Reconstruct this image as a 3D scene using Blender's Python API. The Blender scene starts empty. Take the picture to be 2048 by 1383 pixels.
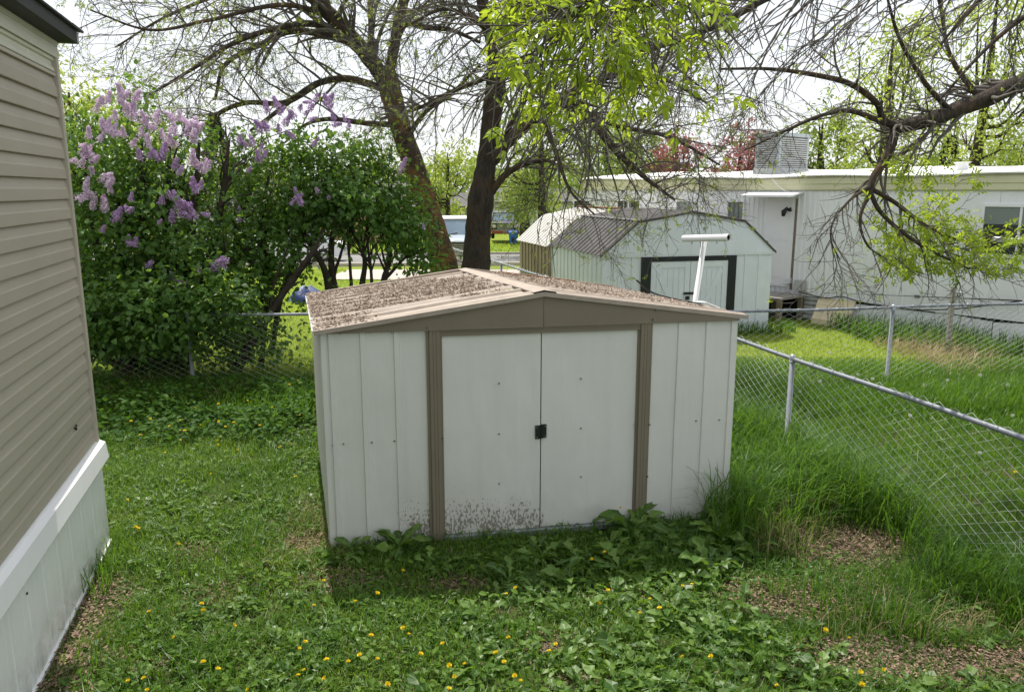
import bpy, math, random
import numpy as np
from mathutils import Vector, Matrix

random.seed(7)
rng = np.random.default_rng(11)
scene = bpy.context.scene

# ---------------------------------------------------------------- camera
F_PX, W_PX, H_PX, HOR, CAM_H = 1560.0, 2048.0, 1383.0, 380.0, 2.75
PITCH = math.atan((H_PX / 2 - HOR) / F_PX)
cam = bpy.data.cameras.new('camera')
cam.sensor_width = 36.0
cam.sensor_fit = 'HORIZONTAL'
cam.lens = 36.0 * F_PX / W_PX
cam.clip_end = 3000
cam.clip_start = 0.05
cam_o = bpy.data.objects.new('camera', cam)
scene.collection.objects.link(cam_o)
cam_o.location = (0, 0, CAM_H)
cam_o.rotation_euler = (math.pi / 2 - PITCH, 0, 0)
scene.camera = cam_o

# ---------------------------------------------------------------- sky and sun
SUN_EL, SUN_AZ = math.radians(63), math.atan2(-0.31, 1.0)   # azimuth measured from +y towards +x
world = bpy.data.worlds.new('World')
scene.world = world
world.use_nodes = True
wn, wl = world.node_tree.nodes, world.node_tree.links
wn.clear()
sky = wn.new('ShaderNodeTexSky')
sky.sky_type = 'NISHITA'
sky.sun_disc = False
sky.sun_elevation = SUN_EL
sky.sun_rotation = SUN_AZ
sky.air_density = 1.0
sky.dust_density = 3.0
wmix = wn.new('ShaderNodeMix')
wmix.data_type = 'RGBA'
wmix.inputs[0].default_value = 0.72
wmix.inputs[7].default_value = (9.6, 9.9, 10.2, 1)       # thin bright high cloud over the whole sky
bg = wn.new('ShaderNodeBackground')
bg.inputs['Strength'].default_value = 0.108
wout = wn.new('ShaderNodeOutputWorld')
wl.new(sky.outputs[0], wmix.inputs[6])
wl.new(wmix.outputs[2], bg.inputs['Color'])
wl.new(bg.outputs[0], wout.inputs['Surface'])

sun = bpy.data.lights.new('sun', 'SUN')
sun.energy = 4.7
sun.angle = math.radians(0.6)
sun.color = (1.0, 0.95, 0.87)
sun_o = bpy.data.objects.new('sun', sun)
scene.collection.objects.link(sun_o)
SUN_V = Vector((math.sin(SUN_AZ) * math.cos(SUN_EL), math.cos(SUN_AZ) * math.cos(SUN_EL), math.sin(SUN_EL)))
sun_o.rotation_euler = (-SUN_V).to_track_quat('-Z', 'Y').to_euler()
sun_o.location = (0, 0, 30)

scene.view_settings.view_transform = 'Standard'
scene.view_settings.look = 'None'
scene.view_settings.gamma = 1.0
scene.view_settings.use_curve_mapping = False
scene.view_settings.exposure = 0.27
scene.cycles.max_bounces = 6
scene.cycles.transparent_max_bounces = 6
scene.cycles.use_denoising = True

# ---------------------------------------------------------------- measuring helpers (photo pixel + distance -> place)
_cp, _sp = math.cos(PITCH), math.sin(PITCH)


def ray(px, py):
    cx, cy = (px - W_PX / 2) / F_PX, -(py - H_PX / 2) / F_PX
    return np.array([cx, _cp + cy * _sp, -_sp + cy * _cp])


def P(px, py, d):
    r = ray(px, py)
    return np.array([0, 0, CAM_H]) + r * (d / r[1])


def gz(x, y):
    """height of the ground: flat yard, falling away gently towards the road"""
    y = np.asarray(y, float)
    return -1.1 * np.clip((y - 24.0) / 28.0, 0, 1)


def G(px, py, z=0.0):
    r = ray(px, py)
    t = (z - CAM_H) / r[2] if r[2] < -1e-4 else 200.0
    for _ in range(30):
        q = r * t
        t = (z + float(gz(0, q[1])) - CAM_H) / r[2] if r[2] < -1e-4 else 200.0
    return np.array([0, 0, CAM_H]) + r * t


# ---------------------------------------------------------------- object helpers
COL = scene.collection


def thing(name, label, cat, loc=(0, 0, 0), group=None, kind=None, rotz=0.0):
    o = bpy.data.objects.new(name, None)
    o.empty_display_size = 0.2
    COL.objects.link(o)
    o.location = [float(v) for v in loc]
    o.rotation_euler = (0, 0, rotz)
    o['label'] = label
    o['category'] = cat
    if group:
        o['group'] = group
    if kind:
        o['kind'] = kind
    return o


def tag(o, label=None, cat=None, group=None, kind=None):
    for k, v in (('label', label), ('category', cat), ('group', group), ('kind', kind)):
        if v:
            o[k] = v
    return o


def wloc(o):
    v = np.zeros(3)
    while o is not None:
        v = v + np.array(o.location)
        o = o.parent
    return v


def mk(name, V, Fs, mat, parent=None, smooth=False, attr=None, kind=None, label=None, local=False):
    """one mesh object; V in world coordinates (or local), Fs a list of index arrays with 3 or 4 columns"""
    V = np.asarray(V, dtype=np.float32).reshape(-1, 3)
    if parent is not None and not local:
        V = V - wloc(parent).astype(np.float32)
    Fs = [np.asarray(f, dtype=np.int32) for f in Fs if len(f)]
    me = bpy.data.meshes.new(name)
    me.vertices.add(len(V))
    me.vertices.foreach_set('co', V.ravel())
    nl = sum(f.size for f in Fs)
    npoly = sum(len(f) for f in Fs)
    me.loops.add(nl)
    me.polygons.add(npoly)
    me.loops.foreach_set('vertex_index', np.concatenate([f.ravel() for f in Fs]))
    tot = np.concatenate([np.full(len(f), f.shape[1], np.int32) for f in Fs])
    start = np.concatenate([[0], np.cumsum(tot)[:-1]]).astype(np.int32)
    me.polygons.foreach_set('loop_start', start)
    me.polygons.foreach_set('loop_total', tot)
    me.polygons.foreach_set('use_smooth', np.full(npoly, bool(smooth)))
    me.update(calc_edges=True)
    if attr is not None:
        a = me.attributes.new('w', 'FLOAT', 'POINT')
        a.data.foreach_set('value', np.asarray(attr, np.float32))
    if mat is not None:
        me.materials.append(mat)
    o = bpy.data.objects.new(name, me)
    COL.objects.link(o)
    if parent is not None:
        o.parent = parent
    if kind:
        o['kind'] = kind
    if label:
        o['label'] = label
    return o


class MB:
    """collects boxes, prisms, strips and tubes for one mesh"""

    def __init__(s):
        s.V, s.F, s.n = [], [], 0

    def add(s, V, Fs):
        V = np.asarray(V, float).reshape(-1, 3)
        for f in Fs:
            f = np.asarray(f, np.int64)
            if len(f):
                s.F.append(f + s.n)
        s.V.append(V)
        s.n += len(V)
        return s

    def hexa(s, c):
        """8 corners: bottom ring 0-3, top ring 4-7"""
        return s.add(c, [[[3, 2, 1, 0], [4, 5, 6, 7], [0, 1, 5, 4], [1, 2, 6, 5], [2, 3, 7, 6], [3, 0, 4, 7]]])

    def box(s, lo, hi):
        x0, y0, z0 = lo
        x1, y1, z1 = hi
        return s.hexa([(x0, y0, z0), (x1, y0, z0), (x1, y1, z0), (x0, y1, z0), (x0, y0, z1), (x1, y0, z1), (x1, y1, z1), (x0, y1, z1)])

    def grid(s, pts):
        """pts (a,b,3) -> quads"""
        pts = np.asarray(pts, float)
        a, b = pts.shape[:2]
        i = (np.arange(a - 1)[:, None] * b + np.arange(b - 1)[None]).ravel()
        return s.add(pts.reshape(-1, 3), [np.stack([i, i + 1, i + b + 1, i + b], 1)])

    def tube(s, path, rad, sides=8, caps=True):
        path = np.asarray(path, float)
        m = len(path)
        rad = np.broadcast_to(np.asarray(rad, float), (m,))
        V, F = tubes(path[None], rad[None], sides)
        s.add(V, [F])
        if caps:
            for e in (0, m - 1):
                ring = np.arange(sides) + e * sides + (s.n - m * sides)
                c = path[e]
                s.V.append(c[None])
                k = s.n
                s.n += 1
                s.F.append(np.stack([ring, np.roll(ring, -1), np.full(sides, k)], 1))
        return s

    def build(s, name, mat, parent=None, **kw):
        by = {}
        for f in s.F:
            by.setdefault(f.shape[1], []).append(f)
        return mk(name, np.concatenate(s.V), [np.concatenate(v) for v in by.values()], mat, parent, **kw)


def nrm(v):
    v = np.asarray(v, float)
    return v / np.maximum(np.linalg.norm(v, axis=-1, keepdims=True), 1e-9)


def tubes(Pt, R, sides):
    """batch of tubes: Pt (N,m,3), R (N,m)"""
    N, m = Pt.shape[:2]
    T = nrm(np.gradient(Pt, axis=1))
    mean = np.abs(T.mean(1)[:, 2])
    ref = np.where((mean > 0.7)[:, None], np.array([1.0, 0.2, 0.0]), np.array([0.1, 0.15, 1.0]))[:, None, :]
    A = nrm(np.cross(T, np.broadcast_to(ref, T.shape)))
    B = np.cross(T, A)
    th = np.arange(sides) * 2 * np.pi / sides
    ring = A[:, :, None, :] * np.cos(th)[None, None, :, None] + B[:, :, None, :] * np.sin(th)[None, None, :, None]
    V = (Pt[:, :, None, :] + ring * R[:, :, None, None]).reshape(-1, 3)
    base = (np.arange(N) * m * sides)[:, None, None] + (np.arange(m - 1) * sides)[None, :, None]
    k = np.arange(sides)[None, None, :]
    k2 = (np.arange(sides) + 1) % sides
    k2 = k2[None, None, :]
    F = np.stack([base + k, base + k2, base + sides + k2, base + sides + k], -1).reshape(-1, 4)
    return V, F


def spline(pts, n):
    """Catmull-Rom through pts (k,c), n samples"""
    p = np.asarray(pts, float)
    if len(p) == 2:
        t = np.linspace(0, 1, n)[:, None]
        return p[0] * (1 - t) + p[1] * t
    e = np.vstack([2 * p[0] - p[1], p, 2 * p[-1] - p[-2]])
    u = np.linspace(0, len(p) - 1 - 1e-6, n)
    i = u.astype(int)
    t = (u - i)[:, None]
    a, b, c, d = e[i], e[i + 1], e[i + 2], e[i + 3]
    return 0.5 * ((2 * b) + (-a + c) * t + (2 * a - 5 * b + 4 * c - d) * t ** 2 + (-a + 3 * b - 3 * c + d) * t ** 3)


class Frame:
    """upright wall plane: o origin, e along the wall, n outwards (towards the viewer)"""

    def __init__(s, o, e):
        s.o = np.array([o[0], o[1], 0.0])
        e = nrm(np.array([e[0], e[1], 0.0]))
        s.e = e
        s.n = np.array([e[1], -e[0], 0.0])

    def pt(s, u, out, z):
        return s.o + s.e * u + s.n * out + np.array([0, 0, z])

    def hit(s, px, py):
        r = ray(px, py)
        c = np.array([0, 0, CAM_H])
        t = np.dot(s.o - c, s.n) / np.dot(r, s.n)
        q = c + r * t
        return float(np.dot(q - s.o, s.e)), float(q[2])

    def box(s, mb, u0, u1, o0, o1, z0, z1):
        return mb.hexa([s.pt(u0, o1, z0), s.pt(u1, o1, z0), s.pt(u1, o0, z0), s.pt(u0, o0, z0),
                        s.pt(u0, o1, z1), s.pt(u1, o1, z1), s.pt(u1, o0, z1), s.pt(u0, o0, z1)])

    def profile(s, mb, us, outs, z0, z1):
        """sheet standing upright whose plan follows (us, outs)"""
        z0 = np.broadcast_to(z0, (len(us),))
        z1 = np.broadcast_to(z1, (len(us),))
        lo = np.array([s.pt(u, o, z) for u, o, z in zip(us, outs, z0)])
        hi = np.array([s.pt(u, o, z) for u, o, z in zip(us, outs, z1)])
        return mb.grid(np.stack([lo, hi]))


# ---------------------------------------------------------------- materials
def new_mat(name):
    m = bpy.data.materials.new(name)
    m.use_nodes = True
    nt = m.node_tree
    b = nt.nodes['Principled BSDF']
    return m, nt, b


def N(nt, t, **kw):
    n = nt.nodes.new(t)
    for k, v in kw.items():
        setattr(n, k, v)
    return n


def noise(nt, scale, detail=5, rough=0.6, vec=None, dist=0.0):
    n = N(nt, 'ShaderNodeTexNoise')
    n.inputs['Scale'].default_value = scale
    n.inputs['Detail'].default_value = detail
    n.inputs['Roughness'].default_value = rough
    n.inputs['Distortion'].default_value = dist
    if vec is not None:
        nt.links.new(vec, n.inputs['Vector'])
    return n.outputs['Fac']


def pos(nt):
    return N(nt, 'ShaderNodeNewGeometry').outputs['Position']


def scaled(nt, vec, s):
    m = N(nt, 'ShaderNodeMapping')
    m.inputs['Scale'].default_value = s
    nt.links.new(vec, m.inputs['Vector'])
    return m.outputs[0]


def ramp(nt, fac, lo, hi, a=0.0, b=1.0):
    n = N(nt, 'ShaderNodeMapRange')
    n.inputs['From Min'].default_value = lo
    n.inputs['From Max'].default_value = hi
    n.inputs['To Min'].default_value = a
    n.inputs['To Max'].default_value = b
    nt.links.new(fac, n.inputs['Value'])
    return n.outputs[0]


def math_(nt, op, a, b=None):
    n = N(nt, 'ShaderNodeMath', operation=op)
    for i, v in enumerate((a, b)):
        if v is None:
            continue
        if isinstance(v, (int, float)):
            n.inputs[i].default_value = v
        else:
            nt.links.new(v, n.inputs[i])
    return n.outputs[0]


def mix(nt, fac, a, b):
    n = N(nt, 'ShaderNodeMix', data_type='RGBA')
    for i, v in ((0, fac), (6, a), (7, b)):
        if isinstance(v, (int, float)):
            n.inputs[i].default_value = v
        elif isinstance(v, tuple):
            n.inputs[i].default_value = (*v[:3], 1)
        else:
            nt.links.new(v, n.inputs[i])
    return n.outputs[2]


def bump(nt, b, h, strength, dist=0.01):
    n = N(nt, 'ShaderNodeBump')
    n.inputs['Strength'].default_value = strength
    n.inputs['Distance'].default_value = dist
    nt.links.new(h, n.inputs['Height'])
    nt.links.new(n.outputs[0], b.inputs['Normal'])


def mul(c, k):
    return tuple(v * k for v in c)


def painted(name, col, rough=0.5, vary=0.12, scale=3.0, streak=0.0, metal=0.0, grime=None, gcol=(0.12, 0.10, 0.07), bstr=0.06, spec=0.4):
    m, nt, b = new_mat(name)
    p = pos(nt)
    c = mix(nt, ramp(nt, noise(nt, scale, 6, 0.65, p), 0.3, 0.7), mul(col, 1 - vary), mul(col, 1 + vary * 0.6))
    if streak:
        sv = scaled(nt, p, (14, 14, 0.7))
        c = mix(nt, ramp(nt, noise(nt, 1.0, 5, 0.6, sv), 0.5, 0.8, 0, streak), c, gcol)
    if grime:
        c = mix(nt, ramp(nt, noise(nt, grime, 8, 0.75, p), 0.56, 0.72, 0, 0.55), c, gcol)
    nt.links.new(c, b.inputs['Base Color'])
    b.inputs['Roughness'].default_value = rough
    b.inputs['Metallic'].default_value = metal
    b.inputs['Specular IOR Level'].default_value = spec
    bump(nt, b, noise(nt, 6.0, 4, 0.5, p), bstr, 0.02)
    return m


def leafy(name, c0, c1, transl=0.35, rough=0.45, tcol=None, rib=None, spec=0.4, big=0.0):
    """leaf: colour differs from piece to piece, light passes through"""
    m, nt, b = new_mat(name)
    g = N(nt, 'ShaderNodeNewGeometry')
    r = g.outputs['Random Per Island']
    c = mix(nt, r, c0, c1)
    if big:
        c = mix(nt, ramp(nt, noise(nt, big, 3, 0.5, g.outputs['Position']), 0.35, 0.65), c, mul(c0, 0.75))
    if rib:
        a = N(nt, 'ShaderNodeAttribute', attribute_name='w')
        c = mix(nt, ramp(nt, a.outputs['Fac'], 0.75, 1.0, 0, 0.75), c, rib)
    nt.links.new(c, b.inputs['Base Color'])
    b.inputs['Roughness'].default_value = rough
    b.inputs['Specular IOR Level'].default_value = spec
    t = N(nt, 'ShaderNodeBsdfTranslucent')
    if tcol is None:
        tcol = (min(1, c1[0] * 2.2), min(1, c1[1] * 2.0), c1[2] * 1.2)
    tm = mix(nt, r, mul(tcol, 0.75), tcol)
    nt.links.new(tm, t.inputs['Color'])
    ms = N(nt, 'ShaderNodeMixShader')
    ms.inputs[0].default_value = transl
    nt.links.new(b.outputs[0], ms.inputs[1])
    nt.links.new(t.outputs[0], ms.inputs[2])
    nt.links.new(ms.outputs[0], nt.nodes['Material Output'].inputs['Surface'])
    return m


def bark(name, col, lichen=None, scale=9.0, amount=0.5):
    m, nt, b = new_mat(name)
    p = pos(nt)
    sv = scaled(nt, p, (1, 1, 0.22))
    h = noise(nt, scale * 2.2, 8, 0.7, sv, 0.6)
    c = mix(nt, ramp(nt, h, 0.35, 0.65), mul(col, 0.55), mul(col, 1.35))
    if lichen:
        c = mix(nt, ramp(nt, noise(nt, 2.2, 6, 0.75, p), 0.47, 0.62, 0, amount), c, lichen)
    nt.links.new(c, b.inputs['Base Color'])
    b.inputs['Roughness'].default_value = 0.9
    b.inputs['Specular IOR Level'].default_value = 0.15
    bump(nt, b, h, 0.9, 0.05)
    return m


M = {}
M['siding'] = painted('tan_vinyl_siding', (0.375, 0.338, 0.268), 0.55, 0.05, 2.0, bstr=0.03)
M['siding_trim'] = painted('tan_vinyl_trim', (0.44, 0.40, 0.325), 0.5, 0.05, 2.0, bstr=0.02)
M['frieze'] = painted('pale_frieze', (0.56, 0.56, 0.46), 0.5, 0.05, 3.0, streak=0.12, bstr=0.02)
M['white_vinyl'] = painted('white_vinyl', (0.80, 0.80, 0.80), 0.45, 0.03, 2.0, bstr=0.02)
M['roof_dark'] = painted('dark_roof_edge', (0.022, 0.024, 0.023), 0.6, 0.3, 20)
M['shingle'] = painted('asphalt_shingle', (0.06, 0.06, 0.058), 0.95, 0.5, 60, bstr=0.6)
M['grey_flash'] = painted('grey_flashing', (0.32, 0.33, 0.33), 0.5, 0.1)
M['tan_metal'] = painted('tan_painted_steel', (0.20, 0.168, 0.122), 0.55, 0.07, 4.0, streak=0.10, gcol=(0.12, 0.095, 0.065), bstr=0.05)
M['roof_metal'] = painted('weathered_roof_steel', (0.36, 0.30, 0.245), 0.65, 0.2, 7.0, grime=8.0, gcol=(0.15, 0.10, 0.07), bstr=0.15)
M['galv'] = painted('galvanised_steel', (0.42, 0.44, 0.46), 0.42, 0.16, 30.0, metal=0.55, bstr=0.06)
M['galv_pipe'] = painted('galvanised_pipe', (0.24, 0.26, 0.29), 0.55, 0.16, 22.0, metal=0.25, bstr=0.08)
M['wire'] = painted('galvanised_wire', (0.50, 0.52, 0.50), 0.5, 0.2, 6.0, metal=0.1)
M['black_hw'] = painted('black_hardware', (0.012, 0.013, 0.012), 0.45, 0.2, 30)
M['black_frame'] = painted('black_painted_frame', (0.010, 0.014, 0.015), 0.5, 0.2, 12)
M['dark_gap'] = painted('dark_interior', (0.006, 0.006, 0.006), 0.9, 0.1)  # near-black colour stands in for shade inside openings and hollows
M['screw'] = painted('screw_heads', (0.24, 0.24, 0.22), 0.4, 0.2, 40, metal=0.6)
M['gambrel_white'] = painted('bluish_white_steel', (0.72, 0.755, 0.815), 0.5, 0.05, 3.0, streak=0.10, gcol=(0.35, 0.34, 0.3), bstr=0.05)
M['gambrel_roof'] = painted('sooty_steel_roof', (0.085, 0.078, 0.074), 0.55, 0.5, 3.0, grime=2.0, gcol=(0.035, 0.033, 0.032), bstr=0.2)
M['tan_rib'] = painted('brown_ribbed_steel', (0.33, 0.265, 0.185), 0.6, 0.15, 3.0, streak=0.2, gcol=(0.12, 0.09, 0.06))
M['pale_roof'] = painted('pale_steel_roof', (0.58, 0.56, 0.52), 0.5, 0.1, 4.0, streak=0.1, gcol=(0.3, 0.22, 0.15))
M['rust'] = painted('rusty_edge', (0.24, 0.12, 0.06), 0.8, 0.3, 14.0, bstr=0.2)
M['trailer_white'] = painted('trailer_aluminium_white', (0.80, 0.81, 0.815), 0.45, 0.05, 1.4, streak=0.16, gcol=(0.45, 0.43, 0.38), bstr=0.04)
M['trailer_cream'] = painted('trailer_cream_fascia', (0.64, 0.62, 0.42), 0.5, 0.06, 2.0, streak=0.12, gcol=(0.35, 0.3, 0.2))
M['trailer_roof'] = painted('white_roof_coating', (0.78, 0.78, 0.76), 0.6, 0.1, 5.0)
M['glass'] = painted('dark_window_glass', (0.025, 0.03, 0.03), 0.08, 0.2, 2.0, bstr=0.0, spec=0.6)
M['shade'] = painted('window_shade', (0.21, 0.24, 0.22), 0.35, 0.1, 2.0)
M['cooler'] = painted('faded_blue_grey_steel', (0.40, 0.45, 0.47), 0.55, 0.15, 5.0, streak=0.35, gcol=(0.3, 0.28, 0.25))
M['cooler_louvre'] = painted('grey_louvre', (0.46, 0.47, 0.46), 0.55, 0.2, 5.0, streak=0.4, gcol=(0.25, 0.22, 0.18))
M['cream_metal'] = painted('cream_metal_panel', (0.66, 0.56, 0.38), 0.5, 0.1, 5.0)
M['weathered_wood'] = painted('weathered_wood', (0.20, 0.16, 0.12), 0.9, 0.3, 12.0, streak=0.3, bstr=0.3)
M['old_board'] = painted('grey_board', (0.30, 0.28, 0.25), 0.9, 0.3, 12.0, bstr=0.3)
M['blue_plastic'] = painted('blue_plastic', (0.045, 0.17, 0.60), 0.4, 0.06, 3.0)
M['blue_tarp'] = painted('blue_tarp', (0.012, 0.035, 0.16), 0.5, 0.3, 9.0, bstr=0.4)
M['asphalt'] = painted('asphalt', (0.20, 0.195, 0.19), 0.9, 0.2, 2.0, bstr=0.2)
M['concrete'] = painted('pinkish_concrete', (0.42, 0.37, 0.33), 0.85, 0.12, 1.5, bstr=0.2)
M['rubber'] = painted('tyre_rubber', (0.015, 0.015, 0.015), 0.8, 0.2)
M['chrome'] = painted('dull_chrome', (0.55, 0.55, 0.55), 0.25, 0.1, 5.0, metal=0.8)
M['lens'] = painted('headlight_glass', (0.62, 0.60, 0.5), 0.12, 0.1)
M['windscreen'] = painted('windscreen', (0.14, 0.20, 0.25), 0.05, 0.2, 2.0, bstr=0.0, spec=0.8)
M['truck_silver'] = painted('silver_blue_paint', (0.36, 0.41, 0.47), 0.3, 0.05)
M['truck_beige'] = painted('beige_paint', (0.44, 0.40, 0.32), 0.4, 0.08)
M['truck_purple'] = painted('dark_purple_paint', (0.035, 0.028, 0.055), 0.3, 0.1)
M['truck_red'] = painted('rusty_red_paint', (0.30, 0.055, 0.025), 0.5, 0.15, 6)
M['car_white'] = painted('white_car_paint', (0.72, 0.72, 0.72), 0.3, 0.04)
M['house_grey'] = painted('grey_house_wall', (0.33, 0.33, 0.31), 0.8, 0.1)
M['house_white'] = painted('white_house_wall', (0.62, 0.61, 0.58), 0.7, 0.08)
M['house_tan'] = painted('tan_house_wall', (0.45, 0.31, 0.19), 0.8, 0.1)
M['house_roof'] = painted('grey_house_roof', (0.12, 0.115, 0.11), 0.9, 0.2, 8)
M['pink_bits'] = painted('red_plastic', (0.55, 0.10, 0.05), 0.5, 0.1)

M['bark_orange'] = bark('bark_with_orange_lichen', (0.10, 0.072, 0.05), (0.30, 0.155, 0.05), 9.0, 0.85)
M['bark_dark'] = bark('dark_furrowed_bark', (0.060, 0.050, 0.042), (0.16, 0.10, 0.05), 10.0, 0.25)
M['bark_limb'] = bark('limb_bark', (0.075, 0.062, 0.050), (0.20, 0.115, 0.05), 14.0, 0.45)
M['twig'] = painted('twig_bark', (0.135, 0.12, 0.102), 0.85, 0.3, 4.0, bstr=0.1, spec=0.2)
M['stem'] = painted('lilac_stem_bark', (0.055, 0.045, 0.035), 0.9, 0.3, 12.0, bstr=0.3, spec=0.15)
M['leaf_bright'] = leafy('bright_spring_leaf', (0.14, 0.24, 0.022), (0.24, 0.34, 0.035), 0.5, 0.4, (0.58, 0.72, 0.045))
M['leaf_olive'] = leafy('olive_spring_leaf', (0.12, 0.17, 0.028), (0.20, 0.25, 0.04), 0.45, 0.5, (0.46, 0.55, 0.08))
M['leaf_lilac'] = leafy('lilac_leaf', (0.055, 0.130, 0.024), (0.125, 0.235, 0.045), 0.36, 0.42, (0.28, 0.48, 0.05), spec=0.35, big=1.5)
M['leaf_far'] = leafy('far_leaf', (0.09, 0.15, 0.035), (0.17, 0.23, 0.05), 0.4, 0.6, (0.40, 0.52, 0.08))
M['leaf_far_yellow'] = leafy('far_yellow_leaf', (0.19, 0.26, 0.05), (0.28, 0.35, 0.07), 0.45, 0.6, (0.60, 0.70, 0.12))
M['leaf_pink'] = leafy('pink_blossom_leaf', (0.26, 0.085, 0.085), (0.42, 0.17, 0.17), 0.35, 0.6, (0.60, 0.24, 0.24))
M['leaf_conifer'] = leafy('dark_conifer', (0.03, 0.045, 0.025), (0.06, 0.075, 0.035), 0.1, 0.7)
M['petal_pale'] = leafy('pale_lilac_petal', (0.60, 0.48, 0.60), (0.78, 0.67, 0.76), 0.4, 0.6, (0.85, 0.62, 0.85))
M['petal_purple'] = leafy('purple_lilac_petal', (0.34, 0.21, 0.40), (0.60, 0.45, 0.63), 0.35, 0.6, (0.6, 0.36, 0.7))
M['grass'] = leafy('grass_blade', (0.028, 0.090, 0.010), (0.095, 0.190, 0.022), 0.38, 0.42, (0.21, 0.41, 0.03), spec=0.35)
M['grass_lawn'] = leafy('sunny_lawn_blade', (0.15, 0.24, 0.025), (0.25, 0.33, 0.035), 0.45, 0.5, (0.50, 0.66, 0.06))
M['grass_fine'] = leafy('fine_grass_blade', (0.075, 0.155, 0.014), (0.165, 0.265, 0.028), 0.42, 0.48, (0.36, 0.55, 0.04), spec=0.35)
M['dock_shade'] = leafy('shade_toned_dock_leaf', (0.022, 0.070, 0.010), (0.075, 0.155, 0.022), 0.30, 0.6, (0.17, 0.34, 0.03), spec=0.15)  # green darkened to stand in for the shade below the back fence
M['grass_dry'] = leafy('dry_grass_blade', (0.34, 0.25, 0.13), (0.52, 0.42, 0.24), 0.25, 0.7, (0.5, 0.4, 0.2))
M['weed'] = leafy('weed_leaf', (0.028, 0.085, 0.010), (0.135, 0.235, 0.040), 0.34, 0.42, (0.29, 0.48, 0.04), rib=(0.24, 0.31, 0.12), spec=0.35)
M['clover'] = leafy('small_weed_leaf', (0.030, 0.090, 0.010), (0.140, 0.240, 0.030), 0.36, 0.5, (0.29, 0.48, 0.035), spec=0.22)
M['dandelion'] = leafy('dandelion_yellow', (0.80, 0.60, 0.012), (0.90, 0.74, 0.03), 0.25, 0.6, (0.9, 0.72, 0.03))
M['seedhead'] = leafy('dandelion_seed', (0.55, 0.56, 0.5), (0.7, 0.7, 0.65), 0.4, 0.8, (0.7, 0.7, 0.65))
M['flower_stem'] = leafy('flower_stalk', (0.14, 0.20, 0.06), (0.2, 0.22, 0.08), 0.2, 0.5)
M['chips'] = leafy('wood_chips', (0.065, 0.038, 0.026), (0.32, 0.215, 0.15), 0.0, 0.85)
M['litter'] = leafy('dry_seed_litter', (0.055, 0.036, 0.026), (0.47, 0.375, 0.30), 0.12, 0.8, (0.5, 0.4, 0.3))


def shed_wall_mat():
    m, nt, b = new_mat('eggshell_painted_steel')
    p = pos(nt)
    base = (0.665, 0.662, 0.62)
    c = mix(nt, ramp(nt, noise(nt, 1.6, 5, 0.6, p), 0.3, 0.7), mul(base, 0.95), mul(base, 1.03))
    c = mix(nt, ramp(nt, noise(nt, 1.0, 5, 0.6, scaled(nt, p, (10, 10, 0.5))), 0.5, 0.85, 0, 0.18), c, (0.45, 0.43, 0.36))
    sep = N(nt, 'ShaderNodeSeparateXYZ')
    nt.links.new(p, sep.inputs[0])
    # splashed dirt near the foot of the doors
    low = ramp(nt, sep.outputs['Z'], 0.10, 0.58, 1, 0)
    patch = ramp(nt, noise(nt, 2.1, 3, 0.6, p), 0.36, 0.58)
    for x0, x1, a_, b__ in ((-1.15, -0.85, 0, 1), (0.15, 0.40, 1, 0.45), (0.85, 1.05, 1, 0)):
        patch = math_(nt, 'MULTIPLY', patch, ramp(nt, sep.outputs['X'], x0, x1, a_, b__))
    speck = noise(nt, 62.0, 3, 0.6, scaled(nt, p, (1, 1, 0.55)))
    thr = math_(nt, 'MULTIPLY', math_(nt, 'MULTIPLY', low, patch), 0.36)
    d = ramp(nt, math_(nt, 'ADD', speck, thr), 0.80, 0.86)
    c = mix(nt, math_(nt, 'MULTIPLY', d, 0.75), c, (0.10, 0.078, 0.055))
    c = mix(nt, math_(nt, 'MULTIPLY', math_(nt, 'MULTIPLY', low, patch), 0.22), c, (0.28, 0.24, 0.17))
    nt.links.new(c, b.inputs['Base Color'])
    b.inputs['Roughness'].default_value = 0.48
    bump(nt, b, noise(nt, 3.4, 2, 0.45, scaled(nt, p, (1.6, 1.6, 0.6))), 0.28, 0.05)
    return m


def skirt_mat():
    m, nt, b = new_mat('white_skirting')
    p = pos(nt)
    base = (0.82, 0.83, 0.82)
    c = mix(nt, ramp(nt, noise(nt, 2.0, 5, 0.6, p), 0.3, 0.7), mul(base, 0.96), base)
    c = mix(nt, ramp(nt, noise(nt, 1.0, 6, 0.7, scaled(nt, p, (9, 9, 0.35))), 0.52, 0.78, 0, 0.22), c, (0.45, 0.45, 0.41))
    sep = N(nt, 'ShaderNodeSeparateXYZ')
    nt.links.new(p, sep.inputs[0])
    low = ramp(nt, sep.outputs['Z'], 0.0, 0.4, 0.8, 0)
    c = mix(nt, math_(nt, 'MULTIPLY', low, ramp(nt, noise(nt, 7.0, 6, 0.7, p), 0.40, 0.7)), c, (0.30, 0.30, 0.22))
    nt.links.new(c, b.inputs['Base Color'])
    b.inputs['Roughness'].default_value = 0.4
    return m


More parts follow.
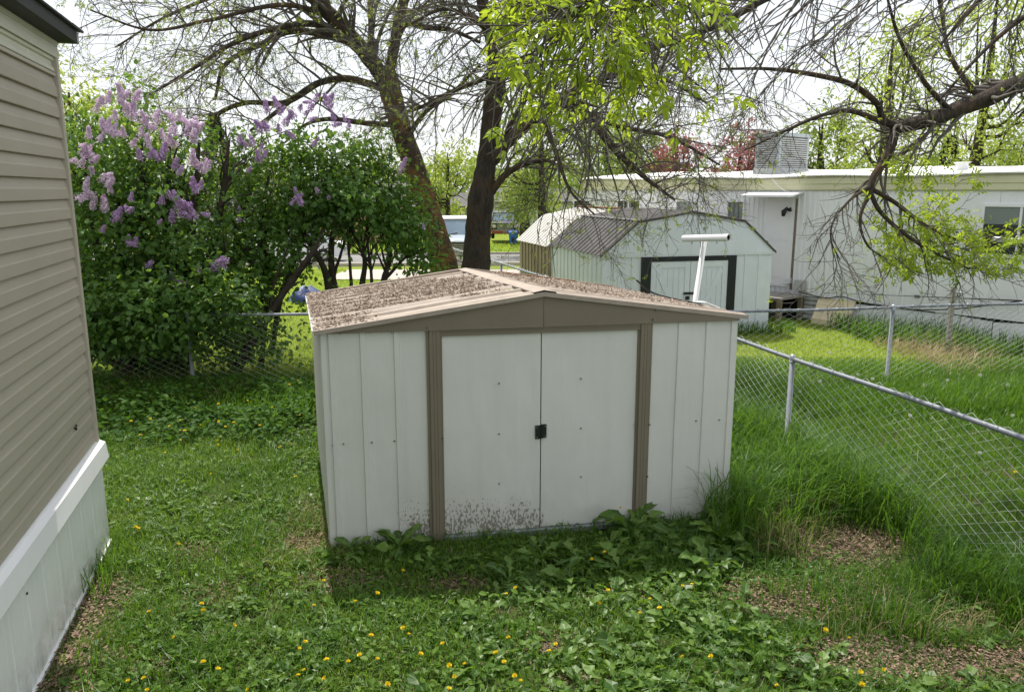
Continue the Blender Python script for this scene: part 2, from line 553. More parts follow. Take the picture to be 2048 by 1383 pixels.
def ground_mat():
    m, nt, b = new_mat('soil_and_turf')
    p = pos(nt)
    n1 = noise(nt, 1.3, 6, 0.65, p)
    n2 = noise(nt, 45.0, 6, 0.7, p)
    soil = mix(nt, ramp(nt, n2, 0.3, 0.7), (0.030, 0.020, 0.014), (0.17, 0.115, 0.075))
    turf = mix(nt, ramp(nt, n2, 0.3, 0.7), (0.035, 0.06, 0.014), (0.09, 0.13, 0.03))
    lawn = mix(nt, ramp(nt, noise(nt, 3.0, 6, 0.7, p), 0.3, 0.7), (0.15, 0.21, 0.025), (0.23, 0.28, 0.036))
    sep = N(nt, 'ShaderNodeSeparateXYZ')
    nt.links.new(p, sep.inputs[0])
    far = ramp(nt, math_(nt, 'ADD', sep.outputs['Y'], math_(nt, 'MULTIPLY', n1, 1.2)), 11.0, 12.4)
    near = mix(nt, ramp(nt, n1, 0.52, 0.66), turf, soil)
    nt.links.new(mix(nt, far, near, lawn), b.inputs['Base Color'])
    b.inputs['Roughness'].default_value = 0.95
    b.inputs['Specular IOR Level'].default_value = 0.1
    bump(nt, b, n2, 0.8, 0.03)
    return m


M['shed_wall'] = shed_wall_mat()
M['skirt'] = skirt_mat()
M['ground'] = ground_mat()

# ================================================================ SETTING
ys = np.concatenate([np.linspace(-6, 24, 61), np.linspace(25, 60, 36), np.linspace(64, 140, 20), [180, 260, 420, 800]])
xs = np.concatenate([[-800, -400, -200, -120], np.linspace(-80, -12, 18), np.linspace(-11, 14, 51), np.linspace(16, 80, 17), [120, 200, 400, 800]])
X, Y = np.meshgrid(xs, ys, indexing='ij')
bumpz = 0.012 * np.sin(X * 2.3 + 1.1 * Y) * np.cos(Y * 1.7 - 0.6 * X)
Z = gz(X, Y) + np.where(Y < 24, bumpz, 0) - 0.01
tag(MB().grid(np.stack([X, Y, Z], -1).swapaxes(0, 1)).build('ground', M['ground'], smooth=True), kind='structure')

# far road with a kerb, the pale drive and the pavement strip
GE = nrm(np.array([1.0, 0.10, 0]))          # the road runs nearly across the view


def strip(name, mat, d0, d1, x0, x1, lift, label=None, skew=0.10):
    mb = MB()
    xx = np.linspace(x0, x1, 24)
    rows = []
    for d in np.linspace(d0, d1, 8):
        yy = d + skew * xx
        rows.append(np.stack([xx, yy, gz(xx, yy) + lift], 1))
    mb.grid(np.array(rows))
    return tag(mb.build(name, mat), label, kind='structure')


strip('road', M['asphalt'], 33.0, 43.5, -60, 60, 0.02)
kb = MB()
for k, dd in enumerate((32.6, 43.55)):
    xx = np.linspace(-60, 60, 30)
    yy = dd + 0.10 * xx
    for i in range(29):
        c = [(xx[i], yy[i]), (xx[i + 1], yy[i + 1]), (xx[i + 1], yy[i + 1] + 0.35), (xx[i], yy[i] + 0.35)]
        kb.hexa([(a, b_, float(gz(a, b_)) - 0.1) for a, b_ in c] + [(a, b_, float(gz(a, b_)) + 0.13) for a, b_ in c])
tag(kb.build('kerb', M['concrete']), kind='structure')
dv = MB()
rows = []
for t in np.linspace(0, 1, 8):
    d = 24.5 + t * 5.2
    xx = np.linspace(-6.0 - 0.2 * t, 3.2, 12)
    rows.append(np.stack([xx, np.full(12, d), gz(xx, np.full(12, d)) + 0.016], 1))
tag(dv.grid(np.array(rows)).build('driveway', M['concrete']), kind='structure')

# ================================================================ TAN MOBILE HOME (left)
HB, HC = G(67, 1383)[:2], G(220, 1080)[:2]
hdir = nrm(np.r_[HC - HB, 0])[:2]
HF = Frame(HC, hdir)                       # u=0 at the far corner, negative towards the camera, n points to the yard
assert HF.n[0] > 0
HL, HW = 8.5, 4.4
home = thing('mobile_home', 'tan vinyl-sided mobile home with white skirting and a dark roof edge', 'mobile home', HF.pt(-HL / 2, -HW / 2, 0))
Z_SID0, Z_SID1, SO = 0.86, 3.53, -0.03      # siding foot and head, and its plane behind the skirting line
course = (Z_SID1 - Z_SID0) / 19
for k in range(19):
    z0 = Z_SID0 + k * course
    mb = MB()
    prof = [(0.000, 0.0), (0.022, 0.0), (0.024, 0.004), (0.021, course * 0.50), (0.016, course * 0.56), (0.003, course * 0.97), (0.0, course)]
    u = np.linspace(-HL, -0.075, 9)
    rows = []
    for o_, dz in prof:
        wob = 0.0012 * np.sin(u * 3.1 + k * 1.7)
        rows.append([HF.pt(uu, SO + o_ + ww, z0 + dz) for uu, ww in zip(u, wob)])
    mb.grid(np.array(rows).swapaxes(0, 1))
    mb.build('siding_plank', M['siding'], home)
mb = MB()
HF.box(mb, -0.076, 0.0, -0.12, SO + 0.031, Z_SID0 - 0.02, Z_SID1 + 0.13)
HF.box(mb, -0.070, -0.012, SO + 0.031, SO + 0.035, Z_SID0 - 0.02, Z_SID1 + 0.13)
mb.build('corner_trim', M['siding_trim'], home)
mb = MB()
HF.box(mb, -HL, -0.077, -0.1, SO + 0.024, Z_SID1 + 0.002, Z_SID1 + 0.022)
HF.box(mb, -HL, -0.077, -0.1, SO + 0.010, Z_SID1 + 0.022, Z_SID1 + 0.030)
mb.build('trim_channel', M['siding_trim'], home)
mb = MB()
prof = [(0.012, 0.03), (0.020, 0.034), (0.016, 0.062), (0.004, 0.070), (0.004, 0.100), (0.018, 0.108), (0.020, 0.128)]
u = np.linspace(-HL, -0.077, 6)
mb.grid(np.array([[HF.pt(uu, SO + o_, Z_SID1 + dz) for uu in u] for o_, dz in prof]).swapaxes(0, 1))
mb.build('frieze_moulding', M['frieze'], home)
mb = MB()
for a, b_, o_ in ((0.131, 0.180, 0.036), (0.182, 0.212, 0.032), (0.214, 0.248, 0.034)):
    HF.box(mb, -HL, 0.012, -0.1, SO + o_, Z_SID1 + a, Z_SID1 + b_)
mb.build('frieze_board', M['frieze'], home)
mb = MB()
HF.box(mb, -HL, 0.055, -0.05, 0.125, Z_SID1 + 0.250, Z_SID1 + 0.330)
mb.build('gutter', M['roof_dark'], home)
mb = MB()
HF.box(mb, 0.056, 0.13, -0.05, 0.120, Z_SID1 + 0.256, Z_SID1 + 0.335)
mb.build('gutter_end', M['grey_flash'], home)
# roof of shingle courses that step up away from the edge
for k in range(8):
    mb = MB()
    a, b_ = 0.150 - k * 0.30, 0.150 - (k + 1) * 0.30 - 0.02
    za = Z_SID1 + 0.337 + k * 0.055
    for j in range(28):
        u0 = -HL + j * (HL + 0.17) / 28
        u1 = u0 + (HL + 0.17) / 28 - 0.006
        t = 0.012 + 0.006 * random.random()
        mb.hexa([HF.pt(u0, a, za), HF.pt(u1, a, za), HF.pt(u1, b_, za + 0.06), HF.pt(u0, b_, za + 0.06),
                 HF.pt(u0, a, za + t), HF.pt(u1, a, za + t), HF.pt(u1, b_, za + 0.06 + t), HF.pt(u0, b_, za + 0.06 + t)])
    mb.build('shingle_course', M['shingle'], home)
mb = MB()
HF.box(mb, -HL, 0.0, -HW, -0.125, 0.0, Z_SID1 + 0.335)
mb.build('wall', M['siding'], home)
mb = MB()                                    # bright drip cap over the skirting
prof = [(SO + 0.0, Z_SID0 - 0.004), (SO + 0.030, Z_SID0 - 0.010), (SO + 0.034, Z_SID0 - 0.022), (0.040, Z_SID0 - 0.040), (0.056, Z_SID0 - 0.165), (0.054, Z_SID0 - 0.170), (0.028, Z_SID0 - 0.172)]
u = np.linspace(-HL, 0.012, 8)
mb.grid(np.array([[HF.pt(uu, o_, z) for uu in u] for o_, z in prof]).swapaxes(0, 1))
mb.build('skirting_cap', M['white_vinyl'], home)
mb = MB()
HF.box(mb, -HL, 0.012, -0.12, SO + 0.001, Z_SID0 - 0.165, Z_SID0 - 0.02)
mb.build('skirting_backing', M['white_vinyl'], home)
us, outs = [], []
for k in range(int(HL / 0.30) + 1):          # skirting: narrow pressed flutes every 30 cm
    u0 = -HL + k * 0.30
    for du, o_ in ((0.0, 0.0), (0.09, 0.0), (0.098, -0.0011), (0.106, 0.0), (0.194, 0.0), (0.202, -0.0011), (0.210, 0.0), (0.288, 0.0), (0.293, -0.004), (0.299, -0.001)):
        if u0 + du < 0.0:
            us.append(u0 + du)
            outs.append(o_)
us.append(0.0)
outs.append(0.0)
for a, b_ in ((-HL, -6.0), (-6.0, -3.0), (-3.0, 0.001)):
    ii = [i for i, q in enumerate(us) if a - 1e-6 <= q <= b_ + 1e-6]
    mb = MB()
    HF.profile(mb, [us[i] for i in ii], [outs[i] for i in ii], 0.015, Z_SID0 - 0.16)
    mb.build('skirting_panel', M['skirt'], home)
mb = MB()
HF.box(mb, -HL, 0.0, -0.03, 0.018, -0.01, 0.016)
mb.build('ground_track', M['white_vinyl'], home)
mb = MB()
q = HF.hit(155, 855)
for du, dz in ((0, 0), (0.02, 0.012), (0.012, -0.012), (-0.015, 0.004)):
    mb.tube([HF.pt(q[0] + du, SO + 0.015, q[1] + dz), HF.pt(q[0] + du, SO + 0.024, q[1] + dz)], 0.008, 6)
q = HF.hit(53, 1186)
mb.tube([HF.pt(q[0], -0.01, q[1]), HF.pt(q[0], 0.006, q[1])], 0.008, 8)
mb.build('screw', M['black_hw'], home, kind='stuff')

# ================================================================ TAN AND WHITE METAL SHED
FL, FR = G(663, 1094), G(1454, 1030)
FL[2] = FR[2] = 0
SF = Frame(FL, FR - FL)
SW = float(np.linalg.norm((FR - FL)[:2]))
SV = np.array([-0.28, 1.0, 0.0]) * 2.62            # depth of the shed (its far side)
ZW = 1.706
shed = thing('garden_shed', 'low white metal garden shed with tan trim, double doors and seed litter on its roof', 'shed', (FL + FR + SV) / 2)


def swu(px, py=880):
    return SF.hit(px, py)[0]


def rib(us, outs, a, b_, h=0.014):
    us += [a - 0.006, a, b_, b_ + 0.006]
    outs += [0, h, h, 0]


for side, u0, u1, ribs in (('l', 0.0, swu(858), ((666, 677), (728, 738), (794, 803))), ('r', swu(1294), SW, ((1347, 1357), (1401, 1410), (1450, 1457)))):
    us, outs = [u0], [0.0]
    for a, b_ in ribs:
        ua, ub = max(swu(a), u0 + 0.016), min(swu(b_), u1 - 0.011)
        rib(us, outs, ua, ub, 0.013)
    us.append(u1)
    outs.append(0.0)
    mb = MB()
    zs = np.linspace(0.0, ZW, 12)
    pts = np.array([[SF.pt(u, o_ + 0.003 * math.sin(z * 4 + u * 5), z) for u, o_ in zip(us, outs)] for z in zs])
    mb.grid(pts)
    mb.build('wall_panel', M['shed_wall'], shed)

# side and back walls with the same pressed ribs
BL, BR = FL + SV, FR + SV


def side_wall(A, B, flip):
    fr = Frame(A, B - A)
    L = float(np.linalg.norm((B - A)[:2]))
    us, outs = [0.0], [0.0]
    for k in range(int(L / 0.27)):
        rib(us, outs, 0.05 + k * 0.27, 0.09 + k * 0.27, 0.016 * flip)
    us.append(L)
    outs.append(0.0)
    mb = MB()
    fr.profile(mb, us, outs, 0.0, [ZW - 0.09 * u / L for u in us])
    mb.build('wall_panel', M['shed_wall'], shed)


side_wall(FL, BL, -1)
side_wall(FR, BR, 1)
fr = Frame(BL, BR - BL)
mb = MB()
fr.profile(mb, list(np.linspace(0, SW, 25)), [0.0 if i % 2 else -0.012 for i in range(25)], 0, ZW - 0.09)
mb.build('wall_panel', M['shed_wall'], shed)
mb = MB()
for px0, px1 in ((649, 662),):
    SF.box(mb, -0.006, 0.030, -0.03, 0.018, 0, ZW)
mb.build('corner_post', M['shed_wall'], shed)

# door opening: dark inside, jambs, head track, doors, sill rail
uJ0, uJ1, uJ2, uJ3 = swu(856), swu(887), swu(1269), swu(1296)
mb = MB()
SF.box(mb, uJ0, uJ3, -0.10, -0.06, 0.0, ZW)
mb.build('opening', M['dark_gap'], shed)
for a, b_, fl in ((uJ0, uJ1, 1), (uJ2, uJ3, -1)):
    mb = MB()
    w_ = b_ - a
    pr = [(0, -0.03), (0, 0.018), (0.17, 0.018), (0.20, 0.034), (0.40, 0.034), (0.42, 0.031), (0.44, 0.034), (0.60, 0.034), (0.62, 0.031), (0.64, 0.034), (0.86, 0.034), (0.88, 0.012), (1, 0.012), (1, -0.03)]
    if fl < 0:
        pr = [(1 - p_, o_) for p_, o_ in pr][::-1]
    SF.profile(mb, [a + w_ * p_ for p_, o_ in pr], [o_ for p_, o_ in pr], 0.0, ZW + 0.0)
    mb.build('door_jamb', M['tan_metal'], shed)
zD1 = 0.5 * (SF.hit(887, 674)[1] + SF.hit(1272, 656)[1])
mb = MB()
SF.box(mb, uJ1 - 0.02, uJ2 + 0.02, -0.02, 0.020, zD1, ZW - 0.001)
SF.box(mb, uJ1 - 0.02, uJ2 + 0.02, 0.020, 0.026, zD1 + 0.03, ZW - 0.001)
mb.build('door_track', M['tan_metal'], shed)
uS = swu(1081.5)
for a, b_, o_, nm in ((uJ1 + 0.001, uS - 0.006, 0.002, 'l'), (uS + 0.004, uJ2 - 0.001, -0.004, 'r')):
    mb = MB()
    us_ = np.linspace(a, b_, 7)
    zs = np.linspace(0.032, zD1 + 0.004, 9)
    bow = lambda u, z: 0.004 * math.sin((u - a) / (b_ - a) * math.pi) * math.cos(z * 2.2)
    mb.grid(np.array([[SF.pt(u, o_ + bow(u, z), z) for u in us_] for z in zs]))
    SF.box(mb, a, b_, o_ - 0.03, o_ - 0.006, 0.032, zD1)
    d = mb.build('door', M['shed_wall'], shed)
    mb = MB()
    ucen = (a + b_) / 2 + (0.02 if nm == 'l' else -0.03)
    for pz in ((766, 867, 966) if nm == 'l' else (757, 856, 953)):
        px = 998 if nm == 'l' else 1162
        u_, z_ = SF.hit(px, pz)
        mb.tube([SF.pt(u_, o_, z_), SF.pt(u_, o_ + 0.008, z_)], [0.008, 0.006], 6)
    mb.build('screw', M['screw'], d, kind='stuff')
    # latch plate: one half on each door
    mb = MB()
    px0, px1, py0, py1 = (1070, 1081, 850, 876) if nm == 'l' else (1082, 1092.5, 848, 874)
    (ua, zt), (ub, zb) = SF.hit(px0, py0), SF.hit(px1, py1)
    SF.box(mb, ua, ub, o_ + 0.003, o_ + 0.012, zb, zt)
    if nm == 'r':
        mb.tube([SF.pt(ua + 0.004, o_ + 0.018, zb), SF.pt(ua + 0.004, o_ + 0.018, zt)], 0.010, 8)
    lp = mb.build('latch_plate', M['black_hw'], d)
    mb = MB()
    um = ua + 0.012 if nm == 'l' else ub - 0.012
    for zz in (zt - 0.014, zb + 0.014):
        mb.tube([SF.pt(um, o_ + 0.011, zz), SF.pt(um, o_ + 0.0145, zz)], 0.0055, 6)
    mb.build('bolt', M['chrome'], lp, kind='stuff')
mb = MB()
SF.box(mb, uJ1 - 0.01, uJ2 + 0.01, -0.03, 0.046, -0.012, 0.026)
SF.box(mb, uJ1 - 0.01, uJ2 + 0.01, 0.012, 0.020, 0.026, 0.031)
mb.build('sill_rail', M['galv'], shed)
mb = MB()
SF.box(mb, uJ1 - 0.02, uJ2 + 0.02, -0.05, 0.036, -0.06, -0.013)
mb.build('floor_frame', M['weathered_wood'], shed)

# gable of two tan sheets
fb, fbr = 0.045, 0.045
APX = P(1087, 586, 5.98)
TL = P(627, 664, 5.66)
TR = P(1492, 632, 6.33)
uA = float(np.dot(APX - SF.o, SF.e))
uTL, uTR = float(np.dot(TL - SF.o, SF.e)), float(np.dot(TR - SF.o, SF.e))


def roof_z(u):
    return TL[2] + (APX[2] - TL[2]) * (u - uTL) / (uA - uTL) if u < uA else APX[2] + (TR[2] - APX[2]) * (u - uA) / (uTR - uA)


for a, b_, lab in ((0.03, uA - 0.002, 0), (uA + 0.002, SW - 0.005, 1)):
    mb = MB()
    us_ = np.linspace(a, b_, 10)
    zb = ZW + 0.002
    top = [max(roof_z(u) - 0.018, zb + 0.012) for u in us_]
    rows = []
    for f_, o_ in ((0, 0.036), (0.0, 0.040), (0.06, 0.040), (0.07, 0.036), (1.0, 0.036)):
        rows.append([SF.pt(u, o_ + (0.004 if lab == 0 else 0) * (u - a), zb + f_ * (t - zb)) for u, t in zip(us_, top)])
    mb.grid(np.array(rows))
    SF.box(mb, a, b_, 0.0, 0.036, zb - 0.001, zb + 0.004)
    mb.build('gable_panel', M['tan_metal'], shed)
mb = MB()
for px, py in ((854, 653), (1303, 637), (1309, 618)):
    u_, z_ = SF.hit(px, py)
    mb.tube([SF.pt(u_, 0.03, z_), SF.pt(u_, 0.050, z_)], 0.008, 6)
for px, py in ((862, 767), (862, 877), (864, 984), (885, 875), (1297, 742), (1269, 848), (1297, 847), (1293, 950)):
    u_, z_ = SF.hit(px, py)
    mb.tube([SF.pt(u_, 0.01, z_), SF.pt(u_, 0.030, z_)], 0.007, 6)
for px, py in ((666, 890), (687, 887), (744, 884), (789, 881), (1353, 843), (1392, 841), (1438, 839), (1457, 838), (657, 668), (680, 667), (740, 665), (783, 664), (1363, 641), (1400, 640), (1450, 639), (1468, 638)):
    u_, z_ = SF.hit(px, py)
    mb.tube([SF.pt(u_, -0.005, z_), SF.pt(u_, 0.010, z_)], [0.008, 0.006], 6)
mb.build('screw', M['screw'], shed, kind='stuff')

# roof
BACK = np.array([-0.28, 1.0, 0]) * 2.72 + np.array([0, 0, -0.10])


def roof_pt(a, b_, side, h=0.0):
    """a from ridge 0 to eave 1, b_ from front 0 to back 1"""
    e = TL if side < 0 else TR
    v = APX * (1 - a) + e * a + BACK * b_
    n = nrm(np.cross(BACK, (e - APX)))
    if n[2] < 0:
        n = -n
    return v + n * h


for side in (-1, 1):
    for k in range(5):
        mb = MB()
        bs, hs = [], []
        for r in (0.0, 0.5):
            for db, h in ((0.02, 0), (0.05, 0.020), (0.13, 0.020), (0.16, 0.0), (0.30, 0.0), (0.48, 0.0)):
                bs.append((k + r + db) / 5)
                hs.append(h)
        bs[0], bs[-1] = k / 5, (k + 1) / 5
        aa = np.linspace(0.0, 1.0, 9)
        pts = np.array([[roof_pt(a, b_, side, h + 0.004 * math.sin(a * 7 + k) + (0.0008 if k % 2 else 0)) for b_, h in zip(bs, hs)] for a in aa])
        mb.grid(pts)
        mb.build('roof_panel', M['roof_metal'], shed)
    # edge trims
    mb = MB()
    for a0, a1 in ((0.0, 0.5), (0.5, 1.0)):
        c = []
        for h in (-0.022, 0.012):
            c += [roof_pt(a0, -0.014, side, h), roof_pt(a1, -0.014, side, h), roof_pt(a1, 0.004, side, h), roof_pt(a0, 0.004, side, h)]
        mb.hexa(c)
    mb.build('verge_trim', M['roof_metal'], shed)
    mb = MB()
    c = []
    for h in (-0.03, 0.012):
        c += [roof_pt(0.985, 0.0 if side < 0 else 0.09, side, h), roof_pt(0.985, 1.0, side, h), roof_pt(1.006, 1.0, side, h), roof_pt(1.006, 0.0 if side < 0 else 0.09, side, h)]
    mb.hexa(c)
    mb.build('eave_trim', M['white_vinyl'] if side < 0 else M['roof_metal'], shed)
    mb = MB()
    for a0, a1 in ((0.0, 0.5), (0.5, 1.0)):
        c = []
        for h in (-0.02, 0.03):
            c += [roof_pt(a0, 0.985, side, h), roof_pt(a1, 0.985, side, h), roof_pt(a1, 1.004, side, h), roof_pt(a0, 1.004, side, h)]
        mb.hexa(c)
    mb.build('rear_trim', M['roof_metal'], shed)
mb = MB()
bb = np.linspace(-0.012, 1.004, 10)
up = np.array([0, 0, 1.0])
rows = [[roof_pt(0.048, b_, -1, 0.024 + 0.004 * math.sin(b_ * 9)) for b_ in bb], [roof_pt(0.0, b_, -1, 0.028 + 0.003 * math.sin(b_ * 7)) for b_ in bb], [roof_pt(0.052, b_, 1, 0.024 + 0.004 * math.sin(b_ * 11)) for b_ in bb]]
mb.grid(np.array(rows))
rows2 = [[p_ - up * 0.012 for p_ in r_] for r_ in rows]
mb.grid(np.array([rows[0], rows2[0]]))
mb.grid(np.array([rows[2], rows2[2]]))
mb.build('ridge_cap', M['roof_metal'], shed)
# rusty strip laid along the rear edge of the right slope, and the sprung trim at its eave
mb = MB()
c = []
for h in (0.014, 0.040):
    c += [roof_pt(0.20, 0.93, 1, h), roof_pt(0.70, 0.93, 1, h), roof_pt(0.70, 0.965, 1, h), roof_pt(0.20, 0.965, 1, h)]
mb.hexa(c)
tag(mb.build('rusty_strip', M['rust']), 'rust-brown metal strip lying along the rear edge of the garden shed roof', 'metal strip')
mb = MB()
path = spline([roof_pt(0.80, 0.50, 1, 0.145), roof_pt(0.87, 0.46, 1, 0.05), roof_pt(0.945, 0.36, 1, 0.022), roof_pt(0.985, 0.25, 1, 0.020)], 12)
wv = nrm(BACK) * 0.02
rows = [path - wv + up * 0.0, path + wv, path + wv + up * 0.012, path - wv + up * 0.012, path - wv]
mb.grid(np.array(rows))
tag(mb.build('bent_metal_strip', M['roof_dark']), 'dark bent metal strip sprung up from the right eave of the garden shed', 'metal strip')
mb = MB()
path = np.array([roof_pt(0.93, 0.22, 1, 0.045), roof_pt(0.965, 0.20, 1, 0.05), roof_pt(0.985, 0.12, 1, 0.02)])
rows = [path - wv * 1.5, path + wv * 1.5, path + wv * 1.5 + up * 0.01]
mb.grid(np.array(rows))
mb.build('eave_trim', M['white_vinyl'], shed, label='loose white end of the eave trim')

# ================================================================ GAMBREL SHEDS
u_, v_ = None, None
GFa, GFb = P(1205, 512, 14.5), P(1545, 500, 15.4)
GF = Frame(GFa, GFb - GFa)
GW = float(np.linalg.norm((GFb - GFa)[:2]))
gd = nrm(np.array([-0.27, 1, 0]))


def barn(name, label, fr, W, D, zE, prof, mats, trim=True):
    """gambrel shed; prof: roof outline (u, z) across the front"""
    ctr = fr.o + fr.e * W / 2 + gd * D / 2
    root = thing(name, label, 'shed', (ctr[0], ctr[1], 0))
    wallm, roofm, edgem = mats
    # front wall with pressed ribs left and right of the doors
    return root


barn_lab = 'bluish white gambrel shed with a sooty ribbed roof and black door frame'
ctr = GF.o + GF.e * GW / 2 + gd * 1.5
gsh = thing('gambrel_shed', barn_lab, 'shed', (ctr[0], ctr[1], 0))
GD = 2.95
zE = 1.545
uk0, zk0 = GF.hit(1276, 444)
uP, zP = GF.hit(1384, 424)
uk1, zk1 = GF.hit(1489, 442)
gprof = [(-0.05, zE), (uk0, zk0), (uP, zP), (uk1, zk1), (GW + 0.06, zE + 0.01)]
du0, dzt = GF.hit(1283, 505)
du1 = GF.hit(1472, 505)[0]
for a, b_, ribs in ((0, du0, (1222, 1235, 1262)), (du1, GW, (1487, 1514, 1543))):
    us, outs = [a], [0.0]
    for px in ribs:
        uu = GF.hit(px, 560)[0]
        if a + 0.04 < uu < b_ - 0.07:
            rib(us, outs, uu, uu + 0.035, 0.016)
    us.append(b_)
    outs.append(0)
    mb = MB()
    GF.profile(mb, us, outs, -0.02, zE)
    mb.build('wall_panel', M['gambrel_white'], gsh)
for a, b_ in ((0, uP), (uP + 0.004, GW)):
    mb = MB()
    us_ = np.unique(np.concatenate([np.linspace(a, b_, 8), [q for q in (uk0, uk1) if a < q < b_]]))
    tz = [float(np.interp(u, [p_[0] for p_ in gprof], [p_[1] for p_ in gprof])) for u in us_]
    mb.grid(np.array([[GF.pt(u, 0.022, zE - 0.03) for u in us_], [GF.pt(u, 0.026, zE + 0.02) for u in us_], [GF.pt(u, 0.02, max(t, zE + 0.03)) for u, t in zip(us_, tz)]]))
    mb.build('gable_panel', M['gambrel_white'], gsh)
mb = MB()
GF.box(mb, du0, du0 + 0.19, 0.0, 0.045, 0, zE - 0.035)
GF.box(mb, du1 - 0.17, du1, 0.0, 0.045, 0, zE - 0.035)
GF.box(mb, du0 + 0.19, du1 - 0.17, 0.0, 0.040, zE - 0.12, zE - 0.035)
mb.build('door_frame', M['black_frame'], gsh)
um = GF.hit(1379, 560)[0]
for a, b_ in ((du0 + 0.192, um - 0.006), (um + 0.006, du1 - 0.172)):
    mb = MB()
    GF.box(mb, a, b_, -0.03, 0.010, 0.03, zE - 0.125)
    d = mb.build('door', M['gambrel_white'], gsh)
    for i in range(5):                           # raised boards of the door leaf
        w_ = (b_ - a - 0.24) / 5
        mb = MB()
        GF.box(mb, a + 0.12 + i * w_ + 0.006, a + 0.12 + (i + 1) * w_ - 0.006, 0.010, 0.018, 0.15, zE - 0.26)
        mb.build('board', M['gambrel_white'], d)
    mb = MB()
    for (x0, x1, z0, z1) in ((a, a + 0.11, 0.03, zE - 0.125), (b_ - 0.11, b_, 0.03, zE - 0.125), (a + 0.112, b_ - 0.112, zE - 0.245, zE - 0.127), (a + 0.112, b_ - 0.112, 0.03, 0.14)):
        GF.box(mb, x0, x1, 0.0101, 0.026, z0, z1)
    mb.build('door_rail', M['gambrel_white'], d)
    mb = MB()
    p0, p1 = ((b_ - 0.14, 0.17), (a + 0.14, zE - 0.30)) if a < um - 0.1 else ((a + 0.14, 0.17), (b_ - 0.14, zE - 0.30))
    dx, dz = p1[0] - p0[0], p1[1] - p0[1]
    L = math.hypot(dx, dz)
    nx, nz = -dz / L * 0.045, dx / L * 0.045
    c = []
    for o_ in (0.0182, 0.032):
        c += [GF.pt(p0[0] - nx, o_, p0[1] - nz), GF.pt(p1[0] - nx, o_, p1[1] - nz), GF.pt(p1[0] + nx, o_, p1[1] + nz), GF.pt(p0[0] + nx, o_, p0[1] + nz)]
    mb.hexa(c)
    mb.build('brace', M['gambrel_white'], d)
mb = MB()
uh, zh = GF.hit(1378, 586)
GF.box(mb, uh - 0.13, uh + 0.14, 0.027, 0.045, zh - 0.02, zh + 0.025)
GF.box(mb, uh - 0.09, uh - 0.02, 0.030, 0.055, zh - 0.12, zh - 0.05)
mb.build('hasp', M['black_hw'], gsh)
# side walls and back, ribbed
for A, B, sgn in ((GF.o, GF.o + gd * GD, -1), (GF.o + GF.e * GW, GF.o + GF.e * GW + gd * GD, 1)):
    fr = Frame(A, B - A)
    us, outs = [0.0], [0.0]
    for k in range(12):
        rib(us, outs, 0.05 + k * 0.235, 0.09 + k * 0.235, 0.018 * sgn)
    us.append(GD)
    outs.append(0)
    mb = MB()
    fr.profile(mb, us, outs, -0.02, zE)
    mb.build('wall_panel', M['gambrel_white'], gsh)
mb = MB()
c = [GF.pt(u, 0, z) + gd * GD for u, z in [(0, -0.02), (GW, -0.02)] + gprof[::-1]]
mb.add(c, [[[0, 1, 2, 6]], [[6, 2, 5, 5]][:0], [[2, 3, 5], [3, 4, 5], [2, 5, 6]]])
mb.build('wall', M['gambrel_white'], gsh)
# ribbed roof: one sheet per fold
for i in range(4):
    (ua, za), (ub, zb) = gprof[i], gprof[i + 1]
    n2 = nrm(np.array([-(zb - za), ub - ua]))
    vs, hs = [], []
    nr = 15
    for k in range(nr):
        for dv_, h in ((0.05, 0), (0.15, 0.020), (0.40, 0.020), (0.50, 0.0), (0.95, 0.0)):
            vs.append(-0.06 + (k + dv_) / nr * (GD + 0.12))
            hs.append(h)
    rows = []
    for t in (0.0, 0.5, 1.0):
        u0, z0 = ua + (ub - ua) * t, za + (zb - za) * t
        rows.append([GF.pt(u0 + n2[0] * (h + 0.012), 0.03, z0 + n2[1] * (h + 0.012)) + gd * (v + 0.06) for v, h in zip(vs, hs)])
    mb = MB()
    mb.grid(np.array(rows))
    mb.build('roof_panel', M['gambrel_roof'], gsh)
mb = MB()
for i in range(4):
    (ua, za), (ub, zb) = gprof[i], gprof[i + 1]
    c = []
    for h in (-0.02, 0.02):
        c += [GF.pt(ua, 0.05, za + h), GF.pt(ub, 0.05, zb + h), GF.pt(ub, 0.028, zb + h), GF.pt(ua, 0.028, za + h)]
    mb.hexa(c)
mb.build('verge_trim', M['gambrel_roof'], gsh)
mb = MB()
c = [GF.pt(uk0 - 0.03, 0.05, zk0 + 0.012), GF.pt(uk0 - 0.03, 0.05, zk0 + 0.012) + gd * (GD + 0.1), GF.pt(uk0 + 0.05, 0.05, zk0 + 0.03) + gd * (GD + 0.1), GF.pt(uk0 + 0.05, 0.05, zk0 + 0.03)]
mb.hexa(c + [q + up * 0.02 for q in c])
mb.build('fold_trim', M['gambrel_roof'], gsh)

